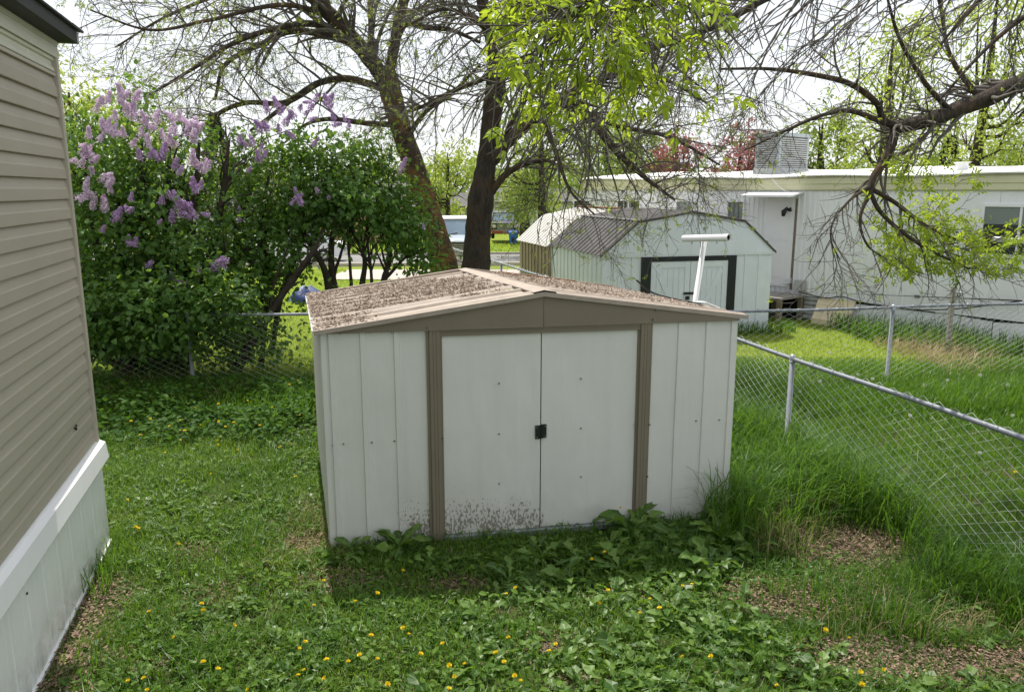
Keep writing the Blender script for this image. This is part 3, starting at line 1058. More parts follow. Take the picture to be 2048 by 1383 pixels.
# the brown ribbed shed behind it
T0 = P(1102, 500, 17.75)
BF_o = GF.o + gd * 3.25 + GF.e * 0.02
BFr = Frame(BF_o, GF.e)
tsh = thing('ribbed_shed', 'brown ribbed metal shed with a pale roof behind the white gambrel shed', 'shed', (*(BF_o + GF.e * 1.6 + gd * 1.4)[:2], 0))
TD, TW, tz = 2.5, 3.2, 1.52
for A, B, sgn in ((BFr.o, BFr.o + gd * TD, -1), (BFr.o, BFr.o + GF.e * TW, 1), (BFr.o + GF.e * TW, BFr.o + GF.e * TW + gd * TD, 1), (BFr.o + gd * TD, BFr.o + gd * TD + GF.e * TW, -1)):
    fr = Frame(A, B - A)
    L = float(np.linalg.norm((B - A)[:2]))
    us, outs = [0.0], [0.0]
    nk = int(L / 0.27)
    for k in range(nk):
        rib(us, outs, 0.04 + k * 0.27, 0.10 + k * 0.27, 0.03 * sgn)
    us.append(L)
    outs.append(0)
    mb = MB()
    fr.profile(mb, us, outs, -0.05, tz)
    mb.build('wall_panel', M['tan_rib'], tsh)
tprof = [(-0.08, tz - 0.02), (0.62, tz + 0.60), (1.6, tz + 0.80), (2.6, tz + 0.60), (3.28, tz - 0.02)]
for i in range(4):
    (ua, za), (ub, zb) = tprof[i], tprof[i + 1]
    n2 = nrm(np.array([-(zb - za), ub - ua]))
    vs, hs = [], []
    nr = 12
    for k in range(nr):
        for dv_, h in ((0.05, 0), (0.15, 0.02), (0.35, 0.02), (0.45, 0.0), (0.95, 0.0)):
            vs.append(-0.04 + (k + dv_) / nr * (TD + 0.1))
            hs.append(h)
    rows = [[BFr.pt(ua + (ub - ua) * t + n2[0] * h, 0, za + (zb - za) * t + n2[1] * h) + gd * v for v, h in zip(vs, hs)] for t in (0, 0.5, 1)]
    mb = MB()
    mb.grid(np.array(rows))
    mb.build('roof_panel', M['pale_roof'], tsh)
mb = MB()
c = [BFr.pt(u, 0.0, z) for u, z in [(0, tz - 0.03), (TW, tz - 0.03)] + tprof[::-1]]
mb.add(c, [[[0, 1, 2, 6]], [[2, 3, 5], [3, 4, 5], [2, 5, 6]]])
mb.build('gable_panel', M['tan_rib'], tsh)
mb = MB()
mb.add([q + gd * TD for q in c], [[[0, 1, 2, 6]], [[2, 3, 5], [3, 4, 5], [2, 5, 6]]])
mb.build('gable_panel', M['tan_rib'], tsh)
mb = MB()
mb.hexa([BFr.pt(u, 0.02, z + h) + gd * v for h in (0.02, 0.05) for u, z, v in ((1.5, tz + 0.79, 0), (1.72, tz + 0.79, 0), (1.72, tz + 0.79, TD), (1.5, tz + 0.79, TD))])
mb.build('ridge_cap', M['rust'], tsh)

# ================================================================ CHAIN-LINK FENCES
FH = 1.10


def chain_fence(name, label, pts, h, posts, spacing=0.080, gauge=0.0022, barb=0.035, tie_every=0.3):
    """pts: plan polyline; posts: distances along it"""
    pts = np.array(pts, float)
    seg = np.linalg.norm(np.diff(pts, axis=0), axis=1)
    cum = np.concatenate([[0], np.cumsum(seg)])
    L = cum[-1]

    def at(s):
        x, y = np.interp(s, cum, pts[:, 0]), np.interp(s, cum, pts[:, 1])
        return np.stack([x, y, gz(x, y)], -1)
    mid = at(L / 2)
    root = thing(name, label, 'fence', mid)
    z_lift = lambda s: 0.006 * np.sin(np.asarray(s) * 1.9)
    # fabric
    cols = np.arange(0, L - spacing, spacing)
    nz = int(h / (spacing * 0.93))
    zz = np.linspace(0.02, h + barb, nz * 2 + 1)
    zig = np.where(np.arange(len(zz)) % 2 == 0, -0.5, 0.5)
    par = np.where(np.arange(len(cols)) % 2 == 0, 1.0, -1.0)
    S = cols[:, None] + spacing * 0.5 + zig[None] * par[:, None] * spacing
    S = np.clip(S, 0, L)
    nrmv = np.array([pts[-1, 1] - pts[0, 1], -(pts[-1, 0] - pts[0, 0])])
    nrmv = nrmv / np.linalg.norm(nrmv)
    wig = 0.012 * np.sin(S * 2.1) + 0.006 * np.sin(zz[None] * 7 + S * 3)
    Pt = np.concatenate([at(S)[..., :2] + (wig + 0.030)[..., None] * nrmv, (at(S)[..., 2] + zz[None] + z_lift(S) + 0.008 * np.sin(S * 11) * (zz[None] > h))[..., None]], -1)
    V, F = tubes(Pt, np.full(S.shape, gauge), 3)
    mk('chain_link_mesh', V, [F], M['wire'], root)
    s = np.linspace(0, L, max(8, int(L / 0.4)))
    rail = at(s)
    rail[:, 2] += h + z_lift(s)
    MB().tube(rail, 0.021, 10).build('top_rail', M['galv_pipe'], root, smooth=True)
    for sp in posts:
        b_ = at(sp)
        mb = MB()
        mb.tube([b_ + [0, 0, -0.1], b_ + [0, 0, h - 0.03]], 0.027, 10)
        po = mb.build('fence_post', M['galv_pipe'], root, smooth=True)
        mb = MB()
        mb.tube([b_ + [0, 0, h - 0.035], b_ + [0, 0, h - 0.005], b_ + [0, 0, h + 0.03], b_ + [0, 0, h + 0.042]], [0.033, 0.033, 0.027, 0.010], 10)
        mb.build('post_cap', M['galv'], po, smooth=True)
    mb = MB()
    for st in np.arange(0.1, L, tie_every):
        c = at(st)
        c[2] += h + float(z_lift(st))
        a = at(min(L, st + 0.01)) - at(st)
        t_ = nrm(np.r_[a[:2], 0])
        nn = np.array([-t_[1], t_[0], 0])
        th = np.linspace(0, 2 * np.pi, 9)
        ring = c + (nn[None] * np.cos(th)[:, None] + np.array([0, 0, 1.0])[None] * np.sin(th)[:, None]) * 0.0245 + t_[None] * np.linspace(0, 0.012, 9)[:, None]
        mb.tube(ring, 0.0026, 4, caps=False)
    mb.build('wire_tie', M['galv'], root, kind='stuff')
    return root


def rail_at(px, py, h=FH):
    """plan position of a point on a rail at height h"""
    return G(px, py, h)[:2]


A0, A1, A2 = rail_at(2048, 876), rail_at(1590, 716), rail_at(1477, 679)
dA = nrm(np.r_[A2 - A0, 0])[:2]
Apost = A1
near = A0 - dA * 3.2
corner = A0 + dA * ((10.45 - A0[1]) / dA[1])
farp = rail_at(902, 496)
Lc = lambda q: float(np.dot(q - near, dA))
chain_fence('chain_link_fence', 'galvanised chain-link fence running from the garden shed to the near right', [near, corner], FH,
            [Lc(Apost), Lc(Apost) - 3.05, Lc(corner) - 0.03], gauge=0.0021)
dD = farp - corner
nD = float(np.linalg.norm(dD))
chain_fence('chain_link_fence', 'far chain-link fence running past the two tree trunks towards the road', [corner + dD / nD * 0.05, farp], FH,
            [0.6 * nD - 3, 0.6 * nD, nD - 0.02], spacing=0.09, gauge=0.0026)
B1, B2 = rail_at(1803, 618), rail_at(2048, 608)
dB = nrm(np.r_[B2 - rail_at(1500, 626), 0])[:2]
Bend = B2 + dB * 4.0
cB = corner + np.array([0.06, 0.03])
LB = lambda q: float(np.dot(q - cB, nrm(np.r_[Bend - cB, 0])[:2]))
chain_fence('chain_link_fence', 'chain-link fence crossing the tall grass in front of the white trailer', [cB, Bend], FH, [LB(B1), LB(B1) + 3.0, LB(B1) - 2.95], gauge=0.0026)
C1 = rail_at(345, 640)
cC = corner + np.array([-0.06, 0.0])
Cend = np.array([-8.6, rail_at(470, 629)[1] + 0.02])
LCc = lambda q: abs(float(cC[0] - q[0]))
chain_fence('chain_link_fence', 'shaded chain-link fence under the lilac bushes behind the mobile home', [cC, Cend], FH, [LCc(C1), LCc(C1) - 3.0, LCc(C1) + 3.0], gauge=0.0024)

# ================================================================ WHITE TRAILER (right, behind)
te = nrm(np.array([0.615, -0.788, 0]))
To = np.array([6.06, 17.0, 0.0])
TF = Frame(To, te)
if np.dot(TF.n, -To) < 0:
    TF.n = -TF.n
TS0, TS1 = -6.6, 8.6
tz0, tz1 = 0.52, 2.74
cen = TF.pt((TS0 + TS1) / 2, -1.8, 0)
trailer = thing('trailer_home', 'long white aluminium trailer home with cream fascia and ribbed wall', 'mobile home', (cen[0], cen[1], 0))
usm = TF.hit(1806, 500)[0]
us, outs = [], []
k = 0
u = TS0
while u < usm:
    for du, o_ in ((0.0, 0.0), (0.035, 0.0), (0.050, 0.014), (0.085, 0.014), (0.10, 0.0)):
        us.append(u + du)
        outs.append(o_)
    u += 0.125
us.append(usm)
outs.append(0.0)
span = np.linspace(0, len(us) - 1, 6).astype(int)
for a, b_ in zip(span[:-1], span[1:]):
    mb = MB()
    TF.profile(mb, us[a:b_ + 1], outs[a:b_ + 1], tz0, tz1)
    mb.build('ribbed_panel', M['trailer_white'], trailer)
mb = MB()
for a, b_ in ((usm + 0.004, usm + 1.6), (usm + 1.604, usm + 3.2), (usm + 3.204, TS1)):
    TF.box(mb, a, b_, -0.05, 0.006, tz0 - 0.02, tz1)
mb.build('smooth_panel', M['trailer_white'], trailer)
mb = MB()
TF.box(mb, TS0, TS1, -3.6, -0.06, tz0, tz1 + 0.3)
mb.build('wall', M['trailer_white'], trailer)
mb = MB()
for u0, u1 in zip(np.linspace(TS0, TS1, 15)[:-1], np.linspace(TS0, TS1, 15)[1:]):
    z = [0.33 + 0.012 * math.sin(q * 2.4) for q in (u0, u1)]
    pr = [(0.03, 0.0), (0.05, 0.02), (0.05, 0.12), (0.065, 0.14), (0.065, 0.24), (0.05, 0.27)]
    mb.grid(np.array([[TF.pt(u0, o_, tz1 + dz), TF.pt(u1, o_, tz1 + dz)] for o_, dz in pr + [(0.02, z[0])]]))
mb.build('fascia', M['trailer_cream'], trailer)
mb = MB()
uu = np.linspace(TS0 - 0.05, TS1, 40)
rows = []
for o_, dz in ((0.11, 0.275), (0.115, 0.30), (0.06, 0.335), (-0.9, 0.43), (-1.8, 0.48), (-3.7, 0.30)):
    rows.append([TF.pt(u, o_ + 0.012 * math.sin(u * 3.7), tz1 + dz + 0.02 * math.sin(u * 1.9 + o_)) for u in uu])
mb.grid(np.array(rows))
mb.build('roof', M['trailer_roof'], trailer)


def trect(x0, y0, x1, y1):
    a, za = TF.hit(x0, y0)
    b_, zb = TF.hit(x1, y1)
    return min(a, b_), max(a, b_), min(za, zb), max(za, zb)


# door
a, b_, z0, z1 = trect(1536, 401, 1581, 569)
b_ = max(b_, a + 0.66)
mb = MB()
TF.box(mb, a, b_, 0.0, 0.035, z0, z1)
d = mb.build('door', M['white_vinyl'], trailer)
mb = MB()
TF.box(mb, a + 0.08, b_ - 0.08, 0.035, 0.041, z0 + 0.15, z0 + 0.85)
TF.box(mb, a + 0.08, b_ - 0.08, 0.035, 0.041, z0 + 0.95, z1 - 0.15)
mb.build('door_panel', M['white_vinyl'], d)
mb = MB()
mb.tube([TF.pt(a + 0.07, 0.03, (z0 + z1) / 2), TF.pt(a + 0.07, 0.10, (z0 + z1) / 2)], 0.03, 8)
mb.build('handle', M['chrome'], d)
mb = MB()
TF.box(mb, a - 0.05, a - 0.003, 0.0, 0.03, z0 - 0.02, z1 + 0.05)
TF.box(mb, a - 0.002, b_ + 0.002, 0.0, 0.03, z1 + 0.003, z1 + 0.05)
TF.box(mb, a, b_, 0.0, 0.05, z0 - 0.05, z0 - 0.004)
mb.build('door_frame', M['trailer_white'], trailer)
mb = MB()
TF.box(mb, b_ + 0.003, b_ + 0.05, 0.0, 0.03, z0 - 0.1, z1 + 0.05)
mb.build('door_frame', M['weathered_wood'], trailer, label='brown bare edge of the door frame')
# awning over the door
mb = MB()
aa, ab = a - 0.40, b_ + 0.18
mb.hexa([TF.pt(aa, 0.0, z1 + 0.17), TF.pt(ab, 0.0, z1 + 0.17), TF.pt(ab, 0.45, z1 + 0.08), TF.pt(aa, 0.45, z1 + 0.08),
         TF.pt(aa, 0.0, z1 + 0.20), TF.pt(ab, 0.0, z1 + 0.20), TF.pt(ab, 0.45, z1 + 0.12), TF.pt(aa, 0.45, z1 + 0.12)])
mb.build('awning', M['trailer_white'], trailer)
# porch lamp and its cord
u_, z_ = TF.hit(1583, 419)
mb = MB()
mb.tube([TF.pt(u_, 0.02, z_), TF.pt(u_, 0.13, z_)], [0.05, 0.03], 8)
mb.tube([TF.pt(u_ - 0.02, 0.13, z_ + 0.05), TF.pt(u_ - 0.08, 0.16, z_ - 0.05), TF.pt(u_ - 0.09, 0.16, z_ - 0.14)], [0.02, 0.06, 0.035], 8)
mb.build('porch_lamp', M['black_hw'], trailer)
mb = MB()
u0, z0c = TF.hit(1552, 358)
u1, z1c = TF.hit(1588, 392)
mb.tube(spline([TF.pt(u0, 0.15, z0c), TF.pt((u0 + u1) / 2, 0.12, (z0c + z1c) / 2 - 0.03), TF.pt(u1, 0.05, z1c), TF.pt(u1, 0.05, z1c - 0.3)], 12), 0.009, 5)
mb.build('cable', M['white_vinyl'], trailer)
# windows: (pixels, with or without shade, number of panes)
for x0, y0, x1, y1, lite, nm in ((1458, 404, 1486, 440, M['shade'], 1), (1237, 402, 1280, 424, M['glass'], 2), (1355, 403, 1382, 424, M['shade'], 1), (1972, 413, 2110, 514, M['glass'], 2), (1150, 402, 1180, 426, M['glass'], 1)):
    a, b_, z0, z1 = trect(x0, y0, x1, y1)
    mb = MB()
    w_ = 0.05
    TF.box(mb, a - w_, a, 0.0, 0.04, z0 - w_, z1 + w_)
    TF.box(mb, b_, b_ + w_, 0.0, 0.04, z0 - w_, z1 + w_)
    TF.box(mb, a + 0.001, b_ - 0.001, 0.0, 0.04, z1, z1 + w_)
    TF.box(mb, a - 0.02, b_ + 0.02, 0.0401, 0.06, z0 - w_ - 0.02, z0 - 0.002)
    if nm == 2:
        TF.box(mb, (a + b_) / 2 - 0.02, (a + b_) / 2 + 0.02, 0.012, 0.032, z0, z1)
    win = mb.build('window', M['white_vinyl'], trailer)
    mb = MB()
    if x1 > 2000:
        TF.box(mb, a, b_, 0.006, 0.014, z0, z1 - 0.30)
    else:
        TF.box(mb, a, b_, 0.006, 0.014, z0, z1)
    mb.build('pane', lite, win)
    if x1 > 2000:
        mb = MB()
        TF.box(mb, a, b_, 0.008, 0.020, z1 - 0.30, z1)
        mb.build('shade', M['shade'], win)
# small fittings on the wall
mb = MB()
u_, z_ = TF.hit(1604, 570)
TF.box(mb, u_ - 0.10, u_ + 0.10, 0.016, 0.13, z_ - 0.10, z_ + 0.11)
TF.box(mb, u_ - 0.105, u_ + 0.105, 0.13, 0.135, z_ - 0.105, z_ + 0.115)
mb.build('meter_box', M['cooler_louvre'], trailer)
mb = MB()
u_, z_ = TF.hit(1580, 561)
mb.hexa([TF.pt(u_ - 0.07, 0.016, z_ - 0.05), TF.pt(u_ + 0.07, 0.016, z_ - 0.05), TF.pt(u_ + 0.07, 0.14, z_ - 0.05), TF.pt(u_ - 0.07, 0.14, z_ - 0.05),
         TF.pt(u_ - 0.05, 0.016, z_ + 0.07), TF.pt(u_ + 0.05, 0.016, z_ + 0.07), TF.pt(u_ + 0.05, 0.05, z_ + 0.05), TF.pt(u_ - 0.05, 0.05, z_ + 0.05)])
mb.build('dryer_vent', M['cooler_louvre'], trailer)
mb = MB()
a, b_, z0, z1 = trect(1830, 589, 1840, 596)
TF.box(mb, a, b_, 0.007, 0.02, z0, z1)
mb.build('outlet_cover', M['old_board'], trailer)
# skirting: ribbed metal sheets, gap-toothed on the right
sk = MB()
a = TF.hit(1575, 600)[0]
b_ = TF.hit(1700, 600)[0]
for i in range(5):
    z0 = 0.02 + i * 0.098
    sk.grid(np.array([[TF.pt(a - 1.0, -0.02, z0), TF.pt(b_, -0.02, z0)], [TF.pt(a - 1.0, 0.008, z0 + 0.04), TF.pt(b_, 0.008, z0 + 0.04)], [TF.pt(a - 1.0, 0.008, z0 + 0.07), TF.pt(b_, 0.008, z0 + 0.07)], [TF.pt(a - 1.0, -0.02, z0 + 0.095), TF.pt(b_, -0.02, z0 + 0.095)]]))
sk.build('skirting_panel', M['cooler_louvre'], trailer, label='ribbed grey metal skirting')
for i, (a, b_) in enumerate(((b_ + 0.01, usm + 0.7), (usm + 0.71, usm + 1.7), (usm + 1.72, usm + 2.7), (usm + 2.75, TS1))):
    mb = MB()
    tilt = (0, 0.03, -0.04, 0.02)[i]
    mb.hexa([TF.pt(a, 0.0, 0.0), TF.pt(b_, 0.0, 0.0), TF.pt(b_, -0.03, 0.0), TF.pt(a, -0.03, 0.0), TF.pt(a, -0.02, 0.47 + tilt), TF.pt(b_, -0.02, 0.47 - tilt), TF.pt(b_, -0.05, 0.47 - tilt), TF.pt(a, -0.05, 0.47 + tilt)])
    mb.build('skirting_panel', M['trailer_white'], trailer)
mb = MB()
TF.box(mb, TS0, TS1, -0.5, -0.07, 0.02, tz0)
mb.build('underside', M['dark_gap'], trailer)
# cream sheet leaning against the skirting
a, b_, z0, z1 = trect(1642, 600, 1714, 618)
mb = MB()
for i in range(3):
    mb.hexa([TF.pt(a, 0.30 - i * 0.07, 0.12 + i * 0.14), TF.pt(b_, 0.30 - i * 0.07, 0.12 + i * 0.14), TF.pt(b_, 0.27 - i * 0.07, 0.12 + i * 0.14), TF.pt(a, 0.27 - i * 0.07, 0.12 + i * 0.14),
             TF.pt(a, 0.23 - i * 0.07, 0.255 + i * 0.14), TF.pt(b_, 0.23 - i * 0.07, 0.255 + i * 0.14), TF.pt(b_, 0.20 - i * 0.07, 0.255 + i * 0.14), TF.pt(a, 0.20 - i * 0.07, 0.255 + i * 0.14)])
TF.box(mb, a, b_, 0.28, 0.33, 0.0, 0.12)
tag(mb.build('metal_sheet', M['cream_metal']), 'cream ribbed metal sheet leaning against the trailer skirting', 'metal sheet')
# wooden landing below the trailer door
a = TF.hit(1520, 580)[0] - 0.3
ld = thing('wooden_landing', 'weathered wooden landing with a dark hollow under the trailer door', 'steps', TF.pt(a + 0.5, 0.5, 0))
for i in range(6):
    mb = MB()
    TF.box(mb, a - 0.1, a + 1.45, 0.05 + i * 0.15, 0.05 + i * 0.15 + 0.135, 0.50, 0.54)
    mb.build('plank', M['old_board'], ld)
for uo in (a, a + 0.72, a + 1.36):
    for oo in (0.08, 0.86):
        mb = MB()
        TF.box(mb, uo, uo + 0.09, oo, oo + 0.09, 0, 0.498)
        mb.build('leg', M['weathered_wood'], ld)
mb = MB()
TF.box(mb, a, a + 1.45, 0.06, 0.075, 0.0, 0.48)
mb.build('hollow_shade_sheet', M['dark_gap'], ld)  # near-black sheet paints the shade of the hollow under the planks
# swamp cooler on the roof
zc0 = tz1 + 0.42
CF = Frame(To - TF.n * 0.35, te)
c1 = CF.hit(1556, 345)[0]
c0, o1, H_ = c1 - 0.62, -0.35, 0.84
o0 = o1 - 1.15
cl = thing('roof_cooler', 'grey box evaporative cooler with louvred sides on the trailer roof', 'air cooler', TF.pt((c0 + c1) / 2, (o0 + o1) / 2, zc0))
for uu_, oo_ in ((c0, o0), (c1 - 0.06, o0), (c0, o1 - 0.06), (c1 - 0.06, o1 - 0.06)):
    mb = MB()
    TF.box(mb, uu_, uu_ + 0.06, oo_, oo_ + 0.06, zc0 - 0.15, zc0 + H_ - 0.08)
    mb.build('corner_post', M['cooler'], cl)
mb = MB()
TF.box(mb, c0 - 0.02, c1 + 0.02, o0 - 0.02, o1 + 0.02, zc0 + H_ - 0.079, zc0 + H_)
mb.build('top', M['cooler'], cl)
mb = MB()
TF.box(mb, c0 - 0.02, c1 + 0.02, o0 - 0.02, o1 + 0.02, zc0 - 0.10, zc0 + 0.08)
mb.build('tray', M['cooler_louvre'], cl)
mb = MB()
TF.box(mb, c0 + 0.04, c1 - 0.04, o0 + 0.04, o1 - 0.04, zc0 + 0.08, zc0 + H_ - 0.08)
mb.build('core', M['weathered_wood'], cl)
for i in range(14):
    z = zc0 + 0.09 + i * 0.047
    mb = MB()
    mb.hexa([TF.pt(c0 + 0.06, o1 - 0.03, z + 0.02), TF.pt(c1 - 0.06, o1 - 0.03, z + 0.02), TF.pt(c1 - 0.06, o1, z), TF.pt(c0 + 0.06, o1, z), TF.pt(c0 + 0.06, o1 - 0.03, z + 0.042), TF.pt(c1 - 0.06, o1 - 0.03, z + 0.042), TF.pt(c1 - 0.06, o1, z + 0.022), TF.pt(c0 + 0.06, o1, z + 0.022)])
    mb.build('louvre', M['cooler_louvre'], cl)
    mb = MB()
    mb.hexa([TF.pt(c1 - 0.03, o0 + 0.06, z + 0.02), TF.pt(c1, o0 + 0.06, z), TF.pt(c1, o1 - 0.06, z), TF.pt(c1 - 0.03, o1 - 0.06, z + 0.02), TF.pt(c1 - 0.03, o0 + 0.06, z + 0.042), TF.pt(c1, o0 + 0.06, z + 0.022), TF.pt(c1, o1 - 0.06, z + 0.022), TF.pt(c1 - 0.03, o1 - 0.06, z + 0.042)])
    mb.build('louvre', M['cooler_louvre'], cl)
mb = MB()
u_ = TF.hit(1935, 338)[0]
mb.tube([TF.pt(u_ - 0.3, -0.5, tz1 + 0.30), TF.pt(u_ - 0.3, -0.5, tz1 + 0.50), TF.pt(u_ - 0.3, -0.5, tz1 + 0.52)], [0.10, 0.10, 0.16], 10)
mb.build('roof_vent', M['trailer_roof'], trailer)
# meter post
mp = P(1895, 690, 13.2)
mpo = thing('meter_post', 'grey wooden post with a small utility box by the trailer skirting', 'post', (mp[0], mp[1], 0))
mb = MB()
mb.box((mp[0] - 0.032, mp[1] - 0.032, -0.05), (mp[0] + 0.032, mp[1] + 0.032, 1.14))
mb.build('post', M['old_board'], mpo)
mb = MB()
mb.box((mp[0] + 0.0, mp[1] - 0.11, 0.86), (mp[0] + 0.11, mp[1] - 0.034, 1.06))
mb.build('utility_box', M['cooler_louvre'], mpo)
# cable slung along the skirting
mb = MB()
pts_ = [TF.hit(px, py) for px, py in ((1604, 582), (1625, 588), (1660, 595), (1690, 592), (1730, 603), (1800, 615), (1880, 618), (1960, 612), (2050, 600))]
mb.tube(spline([TF.pt(a_, 0.12, z) for a_, z in pts_], 40), 0.012, 5)
tag(mb.build('black_cable', M['black_hw']), 'black cable slung along the foot of the trailer wall', 'cable')
q = G(1632, 625)
mb = MB()
mb.tube([q + [0, 0, 0.03], q + [0.3, 0.1, 0.05]], 0.03, 6)
tag(mb.build('red_stick', M['pink_bits']), 'short red plastic stick on the lawn by the landing', 'stick')


# ================================================================ CLOTHESLINE POLES
def tpole(label, top, base, bar0, bar1, r=0.042):
    o = thing('clothesline_pole', label, 'clothesline pole', (base[0], base[1], 0))
    MB().tube([base + np.array([0, 0, -0.05]), top], r * 0.80, 14).build('post', M['white_vinyl'], o, smooth=True)
    th = np.linspace(0, 2 * np.pi, 17)[:-1]
    t_ = nrm(bar1 - bar0)
    A = nrm(np.cross(t_, [0, 0, 1]))
    B = np.cross(A, t_)
    ring = A[None] * np.cos(th)[:, None] + B[None] * np.sin(th)[:, None]
    rows = []
    for c, rr in ((bar0 + t_ * 0.10, r * 0.8), (bar0, r * 0.8), (bar0, r), (bar1, r), (bar1, r * 0.8), (bar1 - t_ * 0.10, r * 0.8)):
        rw = c[None] + ring * rr
        rows.append(np.vstack([rw, rw[:1]]))
    mb = MB().grid(np.array(rows))
    mb.build('crossbar', M['white_vinyl'], o, smooth=False)
    for e in (bar0 + t_ * 0.09, bar1 - t_ * 0.02):
        k = len(th)
        mb = MB()
        mb.add(np.vstack([e[None] + ring * r * 0.79, e[None]]), [np.stack([np.arange(k), (np.arange(k) + 1) % k, np.full(k, k)], 1)])
        mb.build('pipe_mouth', M['dark_gap'], o)
    mb = MB()
    for f_ in (0.2, 0.45, 0.75):
        c = bar0 * (1 - f_) + bar1 * f_
        mb.tube([c + [0, 0, -r], c + [0, 0, -r - 0.03]], 0.008, 5)
    mb.build('hook', M['galv'], o, kind='stuff')
    return o


tp, bp_ = P(1409, 482, 9.75), P(1384, 640, 9.75)
base = tp + (bp_ - tp) * (tp[2] / (tp[2] - bp_[2]))
tpole('white steel T-shaped clothesline pole leaning behind the garden shed', tp, base, P(1367, 477, 9.95), P(1458, 475, 9.30))
tp2 = P(2078, 484, 10.4)
tpole('white steel clothesline pole at the right edge before the trailer window', tp2, np.array([tp2[0] + 0.1, tp2[1], 0]), P(1987, 478, 10.4), P(2160, 490, 10.3), 0.035)


# ================================================================ VEHICLES, BIN, FAR HOUSES
def pickup(name, label, loc, rotz, body, hood, bump_m, cab_roof, lift=0.0, suv=False):
    o = thing(name, label, 'truck', loc, rotz=rotz)
    kw = dict(parent=o, local=True)
    z0 = 0.50 + lift
    mb = MB()
    for s in (-1, 1):                           # flanks with fenders
        mb.hexa([(s * 0.98, 0.05, z0), (s * 0.90, 0.05, z0), (s * 0.90, 5.1, z0), (s * 0.98, 5.1, z0), (s * 0.96, 0.05, z0 + 0.55), (s * 0.88, 0.05, z0 + 0.55), (s * 0.88, 5.1, z0 + 0.55), (s * 0.96, 5.1, z0 + 0.55)])
    mb.box((-0.90, 0.2, z0), (0.90, 5.0, z0 + 0.15))
    if suv:
        mb.box((-0.88, 3.0, z0 + 0.5), (0.88, 5.1, z0 + 1.20))
    else:
        mb.box((-0.94, 5.02, z0), (0.94, 5.1, z0 + 0.55))
    mb.build('body', body, **kw)
    mb = MB()
    yy, hh = [0.0, 0.25, 0.9, 1.45], [0.52, 0.60, 0.64, 0.67]
    rows = [[(x, y, z0 + h - 0.05 * (abs(x) / 0.9) ** 2) for x in np.linspace(-0.92, 0.92, 9)] for y, h in zip(yy, hh)]
    mb.grid(np.array(rows))
    mb.build('hood', hood, smooth=True, **kw)
    mb = MB()
    mb.hexa([(-0.90, 1.45, z0 + 0.6), (0.90, 1.45, z0 + 0.6), (0.90, 3.1, z0 + 0.5), (-0.90, 3.1, z0 + 0.5), (-0.74, 2.0, z0 + 1.22), (0.74, 2.0, z0 + 1.22), (0.76, 3.0, z0 + 1.22), (-0.76, 3.0, z0 + 1.22)])
    mb.build('cab', body, **kw)
    mb = MB()
    mb.hexa([(-0.76, 1.93, z0 + 1.223), (0.76, 1.93, z0 + 1.223), (0.78, 5.0 if suv else 3.05, z0 + 1.223), (-0.78, 5.0 if suv else 3.05, z0 + 1.223),
             (-0.68, 2.1, z0 + 1.30), (0.68, 2.1, z0 + 1.30), (0.70, 4.9 if suv else 2.95, z0 + 1.30), (-0.70, 4.9 if suv else 2.95, z0 + 1.30)])
    mb.build('roof', cab_roof, **kw)
    mb = MB()
    mb.hexa([(-0.82, 1.44, z0 + 0.66), (0.82, 1.44, z0 + 0.66), (0.82, 1.50, z0 + 0.66), (-0.82, 1.50, z0 + 0.66), (-0.68, 1.945, z0 + 1.18), (0.68, 1.945, z0 + 1.18), (0.68, 2.0, z0 + 1.18), (-0.68, 2.0, z0 + 1.18)])
    mb.build('windscreen', M['windscreen'], **kw)
    mb = MB()
    for x in (-0.35, 0.25):
        mb.tube([(x, 1.42, z0 + 0.68), (x + 0.35, 1.50, z0 + 0.74)], 0.012, 5)
    mb.build('wiper', M['black_hw'], **kw)
    mb = MB()
    mb.box((-0.94, -0.02, z0 + 0.03), (0.94, 0.06, z0 + 0.50))
    g = mb.build('grille', M['black_frame'], **kw)
    for i in range(6):
        mb = MB()
        mb.box((-0.60, -0.045, z0 + 0.09 + i * 0.065), (0.60, -0.0201, z0 + 0.115 + i * 0.065))
        mb.build('grille_bar', M['chrome'], g, local=True)
    mb = MB()
    for a, b_, c, d in ((-0.97, 0.97, 0.50, 0.53), (-0.97, 0.97, 0.0, 0.03)):
        mb.box((a, -0.05, z0 + c), (b_, 0.0, z0 + d))
    mb.build('grille_surround', M['chrome'], g, local=True)
    for s in (-1, 1):
        th = np.linspace(0, 2 * np.pi, 13)
        mb = MB()
        mb.tube([(s * 0.78, -0.02, z0 + 0.28), (s * 0.78, -0.06, z0 + 0.28), (s * 0.78, -0.085, z0 + 0.28)], [0.14, 0.14, 0.06], 12)
        mb.build('headlight', M['lens'], smooth=True, **kw)
        mb = MB()
        mb.box((s * 0.95 - 0.03, -0.04, z0 + 0.12), (s * 0.95 + 0.03, 0.1, z0 + 0.44))
        mb.build('side_lamp', M['truck_red'], **kw)
        mb = MB()
        mb.box((s * 1.08 - 0.09, 1.55, z0 + 0.68), (s * 1.08 + 0.09, 1.63, z0 + 0.92))
        mb.box((s * 0.93 - 0.06, 1.58, z0 + 0.70), (s * 0.93 + 0.09, 1.61, z0 + 0.73))
        mb.build('mirror', M['black_hw'], **kw)
    mb = MB()
    mb.hexa([(-1.0, -0.22, z0 - 0.22), (1.0, -0.22, z0 - 0.22), (1.0, 0.0, z0 - 0.22), (-1.0, 0.0, z0 - 0.22), (-1.0, -0.20, z0 - 0.02), (1.0, -0.20, z0 - 0.02), (1.0, 0.0, z0 - 0.02), (-1.0, 0.0, z0 - 0.02)])
    bo = mb.build('bumper', bump_m, **kw)
    mb = MB()
    mb.box((-0.16, -0.235, z0 - 0.17), (0.16, -0.221, z0 - 0.05))
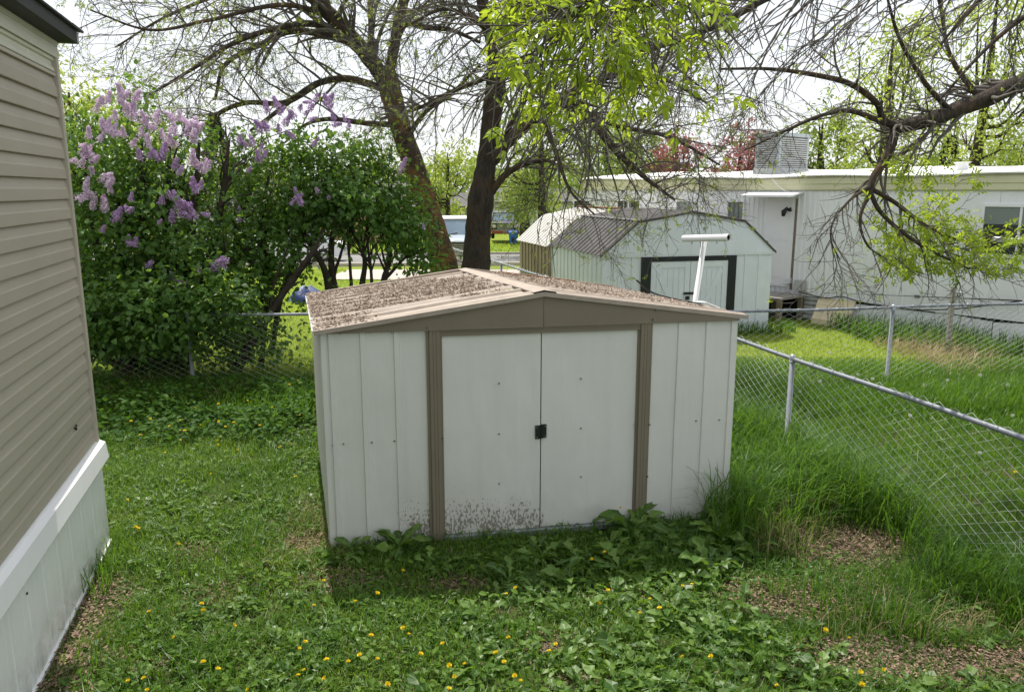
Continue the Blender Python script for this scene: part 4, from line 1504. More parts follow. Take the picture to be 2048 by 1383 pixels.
    mb.build('number_plate', M['old_board'], bo, local=True)
    for s in (-1, 1):
        for y in (0.95, 4.1):
            mb = MB()
            th = np.linspace(0, 2 * np.pi, 19)
            r0 = 0.37 + lift * 0.5
            rows = []
            for x, r in ((0.74, 0.20), (0.74, r0 - 0.03), (0.77, r0), (0.95, r0), (0.97, r0 - 0.03), (0.97, 0.20)):
                rows.append(np.stack([np.full(19, s * x), y + r * np.cos(th), r0 + r * np.sin(th)], 1))
            mb.grid(np.array(rows))
            wh = mb.build('wheel', M['rubber'], **kw)
            mb = MB()
            mb.tube([(s * 0.80, y, r0), (s * 0.95, y, r0), (s * 0.98, y, r0)], [0.20, 0.20, 0.09], 12)
            mb.build('rim', M['chrome'], wh, local=True)
    return o


q1 = G(925, 545)
pickup('pickup_truck', 'silver square-fronted pickup truck parked behind the two tree trunks', (P(918, 520, 26.5)[0], 26.5, float(gz(0, 26.5))), math.radians(5.5), M['truck_beige'], M['truck_silver'], M['truck_beige'], M['car_white'], 0.12)
pickup('pickup_truck', 'dark purple pickup truck with a red bumper across the road', (P(1010, 440, 57)[0], 57.0, -1.1 + 0.35), math.radians(3), M['truck_purple'], M['truck_purple'], M['truck_red'], M['truck_purple'], 0.15)


def car(name, label, loc, rotz, paint):
    o = thing(name, label, 'car', loc, rotz=rotz)
    kw = dict(parent=o, local=True)
    mb = MB()
    xs_ = [0, 0.3, 1.2, 3.4, 4.2, 4.4]
    top = [0.62, 0.80, 0.88, 0.90, 0.86, 0.65]
    rows = []
    for y in (-0.86, -0.84, 0, 0.84, 0.86):
        rows.append([(x, y, t if abs(y) < 0.85 else 0.30) for x, t in zip(xs_, top)])
    mb.grid(np.array(rows))
    mb.box((0.02, -0.85, 0.28), (4.38, 0.85, 0.45))
    mb.build('body', paint, smooth=False, **kw)
    mb = MB()
    mb.hexa([(1.15, -0.78, 0.86), (3.75, -0.78, 0.86), (3.75, 0.78, 0.86), (1.15, 0.78, 0.86), (1.75, -0.62, 1.36), (3.15, -0.62, 1.36), (3.15, 0.62, 1.36), (1.75, 0.62, 1.36)])
    mb.build('window', M['windscreen'], **kw)
    mb = MB()
    mb.hexa([(1.72, -0.63, 1.361), (3.2, -0.63, 1.361), (3.2, 0.63, 1.361), (1.72, 0.63, 1.361), (1.85, -0.55, 1.43), (3.05, -0.55, 1.43), (3.05, 0.55, 1.43), (1.85, 0.55, 1.43)])
    mb.build('roof', paint, **kw)
    for x in (0.85, 3.5):
        for s in (-1, 1):
            mb = MB()
            mb.tube([(x, s * 0.70, 0.31), (x, s * 0.88, 0.31)], 0.31, 16)
            w_ = mb.build('wheel', M['rubber'], **kw)
            mb = MB()
            mb.tube([(x, s * 0.87, 0.31), (x, s * 0.90, 0.31)], [0.19, 0.12], 12)
            mb.build('rim', M['chrome'], w_, local=True)
    return o


q = P(560, 470, 36)
car('parked_car', 'white car parked on the road, glimpsed through the lilac leaves', (q[0] - 1.5, 36.0, float(gz(0, 36))), 0.1, M['car_white'])

bq = G(1026, 489)
bd = float(bq[1])
bx = float(bq[0])
bz = float(gz(0, bd)) + 0.02
bino = thing('recycling_bin', 'blue wheeled recycling bin standing at the far kerb', 'bin', (bx, bd, bz))
mb = MB()
mb.hexa([(-0.25, -0.27, 0.08), (0.25, -0.27, 0.08), (0.25, 0.22, 0.08), (-0.25, 0.22, 0.08), (-0.31, -0.36, 0.86), (0.31, -0.36, 0.86), (0.31, 0.28, 0.86), (-0.31, 0.28, 0.86)])
bodyo = mb.build('bin_body', M['blue_plastic'], bino, local=True)
mb = MB()
mb.hexa([(-0.34, -0.40, 0.862), (0.34, -0.40, 0.862), (0.34, 0.32, 0.862), (-0.34, 0.32, 0.862), (-0.27, -0.30, 0.96), (0.27, -0.30, 0.96), (0.27, 0.26, 0.96), (-0.27, 0.26, 0.96)])
mb.build('lid', M['blue_plastic'], bino, local=True)
mb = MB()
mb.hexa([(-0.10, -0.33, 0.2), (0.10, -0.33, 0.2), (0.10, -0.26, 0.2), (-0.10, -0.26, 0.2), (-0.10, -0.375, 0.5), (0.10, -0.375, 0.5), (0.10, -0.30, 0.5), (-0.10, -0.30, 0.5)])
mb.build('grip_recess', M['truck_purple'], bodyo, local=True)
for s in (-1, 1):
    mb = MB()
    mb.tube([(s * 0.22, 0.22, 0.12), (s * 0.30, 0.22, 0.12)], 0.12, 12)
    mb.build('wheel', M['rubber'], bino, local=True)


def far_house(label, x, y, w, d, h, rise, wall, roof, rot=0.1, wins=3, z=-1.1, name='house'):
    o = thing(name, label, 'house', (x, y, z), rotz=rot)
    kw = dict(parent=o, local=True)
    MB().box((-w / 2, 0, 0), (w / 2, d, h)).build('wall', wall, **kw)
    mb = MB()
    e = 0.35
    c = [(-w / 2 - e, -e, h), (w / 2 + e, -e, h), (w / 2 + e, d / 2, h + rise), (-w / 2 - e, d / 2, h + rise), (-w / 2 - e, d + e, h), (w / 2 + e, d + e, h)]
    c2 = [(a, b_, z_ + 0.12) for a, b_, z_ in c]
    mb.add(c + c2, [[[6, 7, 8, 9], [9, 8, 11, 10], [0, 1, 7, 6], [0, 3, 2, 1], [3, 4, 5, 2], [4, 10, 11, 5], [0, 6, 9, 3], [3, 9, 10, 4], [1, 2, 8, 7], [2, 5, 11, 8]]])
    mb.build('roof', roof, **kw)
    mb = MB()
    for s in (-1, 1):
        mb.add([(s * w / 2, 0, h), (s * w / 2, d, h), (s * w / 2, d / 2, h + rise - 0.02)], [[[0, 1, 2]]])
    mb.build('gable', wall, **kw)
    for i in range(wins):
        xc = -w / 2 + w * (i + 0.5) / wins
        mb = MB()
        for a in ((xc - 0.58, xc - 0.5, 0.9, 2.1), (xc + 0.5, xc + 0.58, 0.9, 2.1), (xc - 0.499, xc + 0.499, 2.02, 2.1), (xc - 0.499, xc + 0.499, 0.9, 0.98)):
            mb.box((a[0], -0.06, a[2]), (a[1], -0.002, a[3]))
        f_ = mb.build('window', M['white_vinyl'], **kw)
        MB().box((xc - 0.499, -0.03, 0.981), (xc + 0.499, -0.004, 2.019)).build('pane', M['glass'], f_, local=True)
    return o


far_house('white far house behind the dark pickup truck', P(1030, 420, 72)[0] + 1.5, 72, 11, 6, 2.7, 1.2, M['house_white'], M['house_roof'], 0.05, 4)
far_house('long grey far house seen between the tree trunks', P(890, 410, 66)[0] - 2.5, 66, 10, 6, 2.4, 1.1, M['house_grey'], M['house_roof'], 0.08, 3)
far_house('tan far house showing through the right lilac bush', P(660, 390, 58)[0], 58, 10, 6, 2.9, 1.6, M['house_tan'], M['house_roof'], 0.05, 3)
far_house('white far house behind the left lilac bush', P(330, 400, 54)[0], 54, 11, 6, 2.6, 1.2, M['house_white'], M['house_roof'], 0.1, 4)

# blue tarp heap under the lilac
q = G(615, 640) * 0 + P(616, 600, 19.5)
mb = MB()
th = np.linspace(0, 2 * np.pi, 19)
rows = []
for k, (r, z) in enumerate(((0.60, 0.0), (0.56, 0.10), (0.46, 0.20), (0.30, 0.27), (0.14, 0.36), (0.0, 0.38))):
    rr = r * (1 + 0.26 * np.sin(th * 3 + k) + 0.16 * np.sin(th * 5 + 2 * k))
    rr[-1] = rr[0]
    rows.append(np.stack([q[0] + 0.8 * rr * np.cos(th), 19.5 + 0.7 * rr * np.sin(th), np.full(19, z) + (0.05 * np.sin(th * 2) if 0 < k < 5 else 0)], 1))
mb.grid(np.array(rows))
tag(mb.build('blue_tarp', M['blue_tarp'], smooth=True), 'heap of dark blue tarp on the lawn, seen under the right lilac bush', 'tarp')
# ================================================================ VEGETATION
def place(T, F, pos_, X_, Y_, Z_, sc):
    """copies of a template (k,3) put into one big array"""
    k = len(T)
    n = len(pos_)
    sc = np.asarray(sc, float).reshape(n, -1)
    V = pos_[:, None, :] + (X_[:, None, :] * T[None, :, 0:1] + Y_[:, None, :] * T[None, :, 1:2] + Z_[:, None, :] * T[None, :, 2:3]) * sc[:, None, :]
    off = (np.arange(n) * k)[:, None, None]
    return V.reshape(-1, 3), [(np.asarray(f)[None] + off).reshape(-1, np.asarray(f).shape[1]) for f in F]


class Big:
    def __init__(s):
        s.V, s.F, s.n, s.A = [], {}, 0, []

    def add(s, V, Fs, attr=None):
        for f in Fs:
            s.F.setdefault(f.shape[1], []).append(f + s.n)
        s.V.append(V)
        s.A.append(np.zeros(len(V)) if attr is None else attr)
        s.n += len(V)

    def build(s, name, mat, parent=None, attr=False, **kw):
        return mk(name, np.concatenate(s.V), [np.concatenate(v) for v in s.F.values()], mat, parent, attr=np.concatenate(s.A) if attr else None, **kw)


def rand_dir(n, zb=0.0, zs=1.0):
    v = rng.normal(size=(n, 3))
    v[:, 2] = v[:, 2] * zs + zb
    return nrm(v)


def basis(X_, up_hint=None):
    """leaf frame: X along the leaf, Z roughly up_hint"""
    h = rand_dir(len(X_), 0.8) if up_hint is None else up_hint
    Y_ = nrm(np.cross(h, X_))
    return X_, Y_, np.cross(X_, Y_)


# leaf shapes (x along, y across, z fold)
T_HEART = np.array([(0, 0, 0), (0.22, 0.34, 0.10), (0.55, 0.30, 0.09), (1, 0, -0.10), (0.22, -0.34, 0.10), (0.55, -0.30, 0.09)])
F_HEART = [np.array([(0, 3, 2, 1), (0, 4, 5, 3)])]
T_LANCE = np.array([(0, 0, 0), (0.30, 0.20, 0.05), (0.65, 0.17, 0.03), (1, 0, -0.12), (0.30, -0.20, 0.05), (0.65, -0.17, 0.03)])
F_LANCE = F_HEART


def cluster_template(kind):
    """five leaflets on a stalk"""
    Vs, F4 = [], []
    for i, (x, ang, l) in enumerate(((0.45, 1.0, 0.55), (0.45, -1.0, 0.55), (0.85, 0.85, 0.6), (0.85, -0.85, 0.6), (1.0, 0.05, 0.75))):
        c, s = math.cos(ang), math.sin(ang)
        t = T_LANCE * l
        t = t + 0
        v = np.stack([x + t[:, 0] * c - t[:, 1] * s, t[:, 0] * s + t[:, 1] * c, t[:, 2] - 0.25 * t[:, 0] ** 2 + 0.05 * (i % 3)], 1)
        F4.append(F_LANCE[0] + 6 * i)
        Vs.append(v)
    return np.concatenate(Vs), [np.concatenate(F4)]


T_CL, F_CL = cluster_template(0)


def grow(par, prad, n, tmin, tmax, lmin, lmax, seg, mixp, up_, droop, wander, rfac, tip, curl=0.0, lenpow=1.0):
    """children along parent polylines par (N,m,3) with radii prad (N,m)"""
    Np, m = par.shape[:2]
    L = np.linalg.norm(np.diff(par, axis=1), axis=2).sum(1)
    i = rng.choice(Np, n, p=L / L.sum())
    t = tmin + (tmax - tmin) * rng.random(n) ** 0.9
    u = t * (m - 1)
    j = np.minimum(u.astype(int), m - 2)
    f = (u - j)[:, None]
    p0 = par[i, j] * (1 - f) + par[i, j + 1] * f
    tang = nrm(par[i, j + 1] - par[i, j])
    r0 = prad[i, j] * (1 - f[:, 0]) + prad[i, j + 1] * f[:, 0]
    rd = rand_dir(n)
    rd = nrm(rd - tang * (rd * tang).sum(1, keepdims=True))
    d = nrm(tang * mixp + rd * (1 - mixp) + np.array([0, 0, up_]))
    ln = (lmin + (lmax - lmin) * rng.random(n) ** lenpow) * (1.15 - 0.5 * t)
    pts = [p0]
    step = (ln / seg)[:, None]
    crl = rand_dir(n) * curl
    for k in range(seg):
        d = nrm(d + np.array([0, 0, -droop]) / seg + rng.normal(size=(n, 3)) * wander + crl / seg)
        pts.append(pts[-1] + d * step)
    Pt = np.stack(pts, 1)
    rr = np.minimum(r0 * rfac, 0.5)
    R = rr[:, None] * np.linspace(1, 0, seg + 1)[None] + tip
    return Pt, R


def fit(Pt, R, m):
    """resample a list of polylines to m points"""
    out, rad = [], []
    for p_, r_ in zip(Pt, R):
        q_ = spline(np.c_[p_, r_], m)
        out.append(q_[:, :3])
        rad.append(np.maximum(q_[:, 3], 0.002))
    return np.array(out), np.array(rad)


def limb(o, name, pts, mat, sides=10, n=26, rough=0.06, kind=None):
    """one tapering limb, pts (k,4) with radius"""
    q_ = spline(np.asarray(pts, float), n)
    pth, rad = q_[:, :3], np.maximum(q_[:, 3], 0.004)
    V, F = tubes(pth[None], rad[None], sides)
    c = np.repeat(pth, sides, 0)
    V = c + (V - c) * (1 + rough * rng.normal(size=(len(V), 1)).clip(-2, 2))
    return mk(name, V, [F], mat, o, smooth=True)


def px_limb(*pts):
    """(px, py, distance, width in px) -> points with radius"""
    return np.array([[*P(x, y, d), w * d / F_PX / 2] for x, y, d, w in pts])


def leaves_on(big, Pt, n, T, F, s0, s1, tmin=0.3, hang=0.4, spread=0.05, mask=None):
    Np, m = Pt.shape[:2]
    i = rng.integers(0, Np, n)
    u = (tmin + (1 - tmin) * rng.random(n)) * (m - 1)
    j = np.minimum(u.astype(int), m - 2)
    f = (u - j)[:, None]
    p0 = Pt[i, j] * (1 - f) + Pt[i, j + 1] * f + rng.normal(size=(n, 3)) * spread
    tg = nrm(Pt[i, j + 1] - Pt[i, j])
    X_ = nrm(tg * 0.5 + rand_dir(n) * 0.9 + np.array([0, 0, -hang]))
    if mask is not None:
        k = mask(p0)
        p0, X_ = p0[k], X_[k]
    X_, Y_, Z_ = basis(X_)
    V, Fs = place(T, F, p0, X_, Y_, Z_, s0 + (s1 - s0) * rng.random(len(p0)))
    big.add(V, Fs)


# ---------------------------------------------------------------- the two trunks in the middle
def mid_tree(label, barkm, trunk, limbs, n1, n2, n3, nleaf, base):
    for l in limbs:
        l[:, 3] *= 0.62
    o = thing('tree', label, 'tree', base)
    limb(o, 'trunk', trunk, barkm, 16, 46, 0.035)
    for l in limbs:
        limb(o, 'limb', l, M['bark_limb'], 9, 34, 0.035)
    par, pr = fit([l[:, :3] for l in limbs], [l[:, 3] for l in limbs], 18)
    b1, r1 = grow(par, pr, n1, 0.12, 1.0, 0.8, 2.3, 9, 0.45, 0.25, 0.5, 0.13, 0.34, 0.0034, 0.5)
    b2, r2 = grow(b1, r1, n2, 0.15, 1.0, 0.45, 1.25, 7, 0.5, 0.05, 0.32, 0.16, 0.42, 0.0024, 0.6)
    b3, r3 = grow(b2, r2, n3, 0.15, 1.0, 0.18, 0.6, 5, 0.55, 0.0, 0.2, 0.2, 0.5, 0.0022, 0.5)
    big = Big()
    for b_, r_, s in ((b1, r1, 6), (b2, r2, 4), (b3, r3, 3)):
        V, F = tubes(b_, r_, s)
        big.add(V, [F])
    big.build('twigs', M['twig'], o, kind='stuff', smooth=True)
    lv = Big()
    leaves_on(lv, b3, int(nleaf * 0.7), T_CL, F_CL, 0.035, 0.08, 0.5, 0.1, 0.02)
    leaves_on(lv, b2, int(nleaf * 0.3), T_CL, F_CL, 0.035, 0.08, 0.3, 0.1, 0.02)
    lv.build('leaves', M['leaf_olive'], o, kind='stuff')
    return o


dl = 15.0
tL = px_limb((905, 640, dl, 96), (893, 560, dl, 80), (874, 480, dl, 68), (850, 400, dl, 60), (820, 310, dl, 56), (795, 235, dl, 54), (778, 170, dl, 56), (772, 140, dl, 44))
tL[0, 2] = -0.15
tL[:, 3] *= 0.74
limbsL = [
    px_limb((776, 175, dl, 46), (740, 118, 14.9, 50), (690, 62, 14.7, 48), (635, 5, 14.4, 42), (560, -70, 14, 32), (440, -160, 13.6, 18)),
    px_limb((776, 165, dl, 30), (788, 95, 15.2, 34), (800, 30, 15.5, 32), (822, -50, 15.7, 26), (850, -200, 16, 12)),
    px_limb((715, 92, 14.8, 24), (640, 50, 14.6, 22), (560, 55, 14.2, 18), (470, 85, 13.9, 15), (390, 135, 13.5, 11), (300, 190, 13.2, 7)),
    px_limb((700, 80, 14.8, 22), (590, 62, 14.9, 20), (520, 90, 15, 16), (450, 130, 15.2, 13), (430, 200, 15.2, 8)),
    px_limb((768, 178, dl, 24), (700, 158, 14.8, 22), (640, 165, 14.6, 20), (590, 195, 14.4, 16), (545, 230, 14.3, 13), (500, 262, 14.2, 8)),
    px_limb((640, 165, 14.6, 18), (570, 205, 14.7, 17), (490, 206, 14.9, 15), (430, 232, 15, 13), (390, 275, 15, 9), (350, 330, 15, 6)),
    px_limb((795, 250, dl, 20), (730, 246, 14.8, 17), (660, 238, 14.7, 14), (610, 250, 14.6, 10), (570, 285, 14.5, 6)),
    px_limb((812, 280, dl, 18), (850, 225, 14.8, 14), (900, 190, 14.6, 12), (960, 130, 14.2, 8)),
    px_limb((740, 118, 14.9, 20), (742, 40, 15.4, 18), (735, -60, 16, 12)),
    px_limb((800, 40, 15.4, 20), (850, 55, 15.0, 17), (900, 60, 14.7, 14), (960, 85, 14.4, 9)),
    px_limb((690, 62, 14.7, 22), (600, -10, 15.2, 18), (480, -20, 15.6, 14), (340, 30, 15.7, 9), (230, 95, 15.6, 5)),
    px_limb((660, 30, 14.6, 18), (560, 10, 13.6, 14), (420, 40, 12.8, 11), (300, 60, 12.2, 8), (180, 20, 11.8, 5)),
]
mid_tree('leaning tree with orange lichen on its trunk, left of the two trunks', M['bark_orange'], tL, limbsL, 190, 900, 3000, 5200, (tL[0, 0], tL[0, 1], 0))
dr = 14.0
tR = px_limb((948, 690, dr, 112), (951, 560, dr, 92), (955, 480, dr, 76), (962, 400, dr, 76), (972, 330, dr, 58), (982, 250, dr, 56), (990, 180, dr, 58), (996, 120, dr, 62), (998, 95, dr, 50))
tR[0, 2] = -0.15
tR[:, 3] *= 0.67
limbsR = [
    px_limb((998, 130, dr, 44), (978, 60, 14.1, 38), (962, -10, 14.2, 34), (940, -120, 14.4, 22), (900, -260, 14.6, 10)),
    px_limb((998, 125, dr, 44), (1018, 60, 13.9, 44), (1026, -10, 13.8, 40), (1040, -120, 13.6, 28), (1080, -300, 13.4, 12)),
    px_limb((972, 335, dr, 44), (1005, 295, 13.9, 42), (1045, 255, 13.7, 40), (1085, 225, 13.5, 36), (1130, 205, 13.3, 32), (1185, 245, 13.1, 28), (1235, 305, 12.9, 22), (1290, 355, 12.7, 15), (1350, 400, 12.5, 8)),
    px_limb((1100, 220, 13.4, 24), (1165, 175, 13.2, 24), (1240, 150, 13, 18), (1330, 160, 12.7, 12), (1420, 210, 12.4, 6)),
    px_limb((975, 395, dr, 26), (1010, 350, 13.9, 22), (1050, 328, 13.8, 18), (1092, 320, 13.7, 13)),
    px_limb((985, 150, dr, 18), (900, 185, 13.8, 14), (840, 215, 13.7, 12), (760, 238, 13.6, 8)),
    px_limb((1000, 290, dr, 16), (1060, 190, 13.6, 14), (1120, 195, 13.2, 11), (1200, 215, 12.9, 8)),
    px_limb((1018, 60, 13.9, 20), (1110, 20, 13.4, 18), (1220, 60, 12.8, 14), (1330, 120, 12.3, 9), (1420, 190, 12, 5)),
    px_limb((1130, 205, 13.3, 20), (1230, 250, 12.8, 15), (1340, 275, 12.4, 11), (1440, 330, 12.1, 6)),
    px_limb((1080, 228, 13.5, 18), (1110, 300, 13.0, 14), (1140, 380, 12.7, 9), (1190, 430, 12.5, 5)),
    px_limb((975, 60, 14.1, 16), (930, 30, 13.6, 13), (880, 20, 13.2, 10), (800, 60, 12.9, 6)),
]
mid_tree('dark-barked upright tree with a drooping right limb, right of the two trunks', M['bark_dark'], tR, limbsR, 190, 950, 3400, 3600, (tR[0, 0], tR[0, 1], 0))

# ---------------------------------------------------------------- the big tree beyond the right edge whose boughs hang into the picture
oT = thing('tree', 'big tree at the right edge with bare drooping boughs and bright fresh leaves', 'tree', (6.4, 7.7, 0))
trunkO = np.array([[6.4, 7.7, -0.1, 0.36], [6.42, 7.72, 0.8, 0.29], [6.3, 7.7, 2.2, 0.25], [6.25, 7.6, 3.6, 0.24], [6.3, 7.5, 5.4, 0.21], [6.5, 7.4, 7.4, 0.15], [6.8, 7.2, 9.6, 0.07]])
limb(oT, 'trunk', trunkO, M['bark_dark'], 14, 40, 0.035)
E0 = px_limb((2048, 165, 7.4, 42), (1980, 195, 7.3, 38), (1900, 225, 7.2, 33), (1840, 246, 7.1, 30), (1785, 256, 7.05, 28))
E0 = np.vstack([[6.25, 7.6, 3.75, 0.13], [5.6, 7.5, 3.95, 0.115], E0])
main = [
    E0,
    px_limb((1790, 256, 7.05, 24), (1783, 290, 7.0, 22), (1768, 325, 6.9, 19), (1748, 352, 6.85, 17), (1738, 385, 6.8, 15)),
    px_limb((1738, 380, 6.8, 12), (1762, 425, 6.75, 10), (1812, 470, 6.7, 9), (1870, 505, 6.65, 7), (1940, 538, 6.6, 4)),
    px_limb((1738, 375, 6.8, 12), (1790, 405, 6.9, 10), (1850, 450, 7.0, 8), (1910, 478, 7.05, 7), (1975, 487, 7.1, 4)),
    px_limb((1738, 385, 6.8, 10), (1720, 440, 6.7, 7), (1735, 490, 6.65, 5), (1775, 520, 6.6, 3)),
    px_limb((1735, 375, 6.8, 9), (1700, 400, 6.6, 6), (1668, 440, 6.5, 4.5), (1662, 480, 6.5, 4), (1680, 520, 6.4, 3)),
    px_limb((1788, 250, 7.05, 18), (1765, 238, 7.0, 16), (1752, 205, 6.9, 14), (1700, 168, 6.75, 13), (1630, 150, 6.6, 11), (1540, 138, 6.4, 8), (1440, 138, 6.2, 5)),
    px_limb((1770, 246, 7.0, 14), (1700, 222, 6.8, 11), (1640, 232, 6.6, 9), (1570, 262, 6.4, 7), (1490, 300, 6.2, 4)),
    px_limb((1900, 222, 7.2, 14), (1850, 165, 7.0, 10), (1800, 80, 6.7, 8), (1770, -20, 6.5, 5)),
    px_limb((1960, 200, 7.3, 14), (1900, 110, 7.4, 10), (1880, 10, 7.5, 7), (1850, -80, 7.5, 4)),
    # overhead boughs: out of the trunk, over the top of the picture and down into it
    np.vstack([[6.3, 7.5, 5.3, 0.13], [5.3, 6.4, 5.75, 0.105], [4.1, 5.5, 5.55, 0.085], px_limb((1720, -160, 4.8, 26), (1620, -50, 4.6, 20), (1525, 0, 4.4, 18), (1449, 43, 4.2, 16), (1363, 78, 4.05, 14), (1281, 104, 3.9, 8))]),
    np.vstack([[6.3, 7.5, 5.0, 0.10], [5.2, 6.2, 5.1, 0.08], [4.0, 5.0, 4.75, 0.06], px_limb((1600, -110, 3.9, 17), (1430, -35, 3.55, 14), (1310, 8, 3.4, 11), (1245, 18, 3.3, 9), (1200, 42, 3.2, 5))]),
    np.vstack([[6.3, 7.5, 5.2, 0.09], [5.0, 5.9, 5.5, 0.07], [3.6, 4.6, 4.95, 0.045], px_limb((1420, -140, 3.5, 12), (1320, -70, 3.2, 9), (1210, -20, 3.05, 7), (1120, 40, 3.0, 4))]),
    np.vstack([[6.4, 7.45, 6.2, 0.12], [5.6, 6.6, 6.4, 0.09], [4.9, 6.1, 6.0, 0.07], px_limb((1900, -180, 5.8, 16), (1780, -90, 5.6, 13), (1660, -30, 5.4, 9), (1580, 40, 5.3, 5))]),
    np.vstack([[6.45, 7.4, 6.0, 0.12], [6.0, 6.9, 6.1, 0.09], px_limb((2150, -160, 6.4, 18), (2060, -60, 6.3, 14), (1960, 0, 6.1, 10), (1880, 90, 6.0, 5))]),
    np.vstack([[6.45, 7.5, 4.6, 0.10], [5.8, 7.0, 4.9, 0.08], px_limb((2120, 0, 6.7, 16), (2040, 40, 6.5, 12), (1960, 110, 6.3, 8), (1880, 200, 6.2, 5))]),
]
for l in main:
    l[:, 3] *= 0.84
for l in main:
    limb(oT, 'limb', l, M['bark_limb'], 9, 40, 0.022)
mainP, mainR = fit([l[:, :3] for l in main], [l[:, 3] for l in main], 20)
low = [0, 1, 2, 3, 4, 5, 6, 7, 8, 9]
b1a, r1a = grow(mainP[low], mainR[low], 95, 0.25, 1.0, 0.30, 1.05, 8, 0.6, 0.05, 0.28, 0.15, 0.33, 0.0022, 0.9)
high = [10, 11, 12, 13, 14]
b1b, r1b = grow(mainP[high], mainR[high], 60, 0.3, 1.0, 0.4, 1.2, 8, 0.6, -0.05, 0.45, 0.11, 0.33, 0.0022, 0.6)
# long whips hanging down to the lower left from the highest boughs
nW = 22
wp = []
for k in range(nW):
    x0 = 1330 + 760 * (k + rng.random()) / nW
    d0 = 4.6 + 2.0 * rng.random()
    p0 = P(x0, -70, d0)
    dirw = nrm(np.array([-0.62 - 0.25 * rng.random(), -0.12 + 0.3 * rng.random(), -0.42 - 0.45 * rng.random()]))
    ln = 0.7 + 1.1 * rng.random()
    pts_ = [p0]
    for s_ in range(8):
        dirw = nrm(dirw + np.array([0, 0, -0.03]) + rng.normal(size=3) * 0.075)
        pts_.append(pts_[-1] + dirw * ln / 8)
    wp.append(pts_)
wP = np.array(wp)
# carry the whips' upper ends back to the nearest high bough
hb = mainP[high].reshape(-1, 3)
st = []
for k in range(nW):
    j = np.argmin(np.linalg.norm(hb - (wP[k, 0] + [0.6, 0.3, 0.35]), axis=1))
    st.append(spline(np.array([hb[j], (hb[j] + wP[k, 0]) / 2 + [0, 0, 0.12], wP[k, 0]]), 9))
stP = np.array(st)
wR = np.linspace(0.0066, 0.0022, 9)[None] * (0.7 + 0.6 * rng.random((nW, 1)))
b2a, r2a = grow(b1a, r1a, 520, 0.1, 1.0, 0.14, 0.55, 6, 0.5, 0.0, 0.2, 0.18, 0.45, 0.0013, 0.9)
b2b, r2b = grow(b1b, r1b, 300, 0.1, 1.0, 0.18, 0.6, 6, 0.55, 0.0, 0.4, 0.14, 0.6, 0.0018, 0.5)
b2w, r2w = grow(wP, wR, 280, 0.05, 1.0, 0.15, 0.6, 6, 0.6, 0.0, 0.3, 0.15, 0.6, 0.0017, 0.5)
b3a, r3a = grow(b2a, r2a, 800, 0.2, 1.0, 0.06, 0.24, 4, 0.5, 0.0, 0.3, 0.2, 0.7, 0.0013, 0.5)
b3w, r3w = grow(b2w, r2w, 520, 0.2, 1.0, 0.05, 0.2, 4, 0.5, 0.0, 0.2, 0.2, 0.7, 0.0013, 0.5)
big = Big()
for b_, r_, s in ((b1a, r1a, 6), (b1b, r1b, 6), (wP, wR, 6), (stP, np.full((nW, 9), 0.0085), 5), (b2a, r2a, 4), (b2b, r2b, 4), (b2w, r2w, 4), (b3a, r3a, 3), (b3w, r3w, 3)):
    V, F = tubes(b_, r_, s)
    big.add(V, [F])
big.build('twigs', M['twig'], oT, kind='stuff', smooth=True)


def to_px(p_):
    q_ = p_ - np.array([0, 0, CAM_H])
    y_ = q_[:, 1] * _cp - q_[:, 2] * _sp
    z_ = q_[:, 1] * _sp + q_[:, 2] * _cp
    return np.stack([1024 + F_PX * q_[:, 0] / y_, H_PX / 2 - F_PX * z_ / y_], 1)


lv = Big()
# leafy spray on the nearest boughs
sp_main = mainP[[11, 12]]
spr_r = mainR[[11, 12]]
s1, sr1 = grow(sp_main, spr_r, 52, 0.50, 1.0, 0.22, 0.75, 8, 0.5, 0.0, 0.34, 0.10, 0.45, 0.002, 0.4)
s2, sr2 = grow(s1, sr1, 150, 0.2, 1.0, 0.08, 0.24, 5, 0.5, -0.05, 0.4, 0.14, 0.6, 0.0014, 0.4)
big = Big()
for b_, r_, s in ((s1, sr1, 5), (s2, sr2, 4)):
    V, F = tubes(b_, r_, s)
    big.add(V, [F])
big.build('leafy_twigs', M['twig'], oT, kind='stuff', smooth=True)
leaves_on(lv, s2, 320, T_CL, F_CL, 0.038, 0.078, 0.3, 0.35, 0.012, mask=lambda p_: (to_px(p_)[:, 0] > 985 - 0.25 * (120 - to_px(p_)[:, 1]).clip(0, 200)) & (to_px(p_)[:, 1] < 205 + 60 * rng.random(len(p_))))
leaves_on(lv, s1, 110, T_CL, F_CL, 0.038, 0.078, 0.3, 0.35, 0.012, mask=lambda p_: (to_px(p_)[:, 0] > 985) & (to_px(p_)[:, 1] < 250))
leaves_on(lv, b2b, 420, T_CL, F_CL, 0.05, 0.085, 0.4, 0.3, 0.02, mask=lambda p_: (to_px(p_)[:, 0] < 1440) & (to_px(p_)[:, 0] > 990) & (to_px(p_)[:, 1] < 270))
# leaves at the lower right bough
leaves_on(lv, b2a, 2800, T_CL, F_CL, 0.04, 0.08, 0.3, 0.2, 0.06, mask=lambda p_: (to_px(p_)[:, 0] > 1735 + 60 * rng.random(len(p_))) & (to_px(p_)[:, 1] > 300) & (to_px(p_)[:, 1] < 520 + 40 * rng.random(len(p_))))
leaves_on(lv, b3a, 1900, T_CL, F_CL, 0.05, 0.09, 0.4, 0.2, 0.03, mask=lambda p_: (to_px(p_)[:, 0] > 1760) & (to_px(p_)[:, 1] > 330) & (to_px(p_)[:, 1] < 540))
leaves_on(lv, b3a, 260, T_CL, F_CL, 0.02, 0.045, 0.5, 0.1, 0.01)
leaves_on(lv, b3w, 160, T_CL, F_CL, 0.015, 0.035, 0.6, 0.1, 0.01)
lv.build('leaves', M['leaf_bright'], oT, kind='stuff')

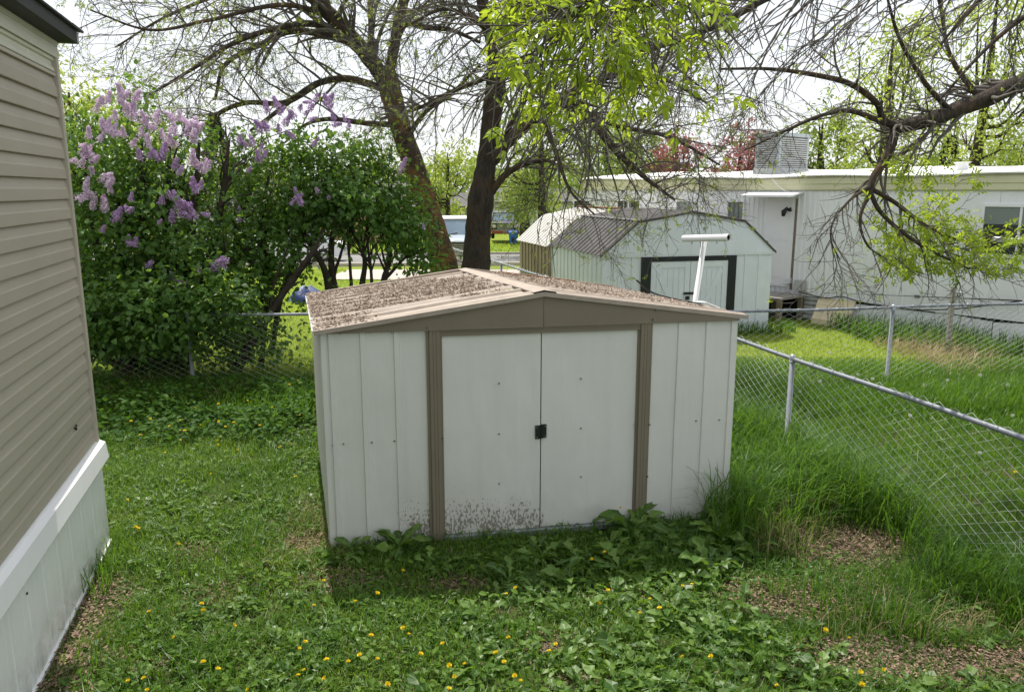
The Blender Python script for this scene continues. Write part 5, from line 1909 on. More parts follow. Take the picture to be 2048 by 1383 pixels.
# ---------------------------------------------------------------- lilacs
T_FL = None


def panicle_mesh(name, mat, seed):
    r = np.random.default_rng(seed)
    n = 230
    t = r.random(n) ** 0.8
    rad = 0.44 * (1 - t * 0.7) * np.sqrt(r.random(n))
    a = r.random(n) * 2 * np.pi
    p_ = np.stack([rad * np.cos(a), rad * np.sin(a), t * 1.0 - 0.25], 1)
    out = nrm(np.stack([np.cos(a), np.sin(a), 0.4 + 0 * a], 1) + r.normal(size=(n, 3)) * 0.4)
    X_ = nrm(np.cross(out, r.normal(size=(n, 3))))
    Y_ = np.cross(out, X_)
    T = np.array([(1, 0.25, 0.2), (0.25, 1, 0.1), (-1, 0.3, 0.2), (-0.2, -1, 0.15)]) * 0.5
    V, F = place(T, [np.array([(0, 1, 2, 3)])], p_, X_, Y_, out, 0.10 + 0.07 * r.random(n))
    me_o = mk(name, V, F, mat, None)
    me = me_o.data
    bpy.data.objects.remove(me_o)
    return me


PAN = {'pale': [panicle_mesh('flower_cluster', M['petal_pale'], s) for s in (1, 2, 3)], 'purple': [panicle_mesh('flower_cluster', M['petal_purple'], s) for s in (4, 5, 6)]}


def lilac(label, base, blobs, nleaf, stems, clusters, fscale=0.086):
    o = thing('lilac_bush', label, 'lilac', (base[0], base[1], 0))
    tips = []
    for st_ in stems:
        limb(o, 'stem', st_, M['stem'], 7, 18, 0.05)
    sp_, sr_ = fit([np.asarray(s)[:, :3] for s in stems], [np.asarray(s)[:, 3] for s in stems], 14)
    g1, gr1 = grow(sp_, sr_, 60, 0.25, 1.0, 0.5, 1.5, 7, 0.5, 0.4, 0.0, 0.12, 0.5, 0.003, 0.4)
    g2, gr2 = grow(g1, gr1, 220, 0.2, 1.0, 0.2, 0.7, 5, 0.5, 0.2, 0.0, 0.15, 0.5, 0.002, 0.4)
    big = Big()
    for b_, r_, s in ((g1, gr1, 5), (g2, gr2, 3)):
        V, F = tubes(b_, r_, s)
        big.add(V, [F])
    big.build('twigs', M['stem'], o, kind='stuff', smooth=True)
    lv = Big()
    vol = np.array([(b_[3] * b_[4] * b_[5]) ** 0.75 * (b_[6] if len(b_) > 6 else 1) for b_ in blobs])
    blobs = [b_[:6] for b_ in blobs]
    cnt = (nleaf * vol / vol.sum()).astype(int)
    for (cx, cy, cz, rx, ry, rz), n in zip(blobs, cnt):
        # sprays of leaves: clump centres near the skin, leaves about them
        nc = max(12, n // 26)
        d = rand_dir(nc)
        rr = (0.45 + 0.55 * rng.random(nc) ** 0.6) * (1 + 0.14 * rng.normal(size=nc))
        cc = np.array([cx, cy, cz]) + d * rr[:, None] * np.array([rx, ry, rz])
        ci = rng.integers(0, nc, n)
        p_ = cc[ci] + rng.normal(size=(n, 3)) * np.array([0.15, 0.15, 0.13])
        p_ = p_[p_[:, 2] > 0.12]
        outw = nrm((p_ - np.array([cx, cy, cz])) / np.array([rx, ry, rz]))
        X_ = nrm(outw * 0.5 + rand_dir(len(p_)) * 0.8 + np.array([0, 0, -0.35]))
        Zh = nrm(outw * 0.5 + rand_dir(len(p_)) * 0.45 + np.array([0, 0, 0.75]))
        X_, Y_, Z_ = basis(X_, Zh)
        V, F = place(T_HEART, F_HEART, p_, X_, Y_, Z_, 0.060 + 0.055 * rng.random(len(p_)))
        lv.add(V, F)
    lv.build('leaves', M['leaf_lilac'], o, kind='stuff')
    for k, (px, py, d, kindf, s) in enumerate(clusters):
        for q_ in range(2 if s > 0.95 else 1):
            c = bpy.data.objects.new('flower_cluster', PAN[kindf][(k + q_) % 3])
            c['kind'] = 'stuff'
            COL.objects.link(c)
            c.parent = o
            w = P(px + rng.normal() * 11 * q_, py + rng.normal() * 9 * q_, d)
            c.location = w - wloc(o)
            sc_ = fscale * s * (1.3 + 0.5 * rng.random())
            c.scale = (sc_, sc_, sc_ * (1.0 + 0.35 * rng.random()))
            c.rotation_euler = (rng.normal() * 0.55, rng.normal() * 0.55, rng.random() * 6)
    return o


def stem_px(*pts):
    return px_limb(*pts)


pale = []
for (x, y, s) in ((215, 205, 1), (240, 190, 1.2), (255, 215, 1.3), (230, 235, 1.2), (270, 235, 1.3), (195, 225, 1), (205, 250, 1.1), (225, 262, 1), (290, 235, 1.2), (305, 255, 1.2), (285, 265, 1),
                  (165, 290, 1.2), (172, 310, 1.3), (185, 320, 1), (165, 330, 1), (175, 370, 1.2), (183, 385, 1), (212, 355, 1), (228, 362, 1), (222, 385, .9), (205, 405, 1), (190, 410, 1.1), (345, 245, 1.1), (360, 235, 1), (385, 245, 1.2),
                  (395, 262, 1.2), (375, 270, 1), (350, 262, 1), (345, 285, 1), (392, 280, 1.1), (250, 270, 1), (262, 285, .9), (180, 275, .9), (200, 282, .9), (380, 320, 1), (392, 335, 1), (410, 345, 1), (415, 330, .9), (330, 305, .8)):
    pale.append((x + rng.normal() * 3, y + rng.normal() * 3, 10.45 + 0.25 * rng.random(), 'pale', s))
mid_p = [(300, 312, 1.1), (318, 316, 1.1), (328, 300, .9), (350, 332, 1.1), (360, 345, .9), (340, 393, 1), (352, 398, 1.1), (370, 410, 1.2), (362, 430, 1.1), (378, 432, 1.1), (345, 437, 1), (232, 428, 1.1), (238, 440, 1), (250, 418, .9), (388, 372, 1), (400, 375, .9), (415, 430, .8),
         (205, 462, .9), (258, 487, 1), (268, 490, .8), (297, 530, .9), (345, 556, .8), (362, 572, 1), (370, 580, 1), (398, 543, .7), (432, 535, 1), (445, 530, 1), (420, 540, .9), (318, 445, .8), (262, 398, .8)]
for (x, y, s) in mid_p:
    pale.append((x, y, 10.42 + 0.3 * rng.random(), 'purple', s))
lilac('tall lilac bush beside the mobile home with pale pink and mauve flowers', (-5.4, 11.5),
      [(-5.55, 11.7, 3.1, 1.15, 0.9, 1.0), (-5.0, 11.5, 2.3, 0.95, 0.9, 1.1), (-6.0, 11.6, 2.0, 1.2, 0.9, 1.5), (-5.3, 11.3, 1.35, 1.25, 0.85, 0.85), (-4.4, 11.3, 1.5, 0.8, 0.7, 0.9), (-6.1, 11.3, 1.0, 0.9, 0.7, 0.6), (-6.5, 12.2, 2.7, 0.8, 0.7, 1.2), (-5.7, 10.40, 1.15, 1.1, 0.34, 0.5, 3.0), (-4.7, 10.42, 1.10, 0.65, 0.32, 0.48, 3.0), (-4.0, 10.5, 1.25, 0.45, 0.32, 0.40, 2.6), (-5.2, 11.6, 0.5, 1.4, 0.6, 0.5), (-4.1, 11.7, 0.45, 0.7, 0.5, 0.45), (-6.6, 11.6, 0.6, 0.8, 0.6, 0.5)],
      24000,
      [px_limb((300 + dx, 790, 11.4, 34), (300 + dx * 1.6, 690, 11.5, 28), (300 + dx * 2.4, 540, 11.6, 20), (300 + dx * 3.0, 400, 11.6, 12), (300 + dx * 3.3, 280, 11.6, 5)) for dx in (-40, -22, -5, 12, 30, 48)]
      + [px_limb((330, 800, 11.3, 34), (262, 740, 11.2, 30), (200, 700, 11.2, 24), (140, 640, 11.2, 18), (90, 560, 11.3, 8))]
      + [px_limb((450, 780, 11.4, 26), (478, 730, 11.4, 22), (512, 670, 11.4, 17), (560, 595, 11.5, 14), (600, 540, 11.6, 13), (640, 480, 11.7, 6))],
      pale)
pur = [(555, 212, 1.1), (560, 225, .9), (582, 235, 1.1), (570, 245, 1), (620, 205, .8), (630, 200, .9), (655, 205, 1.2), (660, 215, .9), (600, 218, 1), (610, 228, .8), (622, 240, .9), (530, 258, 1), (518, 260, 1), (480, 283, .9), (492, 290, 1), (523, 300, .9), (520, 318, 1.1), (530, 312, .8), (668, 250, 1.1),
       (585, 272, .8), (628, 288, .8), (698, 255, .7), (592, 398, 1.1), (600, 405, 1), (583, 408, .8), (635, 382, .7), (657, 395, .6), (497, 343, .7), (478, 420, .8), (805, 332, .9), (800, 345, .7), (480, 440, .7), (690, 240, .6), (848, 455, .6)]
purc = [(x, y, 11.3 + 0.3 * rng.random(), 'purple', s) for x, y, s in pur]
lilac('wide lilac bush with a few purple flowers and bare stems, behind the garden shed', (-2.9, 12.4),
      [(-3.5, 12.4, 2.75, 0.95, 0.75, 0.95), (-2.7, 12.4, 2.95, 0.8, 0.75, 0.85), (-2.35, 12.5, 2.55, 0.9, 0.7, 0.62), (-3.7, 12.3, 1.95, 0.75, 0.7, 0.7), (-1.7, 12.6, 2.25, 0.5, 0.6, 0.6), (-1.5, 12.7, 1.75, 0.32, 0.4, 0.42), (-4.1, 12.1, 1.2, 0.35, 0.5, 0.6), (-2.9, 12.1, 0.95, 0.28, 0.3, 0.25)],
      11000,
      [px_limb((665, 640, 12.5, 18), (655, 560, 12.5, 15), (640, 520, 12.4, 12), (610, 470, 12.4, 12), (560, 380, 12.4, 5)),
       px_limb((690, 640, 12.6, 18), (668, 570, 12.6, 15), (662, 500, 12.6, 12), (672, 430, 12.5, 8), (690, 330, 12.5, 4)),
       px_limb((718, 640, 12.6, 14), (724, 570, 12.6, 12), (730, 520, 12.5, 10), (715, 480, 12.5, 10), (690, 430, 12.5, 7), (660, 330, 12.4, 4)),
       px_limb((760, 620, 12.7, 18), (768, 560, 12.7, 13), (780, 510, 12.7, 9), (770, 440, 12.6, 7), (790, 340, 12.6, 4)),
       px_limb((768, 560, 12.7, 8), (800, 525, 12.7, 6), (830, 490, 12.7, 4), (845, 440, 12.7, 3)),
       px_limb((705, 600, 12.5, 8), (700, 530, 12.5, 6), (698, 470, 12.5, 5), (720, 380, 12.5, 3)),
       px_limb((745, 610, 12.5, 7), (742, 540, 12.5, 6), (735, 470, 12.5, 5), (750, 380, 12.5, 3)),
       px_limb((520, 760, 12.0, 13), (530, 650, 12.1, 10), (540, 560, 12.2, 13), (520, 470, 12.3, 10), (540, 340, 12.3, 4)),
       px_limb((545, 700, 12.1, 10), (560, 600, 12.1, 12), (590, 520, 12.2, 9), (640, 400, 12.3, 4)),
       px_limb((490, 720, 12.0, 16), (486, 600, 12.0, 12), (470, 500, 12.1, 9), (500, 380, 12.2, 4))],
      purc)


# ---------------------------------------------------------------- far trees
def far_tree(label, x, y, z, h, r, leafm, n, name='tree', trunk_r=0.18, blobs=7, leaf=0.16, zlow=0.3, barkm=None, cat='tree', conifer=False, group=None, sparse=1.0):
    o = thing(name, label, cat, (x, y, z), group=group)
    lean = rng.normal(size=2) * 0.3
    limb(o, 'trunk', np.array([[x, y, z - 0.2, trunk_r * 1.2], [x + lean[0] * 0.3, y, z + h * 0.3, trunk_r], [x + lean[0], y + lean[1], z + h * 0.62, trunk_r * 0.6], [x + lean[0], y + lean[1], z + h * 0.93, trunk_r * 0.15]]), barkm or M['bark_dark'], 8, 14, 0.05)
    big = Big()
    if conifer:
        t = rng.random(n) ** 0.7
        a = rng.random(n) * 6.283
        rr = r * (1 - t) * (0.5 + 0.5 * np.abs(np.sin(t * 42))) * (0.5 + 0.5 * rng.random(n))
        p_ = np.stack([x + rr * np.cos(a), y + rr * np.sin(a), z + h * (0.1 + 0.9 * t) - 0.25 * rr], 1)
        X_ = nrm(np.stack([np.cos(a), np.sin(a), -0.35 + 0 * a], 1) + rng.normal(size=(n, 3)) * 0.25)
        X_, Y_, Z_ = basis(X_)
        V, F = place(T_LANCE, F_LANCE, p_, X_, Y_, Z_, leaf * (1 + rng.random(n)))
        big.add(V, F)
    else:
        ends = []
        nb = blobs
        start = np.array([x + lean[0] * 0.5, y, z + h * (zlow + 0.05)])
        bl = []
        for k in range(nb):
            a = rng.random() * 6.283
            rad = r * 0.62 * math.sqrt(rng.random())
            zz_ = z + h * (zlow + (0.95 - zlow) * (k + 0.5) / nb)
            fall = math.sin(math.pi * min(1, max(0.12, (k + 0.8) / (nb + 0.4)))) ** 0.6
            c = np.array([x + lean[0] + rad * math.cos(a) * fall, y + lean[1] + rad * math.sin(a) * fall, zz_])
            br = r * (0.42 + 0.25 * rng.random()) * (0.6 + 0.4 * fall)
            bl.append((c, br))
            ends.append(np.vstack([np.r_[start + [0, 0, 0.4 * h * k / nb * 0.8], trunk_r * 0.45], np.r_[(start + c) / 2 + [0, 0, 0.1], trunk_r * 0.3], np.r_[c, trunk_r * 0.1]]))
        pp, rr_ = fit([e[:, :3] for e in ends], [e[:, 3] for e in ends], 8)
        tw, tr = grow(pp, rr_, 40, 0.4, 1.0, r * 0.25, r * 0.7, 6, 0.5, 0.1, 0.1, 0.14, 0.5, 0.008, 0.3)
        bw = Big()
        for b_, q_ in ((pp, rr_), (tw, tr)):
            V, F = tubes(b_, q_, 4)
            bw.add(V, [F])
        bw.build('branches', barkm or M['bark_dark'], o, kind='stuff')
        for c, br in bl:
            m_ = int(n / nb)
            nc = max(8, m_ // 22)
            d = rand_dir(nc)
            cc = c + d * (br * (0.35 + 0.65 * rng.random(nc) ** 0.5) * (1 + 0.2 * rng.normal(size=nc)))[:, None]
            p_ = cc[rng.integers(0, nc, m_)] + rng.normal(size=(m_, 3)) * br * 0.15 * sparse
            X_ = nrm(rand_dir(m_) + np.array([0, 0, -0.3]))
            X_, Y_, Z_ = basis(X_)
            V, F = place(T_LANCE, F_LANCE, p_, X_, Y_, Z_, leaf * (0.7 + 0.8 * rng.random(m_)))
            big.add(V, F)
    big.build('crown', leafm, o, kind='stuff')
    return o


def gt(px, d):
    return float(P(px, 400, d)[0]), d, float(gz(0, d))


def fz(py, d):
    return float(P(1024, py, d)[2])


FAR = [
    # label, px, distance, top pixel, radius, material, leaves, conifer
    ('bright green tree peeping over the corner of the mobile home', 150, 19, 150, 2.2, 'leaf_far_yellow', 3800, False),
    ('dark conifer behind the lilac bushes', 440, 46, 225, 2.6, 'leaf_conifer', 3500, True),
    ('green tree far behind the gap between the lilac bushes', 300, 52, 250, 4.0, 'leaf_far', 3000, False),
    ('olive tree far behind the right lilac bush', 590, 55, 285, 3.6, 'leaf_far', 2600, False),
    ('yellowish tree seen between the two trunks', 895, 50, 290, 2.6, 'leaf_far_yellow', 3000, False),
    ('dark green tree far behind the leaning trunk', 760, 72, 275, 4.4, 'leaf_far', 2600, False),
    ('lush green tree right of the dark trunk', 1085, 40, 185, 4.2, 'leaf_far', 5600, False),
    ('fresh green tree over the brown ribbed shed', 1210, 48, 215, 4.2, 'leaf_far', 4200, False),
    ('yellow-green tree by the dark pickup truck', 1090, 62, 300, 2.4, 'leaf_far_yellow', 2600, False),
    ('dark olive tree left of the pink crabapples', 1285, 38, 245, 2.6, 'leaf_far', 3600, False),
    ('pink flowering crabapple left of the roof cooler', 1470, 33, 250, 2.0, 'leaf_pink', 3800, False),
    ('smaller pink crabapple farther from the roof cooler', 1368, 36, 268, 1.7, 'leaf_pink', 3000, False),
    ('tall pale green tree behind the trailer roof', 1760, 26, 40, 3.0, 'leaf_far_yellow', 6000, False),
    ('tall airy tree behind the right end of the trailer', 1935, 31, -60, 3.6, 'leaf_far_yellow', 5200, False),
    ('green tree just right of the roof cooler', 1665, 28, 215, 2.0, 'leaf_far', 3600, False),
    ('brownish green tree low behind the trailer roof at right', 2010, 42, 255, 3.4, 'leaf_far', 3400, False),
    ('dark conifer behind the trailer roof vent', 1890, 52, 270, 3.0, 'leaf_conifer', 2600, True),
]
for lab, px, d, top, r, lm, n, con in FAR:
    x, y, z = gt(px, d)
    h = fz(top, d) - z
    far_tree(lab, x, y, z, h, r, M[lm], n, conifer=con, leaf=0.055 + 0.0030 * d, trunk_r=0.10 + 0.012 * h, zlow=0.30, blobs=9,
             name='crabapple_tree' if 'crab' in lab else ('conifer_tree' if con else 'tree'), sparse=1.25 if 'airy' in lab else 1.0)
# a far wood closing the view
bw = Big()
nT = 90
for k in range(nT):
    px = -250 + 2500 * (k + rng.random()) / nT
    d = 85 + 30 * rng.random()
    x, y, z = gt(px, d)
    h = 5.0 + 3.5 * rng.random()
    m_ = 260
    dd = rand_dir(m_)
    p_ = np.array([x, y, z + h * 0.5]) + dd * (np.array([2.6, 2.0, h * 0.5]) * (0.4 + 0.6 * rng.random((m_, 1)) ** 0.5))
    X_, Y_, Z_ = basis(rand_dir(m_))
    V, F = place(T_LANCE, F_LANCE, p_, X_, Y_, Z_, 0.5 + 0.5 * rng.random(m_))
    bw.add(V, F)
tag(bw.build('far_wood', M['leaf_far']), 'far belt of green trees closing the view beyond the houses', 'wood', kind='stuff')
# the small dark tree with forked trunk by the road
far_tree('small forked tree on the verge beside the dark pickup truck', *gt(1050, 56.0), 5.5, 1.9, M['leaf_far_yellow'], 1500, zlow=0.45, trunk_r=0.35, leaf=0.2)


# ---------------------------------------------------------------- grass, weeds, chips
def inside_shed(p_):
    q_ = p_[:, :2] - FL[:2]
    A_ = np.array([[*(FR - FL)[:2]], [*SV[:2]]]).T
    uv = q_ @ np.linalg.inv(A_).T
    return (uv[:, 0] > -0.005) & (uv[:, 0] < 1.005) & (uv[:, 1] > -0.002) & (uv[:, 1] < 1.005)


def inside_gambrel(p_):
    q_ = p_[:, :2] - GF.o[:2]
    A_ = np.array([[*(GF.e * GW)[:2]], [*(gd * 6.3)[:2]]]).T
    uv = q_ @ np.linalg.inv(A_).T
    return (uv[:, 0] > -0.02) & (uv[:, 0] < 1.02) & (uv[:, 1] > -0.005) & (uv[:, 1] < 1.005)


def house_gap(p_):
    """distance in front of the home's skirting"""
    q_ = p_[:, :2] - HF.o[:2]
    d = q_ @ HF.n[:2]
    u = q_ @ HF.e[:2]
    return np.where(u < 0.02, d, np.maximum(d, 0.3))


def trailer_gap(p_):
    return (p_[:, :2] - TF.o[:2]) @ TF.n[:2]


def fenceA_side(p_):
    """positive to the right of the side fence"""
    q_ = p_[:, :2] - near
    return q_[:, 0] * dA[1] - q_[:, 1] * dA[0]


def vnoise(x, y, s, seed=0):
    """smooth value noise 0..1"""
    r = np.random.default_rng(seed)
    tab = r.random((64, 64))
    u, v = x * s + 500.0, y * s + 500.0
    i, j = np.floor(u).astype(int), np.floor(v).astype(int)
    f, g = u - i, v - j
    f, g = f * f * (3 - 2 * f), g * g * (3 - 2 * g)
    a = lambda di, dj: tab[(i + di) % 64, (j + dj) % 64]
    return (a(0, 0) * (1 - f) + a(1, 0) * f) * (1 - g) + (a(0, 1) * (1 - f) + a(1, 1) * f) * g


def bare(x, y):
    """0 green .. 1 bare mulch or soil"""
    p_ = np.stack([x, y], 1)
    b = np.zeros(len(x))
    hg = house_gap(p_)
    b = np.maximum(b, np.clip(1.35 - hg / 0.32, 0, 1) * np.clip((5.35 - y) / 0.3, 0, 1))
    for (px, py, rx, ry, s) in BARE:
        c = G(px, py)
        d = np.sqrt(((x - c[0]) / rx) ** 2 + ((y - c[1]) / ry) ** 2)
        b = np.maximum(b, s * np.clip(1.6 - 1.1 * d - 0.5 * (vnoise(x, y, 4.0, 5) - 0.5), 0, 1))
    return np.clip(b, 0, 1)


BARE = [(1700, 1085, 0.52, 0.45, 1.0), (1560, 1195, 0.46, 0.26, 1.0), (1700, 1190, 0.5, 0.28, 0.75), (1900, 1330, 0.85, 0.22, 1.0), (1740, 1300, 0.42, 0.14, 0.95), (1830, 1240, 0.35, 0.2, 0.55),
        (700, 1160, 0.34, 0.20, 0.75), (620, 1085, 0.25, 0.22, 0.8), (1110, 1290, 0.16, 0.12, 0.85), (1150, 1365, 0.2, 0.08, 0.7), (910, 1170, 0.22, 0.12, 0.6), (1250, 1190, 0.3, 0.1, 0.5),
        (300, 1330, 0.16, 0.12, 0.7), (250, 1310, 0.14, 0.10, 0.6), (430, 1180, 0.2, 0.12, 0.4), (560, 1060, 0.2, 0.2, 0.4), (390, 1100, 0.15, 0.12, 0.5), (440, 980, 0.25, 0.2, 0.35)]


def sample(x0, x1, y0, y1, n):
    x = x0 + (x1 - x0) * rng.random(n)
    y = y0 + (y1 - y0) * rng.random(n)
    return x, y


def visible(x, y, m=90):
    px = 1024 + F_PX * x / np.maximum(y, 0.3) / 0.98
    return (px > -260) & (px < 2550)


def blades(big, x, y, h, w, bend, seg=3, az=None, azs=None):
    n = len(x)
    if n == 0:
        return
    z = gz(x, y)
    a = rng.random(n) * 6.283 if az is None else az
    d = np.stack([np.cos(a), np.sin(a), 0 * a], 1)
    s = np.stack([-np.sin(a), np.cos(a), 0 * a], 1)
    tw = rng.normal(size=n) * 0.5
    s = s * np.cos(tw)[:, None] + d * np.sin(tw)[:, None]
    p0 = np.stack([x, y, z - 0.01], 1)
    V = []
    for k in range(seg):
        t = k / seg
        c = p0 + np.array([0, 0, 1.0]) * (h * (t - 0.38 * bend * t * t))[:, None] + d * (h * bend * t * t * 0.95)[:, None]
        ww = (w * (1 - 0.55 * t) * 0.5)[:, None]
        V += [c - s * ww, c + s * ww]
    tip = p0 + np.array([0, 0, 1.0]) * (h * (1 - 0.5 * bend))[:, None] + d * (h * bend)[:, None]
    V.append(tip)
    V = np.stack(V, 1)
    k = 2 * seg + 1
    off = (np.arange(n) * k)[:, None]
    Fq = [np.array([2 * i, 2 * i + 1, 2 * i + 3, 2 * i + 2])[None] + off for i in range(seg - 1)]
    Ft = np.array([2 * seg - 2, 2 * seg - 1, 2 * seg])[None] + off
    big.add(V.reshape(-1, 3), ([np.concatenate(Fq)] if Fq else []) + [Ft])


def keep(x, y, prob):
    return rng.random(len(x)) < prob


# lawn-height grass of the yard
gb = Big()
x, y = sample(-4.5, 4.2, 2.6, 10.6, 190000)
p_ = np.stack([x, y], 1)
hg = house_gap(p_)
fa = fenceA_side(p_)
ok = visible(x, y) & ~inside_shed(p_) & (hg > 0.02) & (fa < 0.1)
ok &= keep(x, y, (1 - 0.93 * bare(x, y)) * (0.18 + 0.85 * vnoise(x, y, 2.6, 3)) * np.clip(7.5 / (y + 1.0), 0.35, 1))
x, y = x[ok], y[ok]
tall = np.clip((vnoise(x, y, 0.9, 8) - 0.35) * 1.0, 0, 1) + 1.5 * np.clip((vnoise(x, y, 3.4, 9) - 0.55) * 2, 0, 1)
blades(gb, x, y, 0.05 + 0.085 * rng.random(len(x)) + 0.07 * tall, 0.0045 + 0.0035 * rng.random(len(x)), 0.25 + 0.65 * rng.random(len(x)), 2)
fg = Big()  # lighter blades scattered in noise patches, thinner to the right
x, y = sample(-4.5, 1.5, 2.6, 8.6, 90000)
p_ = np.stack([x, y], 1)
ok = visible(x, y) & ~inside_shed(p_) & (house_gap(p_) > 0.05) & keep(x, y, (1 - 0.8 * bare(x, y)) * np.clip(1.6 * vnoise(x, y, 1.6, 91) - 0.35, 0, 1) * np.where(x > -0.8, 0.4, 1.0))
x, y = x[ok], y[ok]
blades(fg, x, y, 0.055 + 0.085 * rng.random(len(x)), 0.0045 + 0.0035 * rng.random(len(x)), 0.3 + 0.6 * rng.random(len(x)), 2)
fg.build('fine_grass', M['grass_fine'], kind='stuff')['label'] = 'light green fine grass in patches of the yard'
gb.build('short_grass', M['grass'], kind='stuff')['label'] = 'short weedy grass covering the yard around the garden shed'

# tall grass right of the shed, along both sides of the fence and under the back fence
tb = Big()


def tall_patch(x0, x1, y0, y1, n, cond, hh, prob=None, w=0.007, bend=(0.2, 0.6), seg=3, big=None):
    x, y = sample(x0, x1, y0, y1, n)
    p_ = np.stack([x, y], 1)
    ok = visible(x, y) & ~inside_shed(p_) & ~inside_gambrel(p_) & cond(p_)
    if prob is not None:
        ok &= keep(x, y, prob(x, y))
    x, y = x[ok], y[ok]
    h = hh(x, y) * (0.55 + 0.6 * rng.random(len(x)))
    blades(tb if big is None else big, x, y, h, w * (0.7 + 0.6 * rng.random(len(x))), bend[0] + (bend[1] - bend[0]) * rng.random(len(x)), seg, az=rng.normal(size=len(x)) * 1.5 - 1.0)


tall_patch(1.6, 3.3, 5.6, 10.4, 19000, lambda p_: (fenceA_side(p_) < 0.12), lambda x, y: 0.46 + 0.36 * vnoise(x, y, 1.5, 21), lambda x, y: np.clip((y - 5.5) * 0.9, 0, 1) * (1 - bare(x, y)), 0.009, (0.25, 0.85), 4)
tall_patch(2.0, 5.0, 2.0, 9.0, 29000, lambda p_: np.abs(fenceA_side(p_) + 0.05) < 0.33, lambda x, y: 0.30 + 0.34 * vnoise(x, y, 1.8, 22), lambda x, y: (1 - 0.75 * bare(x, y)) * (0.30 + 0.65 * vnoise(x, y, 2.2, 23)), 0.008, (0.25, 0.8), 3)
tall_patch(2.2, 9.5, 2.2, 10.5, 60000, lambda p_: (fenceA_side(p_) > 0.1), lambda x, y: 0.10 + 0.16 * vnoise(x, y, 0.8, 24) + 0.10 * np.clip((y - 8.2) / 2, 0, 1), None, 0.009)
tall_patch(2.0, 10.5, 9.3, 12.8, 26000, lambda p_: (fenceA_side(p_) > -0.4), lambda x, y: (0.20 + 0.28 * vnoise(x, y, 0.9, 25)) * np.clip((12.9 - y) / 1.4, 0.2, 1), None, 0.010)
tall_patch(-7.5, -0.8, 9.0, 11.2, 17000, lambda p_: (house_gap(p_) > 0.0), lambda x, y: 0.16 + 0.26 * vnoise(x, y, 1.2, 26), lambda x, y: np.clip((y - 8.8) * 0.8, 0, 1), 0.009)
tall_patch(-4.0, -2.0, 3.8, 7.6, 7000, lambda p_: (np.abs(house_gap(p_) - 0.08) < 0.10) & (p_[:, 1] > 4.9), lambda x, y: 0.12 + 0.22 * vnoise(x, y, 2.5, 27), lambda x, y: np.clip((6.6 - y) * 1.2, 0.15, 1))
tall_patch(1.4, 3.4, 4.0, 6.3, 9000, lambda p_: (fenceA_side(p_) < 0.0), lambda x, y: 0.14 + 0.18 * vnoise(x, y, 2.0, 28), lambda x, y: np.clip((vnoise(x, y, 2.4, 29) - 0.42) * 2.6, 0, 1) * (1 - 0.55 * bare(x, y)), 0.006)
tall_patch(6.5, 12, 12.5, 16.5, 9000, lambda p_: (trailer_gap(p_) > 0.1) & (trailer_gap(p_) < 1.3), lambda x, y: 0.30 + 0.30 * vnoise(x, y, 1.0, 31), None, 0.016)
tall_patch(1.2, 5.6, 13.6, 15.6, 5000, lambda p_: ((p_ - GF.o[:2]) @ GF.n[:2] > 0.0) & ((p_ - GF.o[:2]) @ GF.n[:2] < 0.45), lambda x, y: 0.22 + 0.25 * vnoise(x, y, 1.2, 33), None, 0.014)
# individual tussocks on the bare mulch
for px, py, r, n, h in ((1545, 1180, 0.10, 70, 0.24), (1640, 1200, 0.14, 150, 0.22), (1560, 1050, 0.16, 200, 0.34), (1700, 1225, 0.15, 160, 0.2), (1790, 1235, 0.14, 150, 0.22), (1870, 1180, 0.16, 220, 0.3), (1960, 1150, 0.2, 300, 0.34), (2020, 1230, 0.14, 160, 0.26), (1880, 1265, 0.10, 80, 0.18), (1420, 1105, 0.1, 90, 0.18)):
    c = G(px, py)
    x, y = c[0] + rng.normal(size=n) * r, c[1] + rng.normal(size=n) * r * 0.8
    az = np.arctan2(y - c[1], x - c[0]) + rng.normal(size=n) * 0.5
    blades(tb, x, y, h * (0.5 + 0.7 * rng.random(n)), np.full(n, 0.006), 0.3 + 0.55 * rng.random(n), 4, az=az)
tb.build('tall_grass', M['grass'], kind='stuff')['label'] = 'tall dark green grass along the fences and beside the shed'
# dry straw
db = Big()
tall_patch(1.9, 3.6, 4.4, 7.4, 3400, lambda p_: fenceA_side(p_) < 0.25, lambda x, y: 0.18 + 0.3 * vnoise(x, y, 1.5, 41), lambda x, y: np.clip((vnoise(x, y, 1.4, 42) - 0.4) * 2, 0, 1), 0.004, (0.2, 0.8), 3, db)
tall_patch(6.5, 10.5, 11.3, 14.0, 5200, lambda p_: trailer_gap(p_) > 0.2, lambda x, y: 0.22 + 0.22 * vnoise(x, y, 1.0, 43), lambda x, y: np.clip((vnoise(x, y, 0.7, 44) - 0.25) * 1.6, 0, 1), 0.010, (0.3, 0.9), 3, db)
tall_patch(-1.9, -1.2, 5.3, 6.6, 900, lambda p_: p_[:, 1] > 5, lambda x, y: 0.10 + 0.1 * vnoise(x, y, 3, 45), None, 0.003, (0.5, 0.95), 3, db)
tall_patch(-6.6, -3.6, 9.6, 10.9, 900, lambda p_: p_[:, 1] > 5, lambda x, y: 0.25 + 0.3 * vnoise(x, y, 3, 46), None, 0.005, (0.5, 0.95), 3, db)
db.build('dry_grass', M['grass_dry'], kind='stuff')['label'] = 'straw-coloured dry grass stalks by the fence and trailer'
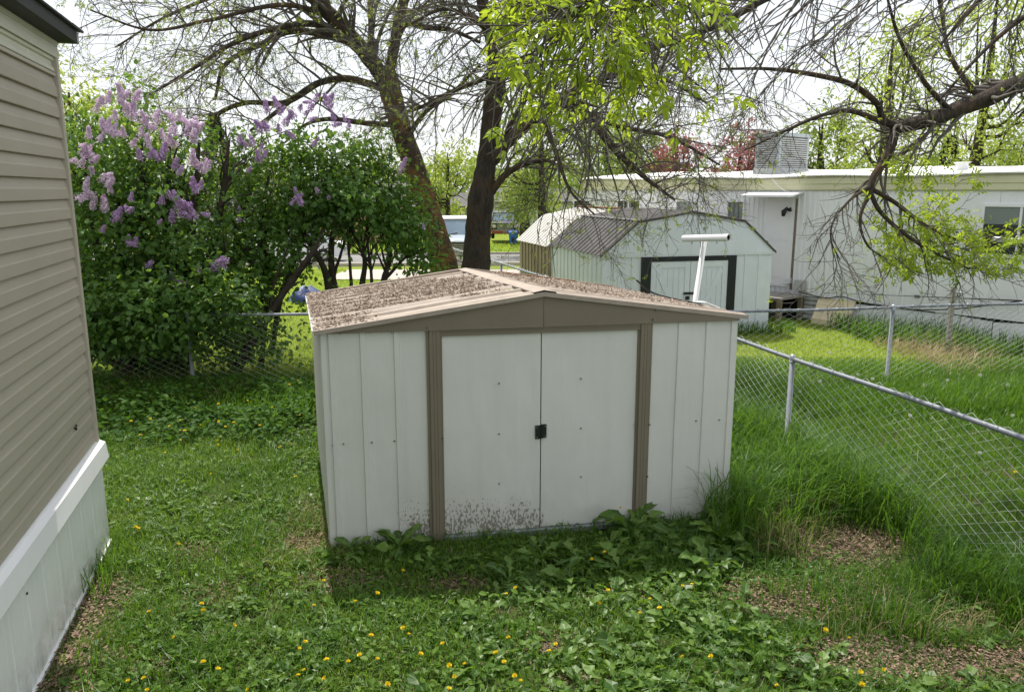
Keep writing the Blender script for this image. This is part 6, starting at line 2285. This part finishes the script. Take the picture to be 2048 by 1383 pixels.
# sunlit lawns beyond the fences
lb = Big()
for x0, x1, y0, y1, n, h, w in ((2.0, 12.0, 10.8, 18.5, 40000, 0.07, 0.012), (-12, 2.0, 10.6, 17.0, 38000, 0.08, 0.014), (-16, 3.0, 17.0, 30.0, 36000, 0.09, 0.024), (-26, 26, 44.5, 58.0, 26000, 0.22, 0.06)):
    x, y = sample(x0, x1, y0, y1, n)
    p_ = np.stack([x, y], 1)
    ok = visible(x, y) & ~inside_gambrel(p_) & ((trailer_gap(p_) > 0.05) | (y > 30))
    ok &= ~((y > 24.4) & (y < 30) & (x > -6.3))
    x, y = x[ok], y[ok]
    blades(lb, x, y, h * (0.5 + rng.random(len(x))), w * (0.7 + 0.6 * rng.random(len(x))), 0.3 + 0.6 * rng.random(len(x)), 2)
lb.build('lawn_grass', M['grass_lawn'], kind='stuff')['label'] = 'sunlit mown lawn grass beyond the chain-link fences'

# dandelion-type weeds: toothed leaves in rosettes
S_ = np.array([0.0, 0.16, 0.27, 0.35, 0.47, 0.55, 0.68, 0.86, 1.0])
W_ = np.array([0.014, 0.020, 0.085, 0.028, 0.115, 0.042, 0.130, 0.075, 0.0])


def weed_template(e0, curl, fold=0.25, wv=1.0, jag=0.0):
    V, A = [], []
    x, z = 0.0, 0.0
    prev = 0.0
    for s, w in zip(S_, W_):
        e = e0 - curl * (s + prev) / 2
        x += math.cos(e) * (s - prev)
        z += math.sin(e) * (s - prev)
        prev = s
        ww = w * wv
        V += [(x, 0, z), (x + 0.02 * jag, ww, z + fold * ww), (x - 0.015 * jag, -ww * (1 + 0.2 * jag), z + fold * ww)]
        A += [1.0, 0.0, 0.0]
    F = []
    for i in range(len(S_) - 1):
        a = 3 * i
        F += [(a, a + 3, a + 4, a + 1), (a, a + 2, a + 5, a + 3)]
    return np.array(V), [np.array(F)], np.array(A)


WT = [weed_template(0.35, 0.6), weed_template(0.7, 1.2, 0.3, 1.0, 1.0), weed_template(1.0, 1.7, 0.2, 1.15, -1.0), weed_template(0.15, 0.3, 0.4, 0.9, 0.6), weed_template(1.15, 1.2, 0.3, 1.25, 0.4)]
wb = Big()


def rosettes(x, y, nl, l0, l1, bigm, steep=False):
    n = len(x)
    if n == 0:
        return
    cnt = rng.integers(nl[0], nl[1] + 1, n)
    i = np.repeat(np.arange(n), cnt)
    m_ = len(i)
    a = rng.random(m_) * 6.283
    X_ = np.stack([np.cos(a), np.sin(a), 0 * a], 1)
    roll = rng.normal(size=m_) * 0.35
    Y0 = np.stack([-np.sin(a), np.cos(a), 0 * a], 1)
    Y_ = Y0 * np.cos(roll)[:, None] + np.array([0, 0, 1.0]) * np.sin(roll)[:, None]
    Z_ = np.cross(X_, Y_)
    base = np.stack([x[i], y[i], gz(x[i], y[i]) + 0.004], 1) + X_ * 0.01
    size = (l0 + (l1 - l0) * rng.random(n))[i] * (0.65 + 0.5 * rng.random(m_))
    pick = rng.choice([1, 2, 4], m_) if steep else rng.integers(0, 5, m_)
    for t in range(5):
        k = pick == t
        if k.any():
            T, F, A = WT[t]
            V, Fs = place(T, F, base[k], X_[k], Y_[k], Z_[k], size[k])
            V = V + rng.normal(size=V.shape) * np.repeat(size[k], len(T))[:, None] * 0.022
            bigm.add(V, Fs, np.tile(A, k.sum()))


x, y = sample(-4.4, 3.4, 2.7, 10.2, 6200)
p_ = np.stack([x, y], 1)
front = np.clip((5.9 + 0.15 * x - y) / 0.8, 0, 1)              # densest before the shed
left = (x < -1.3) * np.clip(0.35 + 0.75 * vnoise(x, y, 0.9, 51), 0, 1)
dens = np.maximum(np.where(x > -1.6, front * np.clip(0.30 + 0.75 * vnoise(x, y, 1.8, 52), 0, 1), 0), left * np.clip(0.25 + 0.9 * vnoise(x, y, 2.3, 55), 0, 0.9))
dens *= np.where((x > 1.9) & (y > 4.0), 0.25, 1.0)
sd = (p_ - FL[:2]) @ SF.n[:2]
dens *= np.where((sd > 0) & (sd < 0.24) & (x > -0.55) & (x < 0.95), 0.12, 1.0)
ok = visible(x, y) & ~inside_shed(p_) & (house_gap(p_) > 0.16) & (fenceA_side(p_) < -0.1) & keep(x, y, dens * (1 - 0.97 * bare(x, y)))
xo, yo = x[ok], y[ok]
bigz = (xo + 0.25 * rng.normal(size=len(xo)) > -0.55) & (yo < 5.9)
rosettes(xo[~bigz], yo[~bigz], (6, 10), 0.06, 0.14, wb)
kk = bigz & (rng.random(len(xo)) < 0.62)
rosettes(xo[kk], yo[kk], (6, 11), 0.09, 0.215, wb)
# along the foot of the shed front
for k in range(44):
    f_ = rng.random()
    q_ = FL + (FR - FL) * f_ + SF.n * ((0.34 if 0.25 < f_ < 0.74 else 0.12) + 0.36 * rng.random())
    s_ = 0.62 if 0.25 < f_ < 0.74 else 1.0
    rosettes(np.array([q_[0]]), np.array([q_[1]]), (6, 10), 0.11 * s_, 0.20 * s_, wb, True)
wb.build('broadleaf_weeds', M['weed'], kind='stuff', attr=True)['label'] = 'toothed dandelion leaves and other broad weeds carpeting the yard'
# small clover-like leaves between
cb = Big()
x, y = sample(-4.4, 3.4, 2.6, 10.3, 40000)
p_ = np.stack([x, y], 1)
ok = visible(x, y) & ~inside_shed(p_) & (house_gap(p_) > 0.10) & (fenceA_side(p_) < -0.05) & keep(x, y, (1 - bare(x, y)) * np.clip(vnoise(x, y, 1.1, 61) * 1.3 - 0.1, 0.1, 1) * np.clip(6.5 / (y + 1.5), 0.3, 1))
x, y = x[ok], y[ok]
a = rng.random(len(x)) * 6.283
X_ = nrm(np.stack([np.cos(a), np.sin(a), 0.1 + 0.5 * rng.random(len(x))], 1))
X_, Y_, Z_ = basis(X_, nrm(rand_dir(len(x)) * 0.35 + np.array([0, 0, 1.0])))
T_OV = np.array([(0, 0, 0), (0.3, 0.30, 0.08), (0.75, 0.30, 0.05), (1, 0, -0.05), (0.3, -0.30, 0.08), (0.75, -0.30, 0.05)])
V, F = place(T_OV, F_HEART, np.stack([x, y, gz(x, y) + 0.008 + 0.05 * rng.random(len(x))], 1), X_, Y_, Z_, 0.016 + 0.045 * rng.random(len(x)) ** 1.6)
cb.add(V, F)
# taller leafy weeds under the back fence, lilac shade painted into their colour
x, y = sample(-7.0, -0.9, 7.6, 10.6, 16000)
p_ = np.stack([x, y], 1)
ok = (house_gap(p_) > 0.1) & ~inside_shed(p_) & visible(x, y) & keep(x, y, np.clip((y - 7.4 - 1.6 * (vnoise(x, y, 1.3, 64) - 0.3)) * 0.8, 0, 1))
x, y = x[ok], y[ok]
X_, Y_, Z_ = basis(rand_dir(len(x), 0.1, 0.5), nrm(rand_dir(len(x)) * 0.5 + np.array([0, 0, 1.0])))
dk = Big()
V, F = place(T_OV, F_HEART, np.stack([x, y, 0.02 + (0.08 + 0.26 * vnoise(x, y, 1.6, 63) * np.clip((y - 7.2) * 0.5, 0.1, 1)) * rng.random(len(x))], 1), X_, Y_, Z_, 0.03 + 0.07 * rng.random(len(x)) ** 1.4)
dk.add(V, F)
dk.build('tall_weeds', M['dock_shade'], kind='stuff')['label'] = 'leafy weeds below the back fence, shade painted into their dark green'
cb.build('small_weeds', M['clover'], kind='stuff')['label'] = 'small rounded weed leaves growing through the grass'

# single big weeds at the shed foot
for lab, px, py, n_, l in (('tall dandelion plant growing against the right door jamb of the shed', 1262, 1062, 16, 0.34),
                           ('broad dandelion plant before the right corner of the shed', 1450, 1085, 18, 0.32),
                           ('pale-ribbed weed plant between the shed and the bare mulch', 1415, 1140, 12, 0.30),
                           ('upright weed plant with long leaves before the shed doors', 1238, 1140, 9, 0.27),
                           ('dark leafy weed plant at the left end of the shed front', 800, 1100, 16, 0.27)):
    c = G(px, py)
    t_ = thing('weed_plant', lab, 'weed', (c[0], c[1], 0))
    b_ = Big()
    rosettes(np.full(1, c[0]), np.full(1, c[1]), (n_, n_), l, l * 1.05, b_, True)
    rosettes(np.full(1, c[0]) + 0.02, np.full(1, c[1]), (6, 6), l * 0.8, l, b_)
    b_.build('leaves', M['weed'], t_, attr=True, kind='stuff')

# dandelion flowers
def flower_mesh():
    n = 46
    a = rng.random(n) * 6.283
    e = rng.random(n) ** 0.7 * 1.25
    X_ = np.stack([np.cos(a) * np.cos(e), np.sin(a) * np.cos(e), np.sin(e)], 1)
    X_, Y_, Z_ = basis(nrm(X_), np.tile([0.01, 0.02, 1.0], (n, 1)))
    T = np.array([(0.15, -0.10, 0), (0.9, -0.13, 0), (1, 0.0, 0.02), (0.9, 0.13, 0), (0.15, 0.10, 0)])
    return place(T, [np.array([(0, 1, 3, 4)]), np.array([(1, 2, 3)])], np.zeros((n, 3)), X_, Y_, Z_, np.full(n, 0.0165) * (0.85 + 0.3 * rng.random(n)))


V, F = flower_mesh()
fo = mk('flower_head', V, F, M['dandelion'])
FLM = fo.data
bpy.data.objects.remove(fo)
sb = MB()
sb.tube(np.array([[0, 0, -1.0], [0.08, 0.0, -0.5], [0.0, 0, -0.02]]), [0.0022, 0.002, 0.0028], 5, caps=False)
so = sb.build('stem', M['flower_stem'])
STM = so.data
bpy.data.objects.remove(so)
n = 70
a = np.arange(n) * 2.39996
zz = 1 - 2 * (np.arange(n) + 0.5) / n
X_ = np.stack([np.sqrt(1 - zz ** 2) * np.cos(a), np.sqrt(1 - zz ** 2) * np.sin(a), zz], 1)
X_, Y_, Z_ = basis(X_)
T = np.array([(0.1, -0.02, 0), (0.8, -0.02, 0), (1, -0.2, 0.05), (1, 0.2, 0.05), (0.8, 0.02, 0), (0.1, 0.02, 0)])
V, F = place(T, [np.array([(0, 1, 4, 5), (1, 2, 3, 4)])], np.zeros((n, 3)), X_, Y_, Z_, np.full(n, 0.024))
so = mk('seed_head', V, F, M['seedhead'])
SDM = so.data
bpy.data.objects.remove(so)

FLW = [(806, 1142), (1184, 1117), (1209, 1105), (1032, 1176), (1013, 1187), (754, 1186), (711, 1203), (1216, 1180), (1198, 1206), (1300, 1197), (1319, 1216), (1279, 1227), (742, 1271), (806, 1255), (817, 1268), (1017, 1275), (886, 1287), (720, 1310), (841, 1307), (754, 1319), (992, 1306), (1008, 1323), (1098, 1302), (1111, 1287), (898, 1331), (930, 1328), (909, 1352), (1029, 1351), (1041, 1362), (776, 1368), (898, 1377), (653, 1319), (696, 1323), (1240, 1015),
       (423, 947), (591, 953), (581, 887), (648, 969), (254, 999), (271, 1055), (277, 1057), (356, 1089), (403, 1208), (406, 1221), (298, 1223), (467, 1250), (349, 1274), (611, 1283), (598, 1296), (407, 1325), (435, 1338), (608, 1340), (596, 1350), (651, 1356), (256, 1360), (288, 1356), (294, 1379), (496, 1377), (647, 1161), (628, 1211), (360, 861), (370, 861), (362, 880), (401, 850), (437, 844), (451, 853), (468, 845), (435, 881), (560, 894),
       (1365, 1171), (1384, 1168), (1650, 1260), (1698, 1276), (1721, 1343), (1767, 1338), (1554, 1370), (1724, 1370), (1422, 1312), (1365, 1313), (2031, 943), (340, 852), (361, 840), (436, 841), (437, 807), (578, 769), (596, 761), (495, 801), (436, 890), (300, 838), (262, 842), (520, 850), (545, 815), (390, 815), (330, 905), (280, 870), (475, 900), (600, 830)]


def flower(px, py, mesh, name, label, cat, group, hgt):
    c = G(px, py, hgt)
    o = thing(name, label, cat, (c[0], c[1], 0), group=group)
    lean = rng.normal(size=2) * 0.35
    hd = bpy.data.objects.new('flower_head' if mesh is FLM else 'seed_head', mesh)
    st_ = bpy.data.objects.new('stem', STM)
    for q_ in (hd, st_):
        COL.objects.link(q_)
        q_.parent = o
    hd.location = (0, 0, hgt)
    hd.rotation_euler = (lean[0] + 0.25, lean[1], rng.random() * 6)
    s_ = 0.75 + 0.45 * rng.random()
    hd.scale = (s_, s_, s_ * (0.7 + 0.5 * rng.random()))
    st_.location = (0, 0, hgt)
    st_.scale = (hgt * 0.6, hgt * 0.6, hgt)
    st_.rotation_euler = (0, 0, rng.random() * 6)
    return o


def zone(px, py):
    """label and group of a dandelion from where it grows"""
    one = {(1240, 1015): 'yellow dandelion flower standing high beside the right door jamb of the shed',
           (2031, 943): 'lone yellow dandelion flower behind the side fence at the right edge',
           (647, 1161): 'yellow dandelion flower nearest the left front corner of the shed',
           (648, 969): 'yellow dandelion flower touching the left side wall of the shed',
           (423, 947): 'lone yellow dandelion flower in the middle of the sunny grass left of the shed',
           (1650, 1260): 'yellow dandelion flower at the edge of the bare mulch, left of the grass tussocks',
           (1698, 1276): 'small yellow dandelion flower just right of the grass edge on the bare mulch',
           (254, 999): 'yellow dandelion flower closest to the far corner of the white skirting',
           (356, 1089): 'lone yellow dandelion flower in the grass halfway along the white skirting',
           (1554, 1370): 'yellow dandelion flower at the bottom edge, below the right end of the shed'}
    if (px, py) in one:
        return one[(px, py)], None
    if py < 910 and px < 640:
        if px < 372:
            return 'yellow dandelion flower in the shaded weeds below the back fence, near the mobile home', 'dandelions by the mobile home corner'
        if px > 490:
            return 'yellow dandelion flower in the shaded weeds below the back fence, close to the shed', 'dandelions at the back of the shed'
        return 'yellow dandelion flower in the shaded weeds halfway between mobile home and shed, below the fence', 'dandelions midway below the back fence'
    if px < 320 and py < 1200:
        return 'yellow dandelion flower of the pair by the tall grass at the skirting', 'dandelions at the skirting'
    if px < 500 and py >= 1200:
        return 'yellow dandelion flower in the lit weeds near the mulch along the skirting', 'dandelions near the skirting mulch'
    if px < 660 and py < 1000:
        return 'yellow dandelion flower near the left side wall of the shed', 'dandelions beside the shed wall'
    if py < 1235 and px > 1100:
        return 'yellow dandelion flower in the shaded weeds before the right half of the shed', 'dandelions before the right shed door'
    if py < 1235:
        return 'yellow dandelion flower in the shaded weeds before the left half of the shed', 'dandelions before the left shed door'
    if px > 1300:
        return 'yellow dandelion flower in the leafy weeds at the lower right, beside the bare mulch', 'dandelions at the lower right'
    if px > 870:
        return 'yellow dandelion flower in the sunlit weeds at the bottom, below the shed doors', 'dandelions in the sun below the shed doors'
    return 'yellow dandelion flower in the sunlit weeds at the bottom, below the left shed corner', 'dandelions in the sun below the left shed corner'


for px, py in FLW:
    lb_, gr_ = zone(px, py)
    flower(px, py, FLM, 'dandelion', lb_, 'dandelion', gr_, 0.20 if (px, py) == (1240, 1015) else (0.20 + 0.12 * rng.random() if py < 910 else 0.07 + 0.06 * rng.random()))
for px, py in ((1600, 782), (1716, 748), (1722, 765), (1745, 757), (1640, 762), (1740, 700), (1625, 725), (1850, 770), (1895, 760), (2015, 770), (1960, 750), (1690, 690), (1660, 705), (1820, 830), (1960, 905), (2025, 830)):
    if py > 820:
        lb_, gr_ = 'white dandelion clock just behind the nearest run of the side fence', 'dandelion clocks just behind the side fence'
    elif px > 1800:
        lb_, gr_ = 'white dandelion clock in the tall grass right of the far fence post', 'dandelion clocks right of the far post'
    else:
        lb_, gr_ = 'white dandelion clock in the grass left of the far fence post', 'dandelion clocks left of the far post'
    if (px, py) == (1600, 782):
        lb_, gr_ = 'white dandelion clock beside the near post of the side fence', None
    flower(px, py, SDM, 'dandelion_clock', lb_, 'dandelion', gr_, 0.20)

# wood chips on the bare patches
ch = Big()
x, y = sample(-3.6, 4.4, 2.7, 6.8, 170000)
p_ = np.stack([x, y], 1)
ok = visible(x, y) & ~inside_shed(p_) & (house_gap(p_) > 0.02) & (fenceA_side(p_) < 0.2) & keep(x, y, np.clip(bare(x, y) * 1.1, 0.05, 1) ** 1.3)
x, y = x[ok], y[ok]
X_ = nrm(rand_dir(len(x), 0.0, 0.25))
X_, Y_, Z_ = basis(X_, nrm(rand_dir(len(x)) * 0.4 + np.array([0, 0, 1.0])))
T_CH = np.array([(-0.5, -0.18, 0), (0.45, -0.22, 0.02), (0.5, 0.16, 0), (-0.45, 0.20, 0.03)])
V, F = place(T_CH, [np.array([(0, 1, 2, 3)])], np.stack([x, y, 0.004 + 0.022 * rng.random(len(x))], 1), X_, Y_, Z_, 0.008 + 0.022 * rng.random(len(x)) ** 1.5)
ch.add(V, F)
ch.build('wood_chips', M['chips'], kind='stuff')['label'] = 'brown wood chips on the bare patches of the yard'

# seed litter on the shed roof
lt = Big()
for side, n in ((-1, 21000), (1, 11000)):
    a, b_ = rng.random(n), rng.random(n)
    nz_ = vnoise(a * 5, b_ * 5, 1.0, 71 + side)
    if side < 0:
        m_ = np.clip((b_ - 0.10) / 0.15, 0, 1) * np.clip((0.93 - b_) / 0.08, 0, 1)
        m_ = np.maximum(m_ * np.clip((nz_ + 0.55 * np.exp(-((b_ - 0.5) / 0.22) ** 2) - 0.32) * 3, 0, 1), np.clip((a - 0.70) / 0.2, 0, 1) * 0.95)
        m_ *= np.clip((a - 0.06) / 0.08, 0, 1)
    else:
        m_ = np.clip((b_ - 0.14) / 0.1, 0, 1) * np.clip((0.92 - b_) / 0.04, 0, 1) * np.clip((a - 0.10) / 0.1, 0, 1) * np.clip((0.97 - a) / 0.08, 0, 1)
    k = rng.random(n) < m_
    a, b_ = a[k], b_[k]
    e = TL if side < 0 else TR
    q_ = APX[None] * (1 - a[:, None]) + e[None] * a[:, None] + BACK[None] * b_[:, None]
    nn = nrm(np.cross(BACK, e - APX))
    nn = nn if nn[2] > 0 else -nn
    q_ = q_ + nn * (0.004 + (0.012 + 0.026 * vnoise(a * 5, b_ * 6, 1.0, 77)) * rng.random(len(a)))[:, None]
    X_ = nrm(rand_dir(len(a)) * np.array([1, 1, 0.35]))
    X_, Y_, Z_ = basis(X_, nrm(rand_dir(len(a)) * 0.55 + nn))
    T_LT = np.array([(-0.5, -0.10, 0.04), (0.0, -0.16, 0), (0.5, 0.0, 0.10), (0.0, 0.14, 0.0), (-0.5, 0.08, 0.04)])
    V, F = place(T_LT, [np.array([(0, 1, 3, 4)]), np.array([(1, 2, 3)])], q_, X_, Y_, Z_, 0.022 + 0.030 * rng.random(len(a)))
    lt.add(V, F)
lt.build('seed_litter', M['litter'], kind='stuff')['label'] = 'dry brown seeds and leaf litter lying on the garden shed roof'
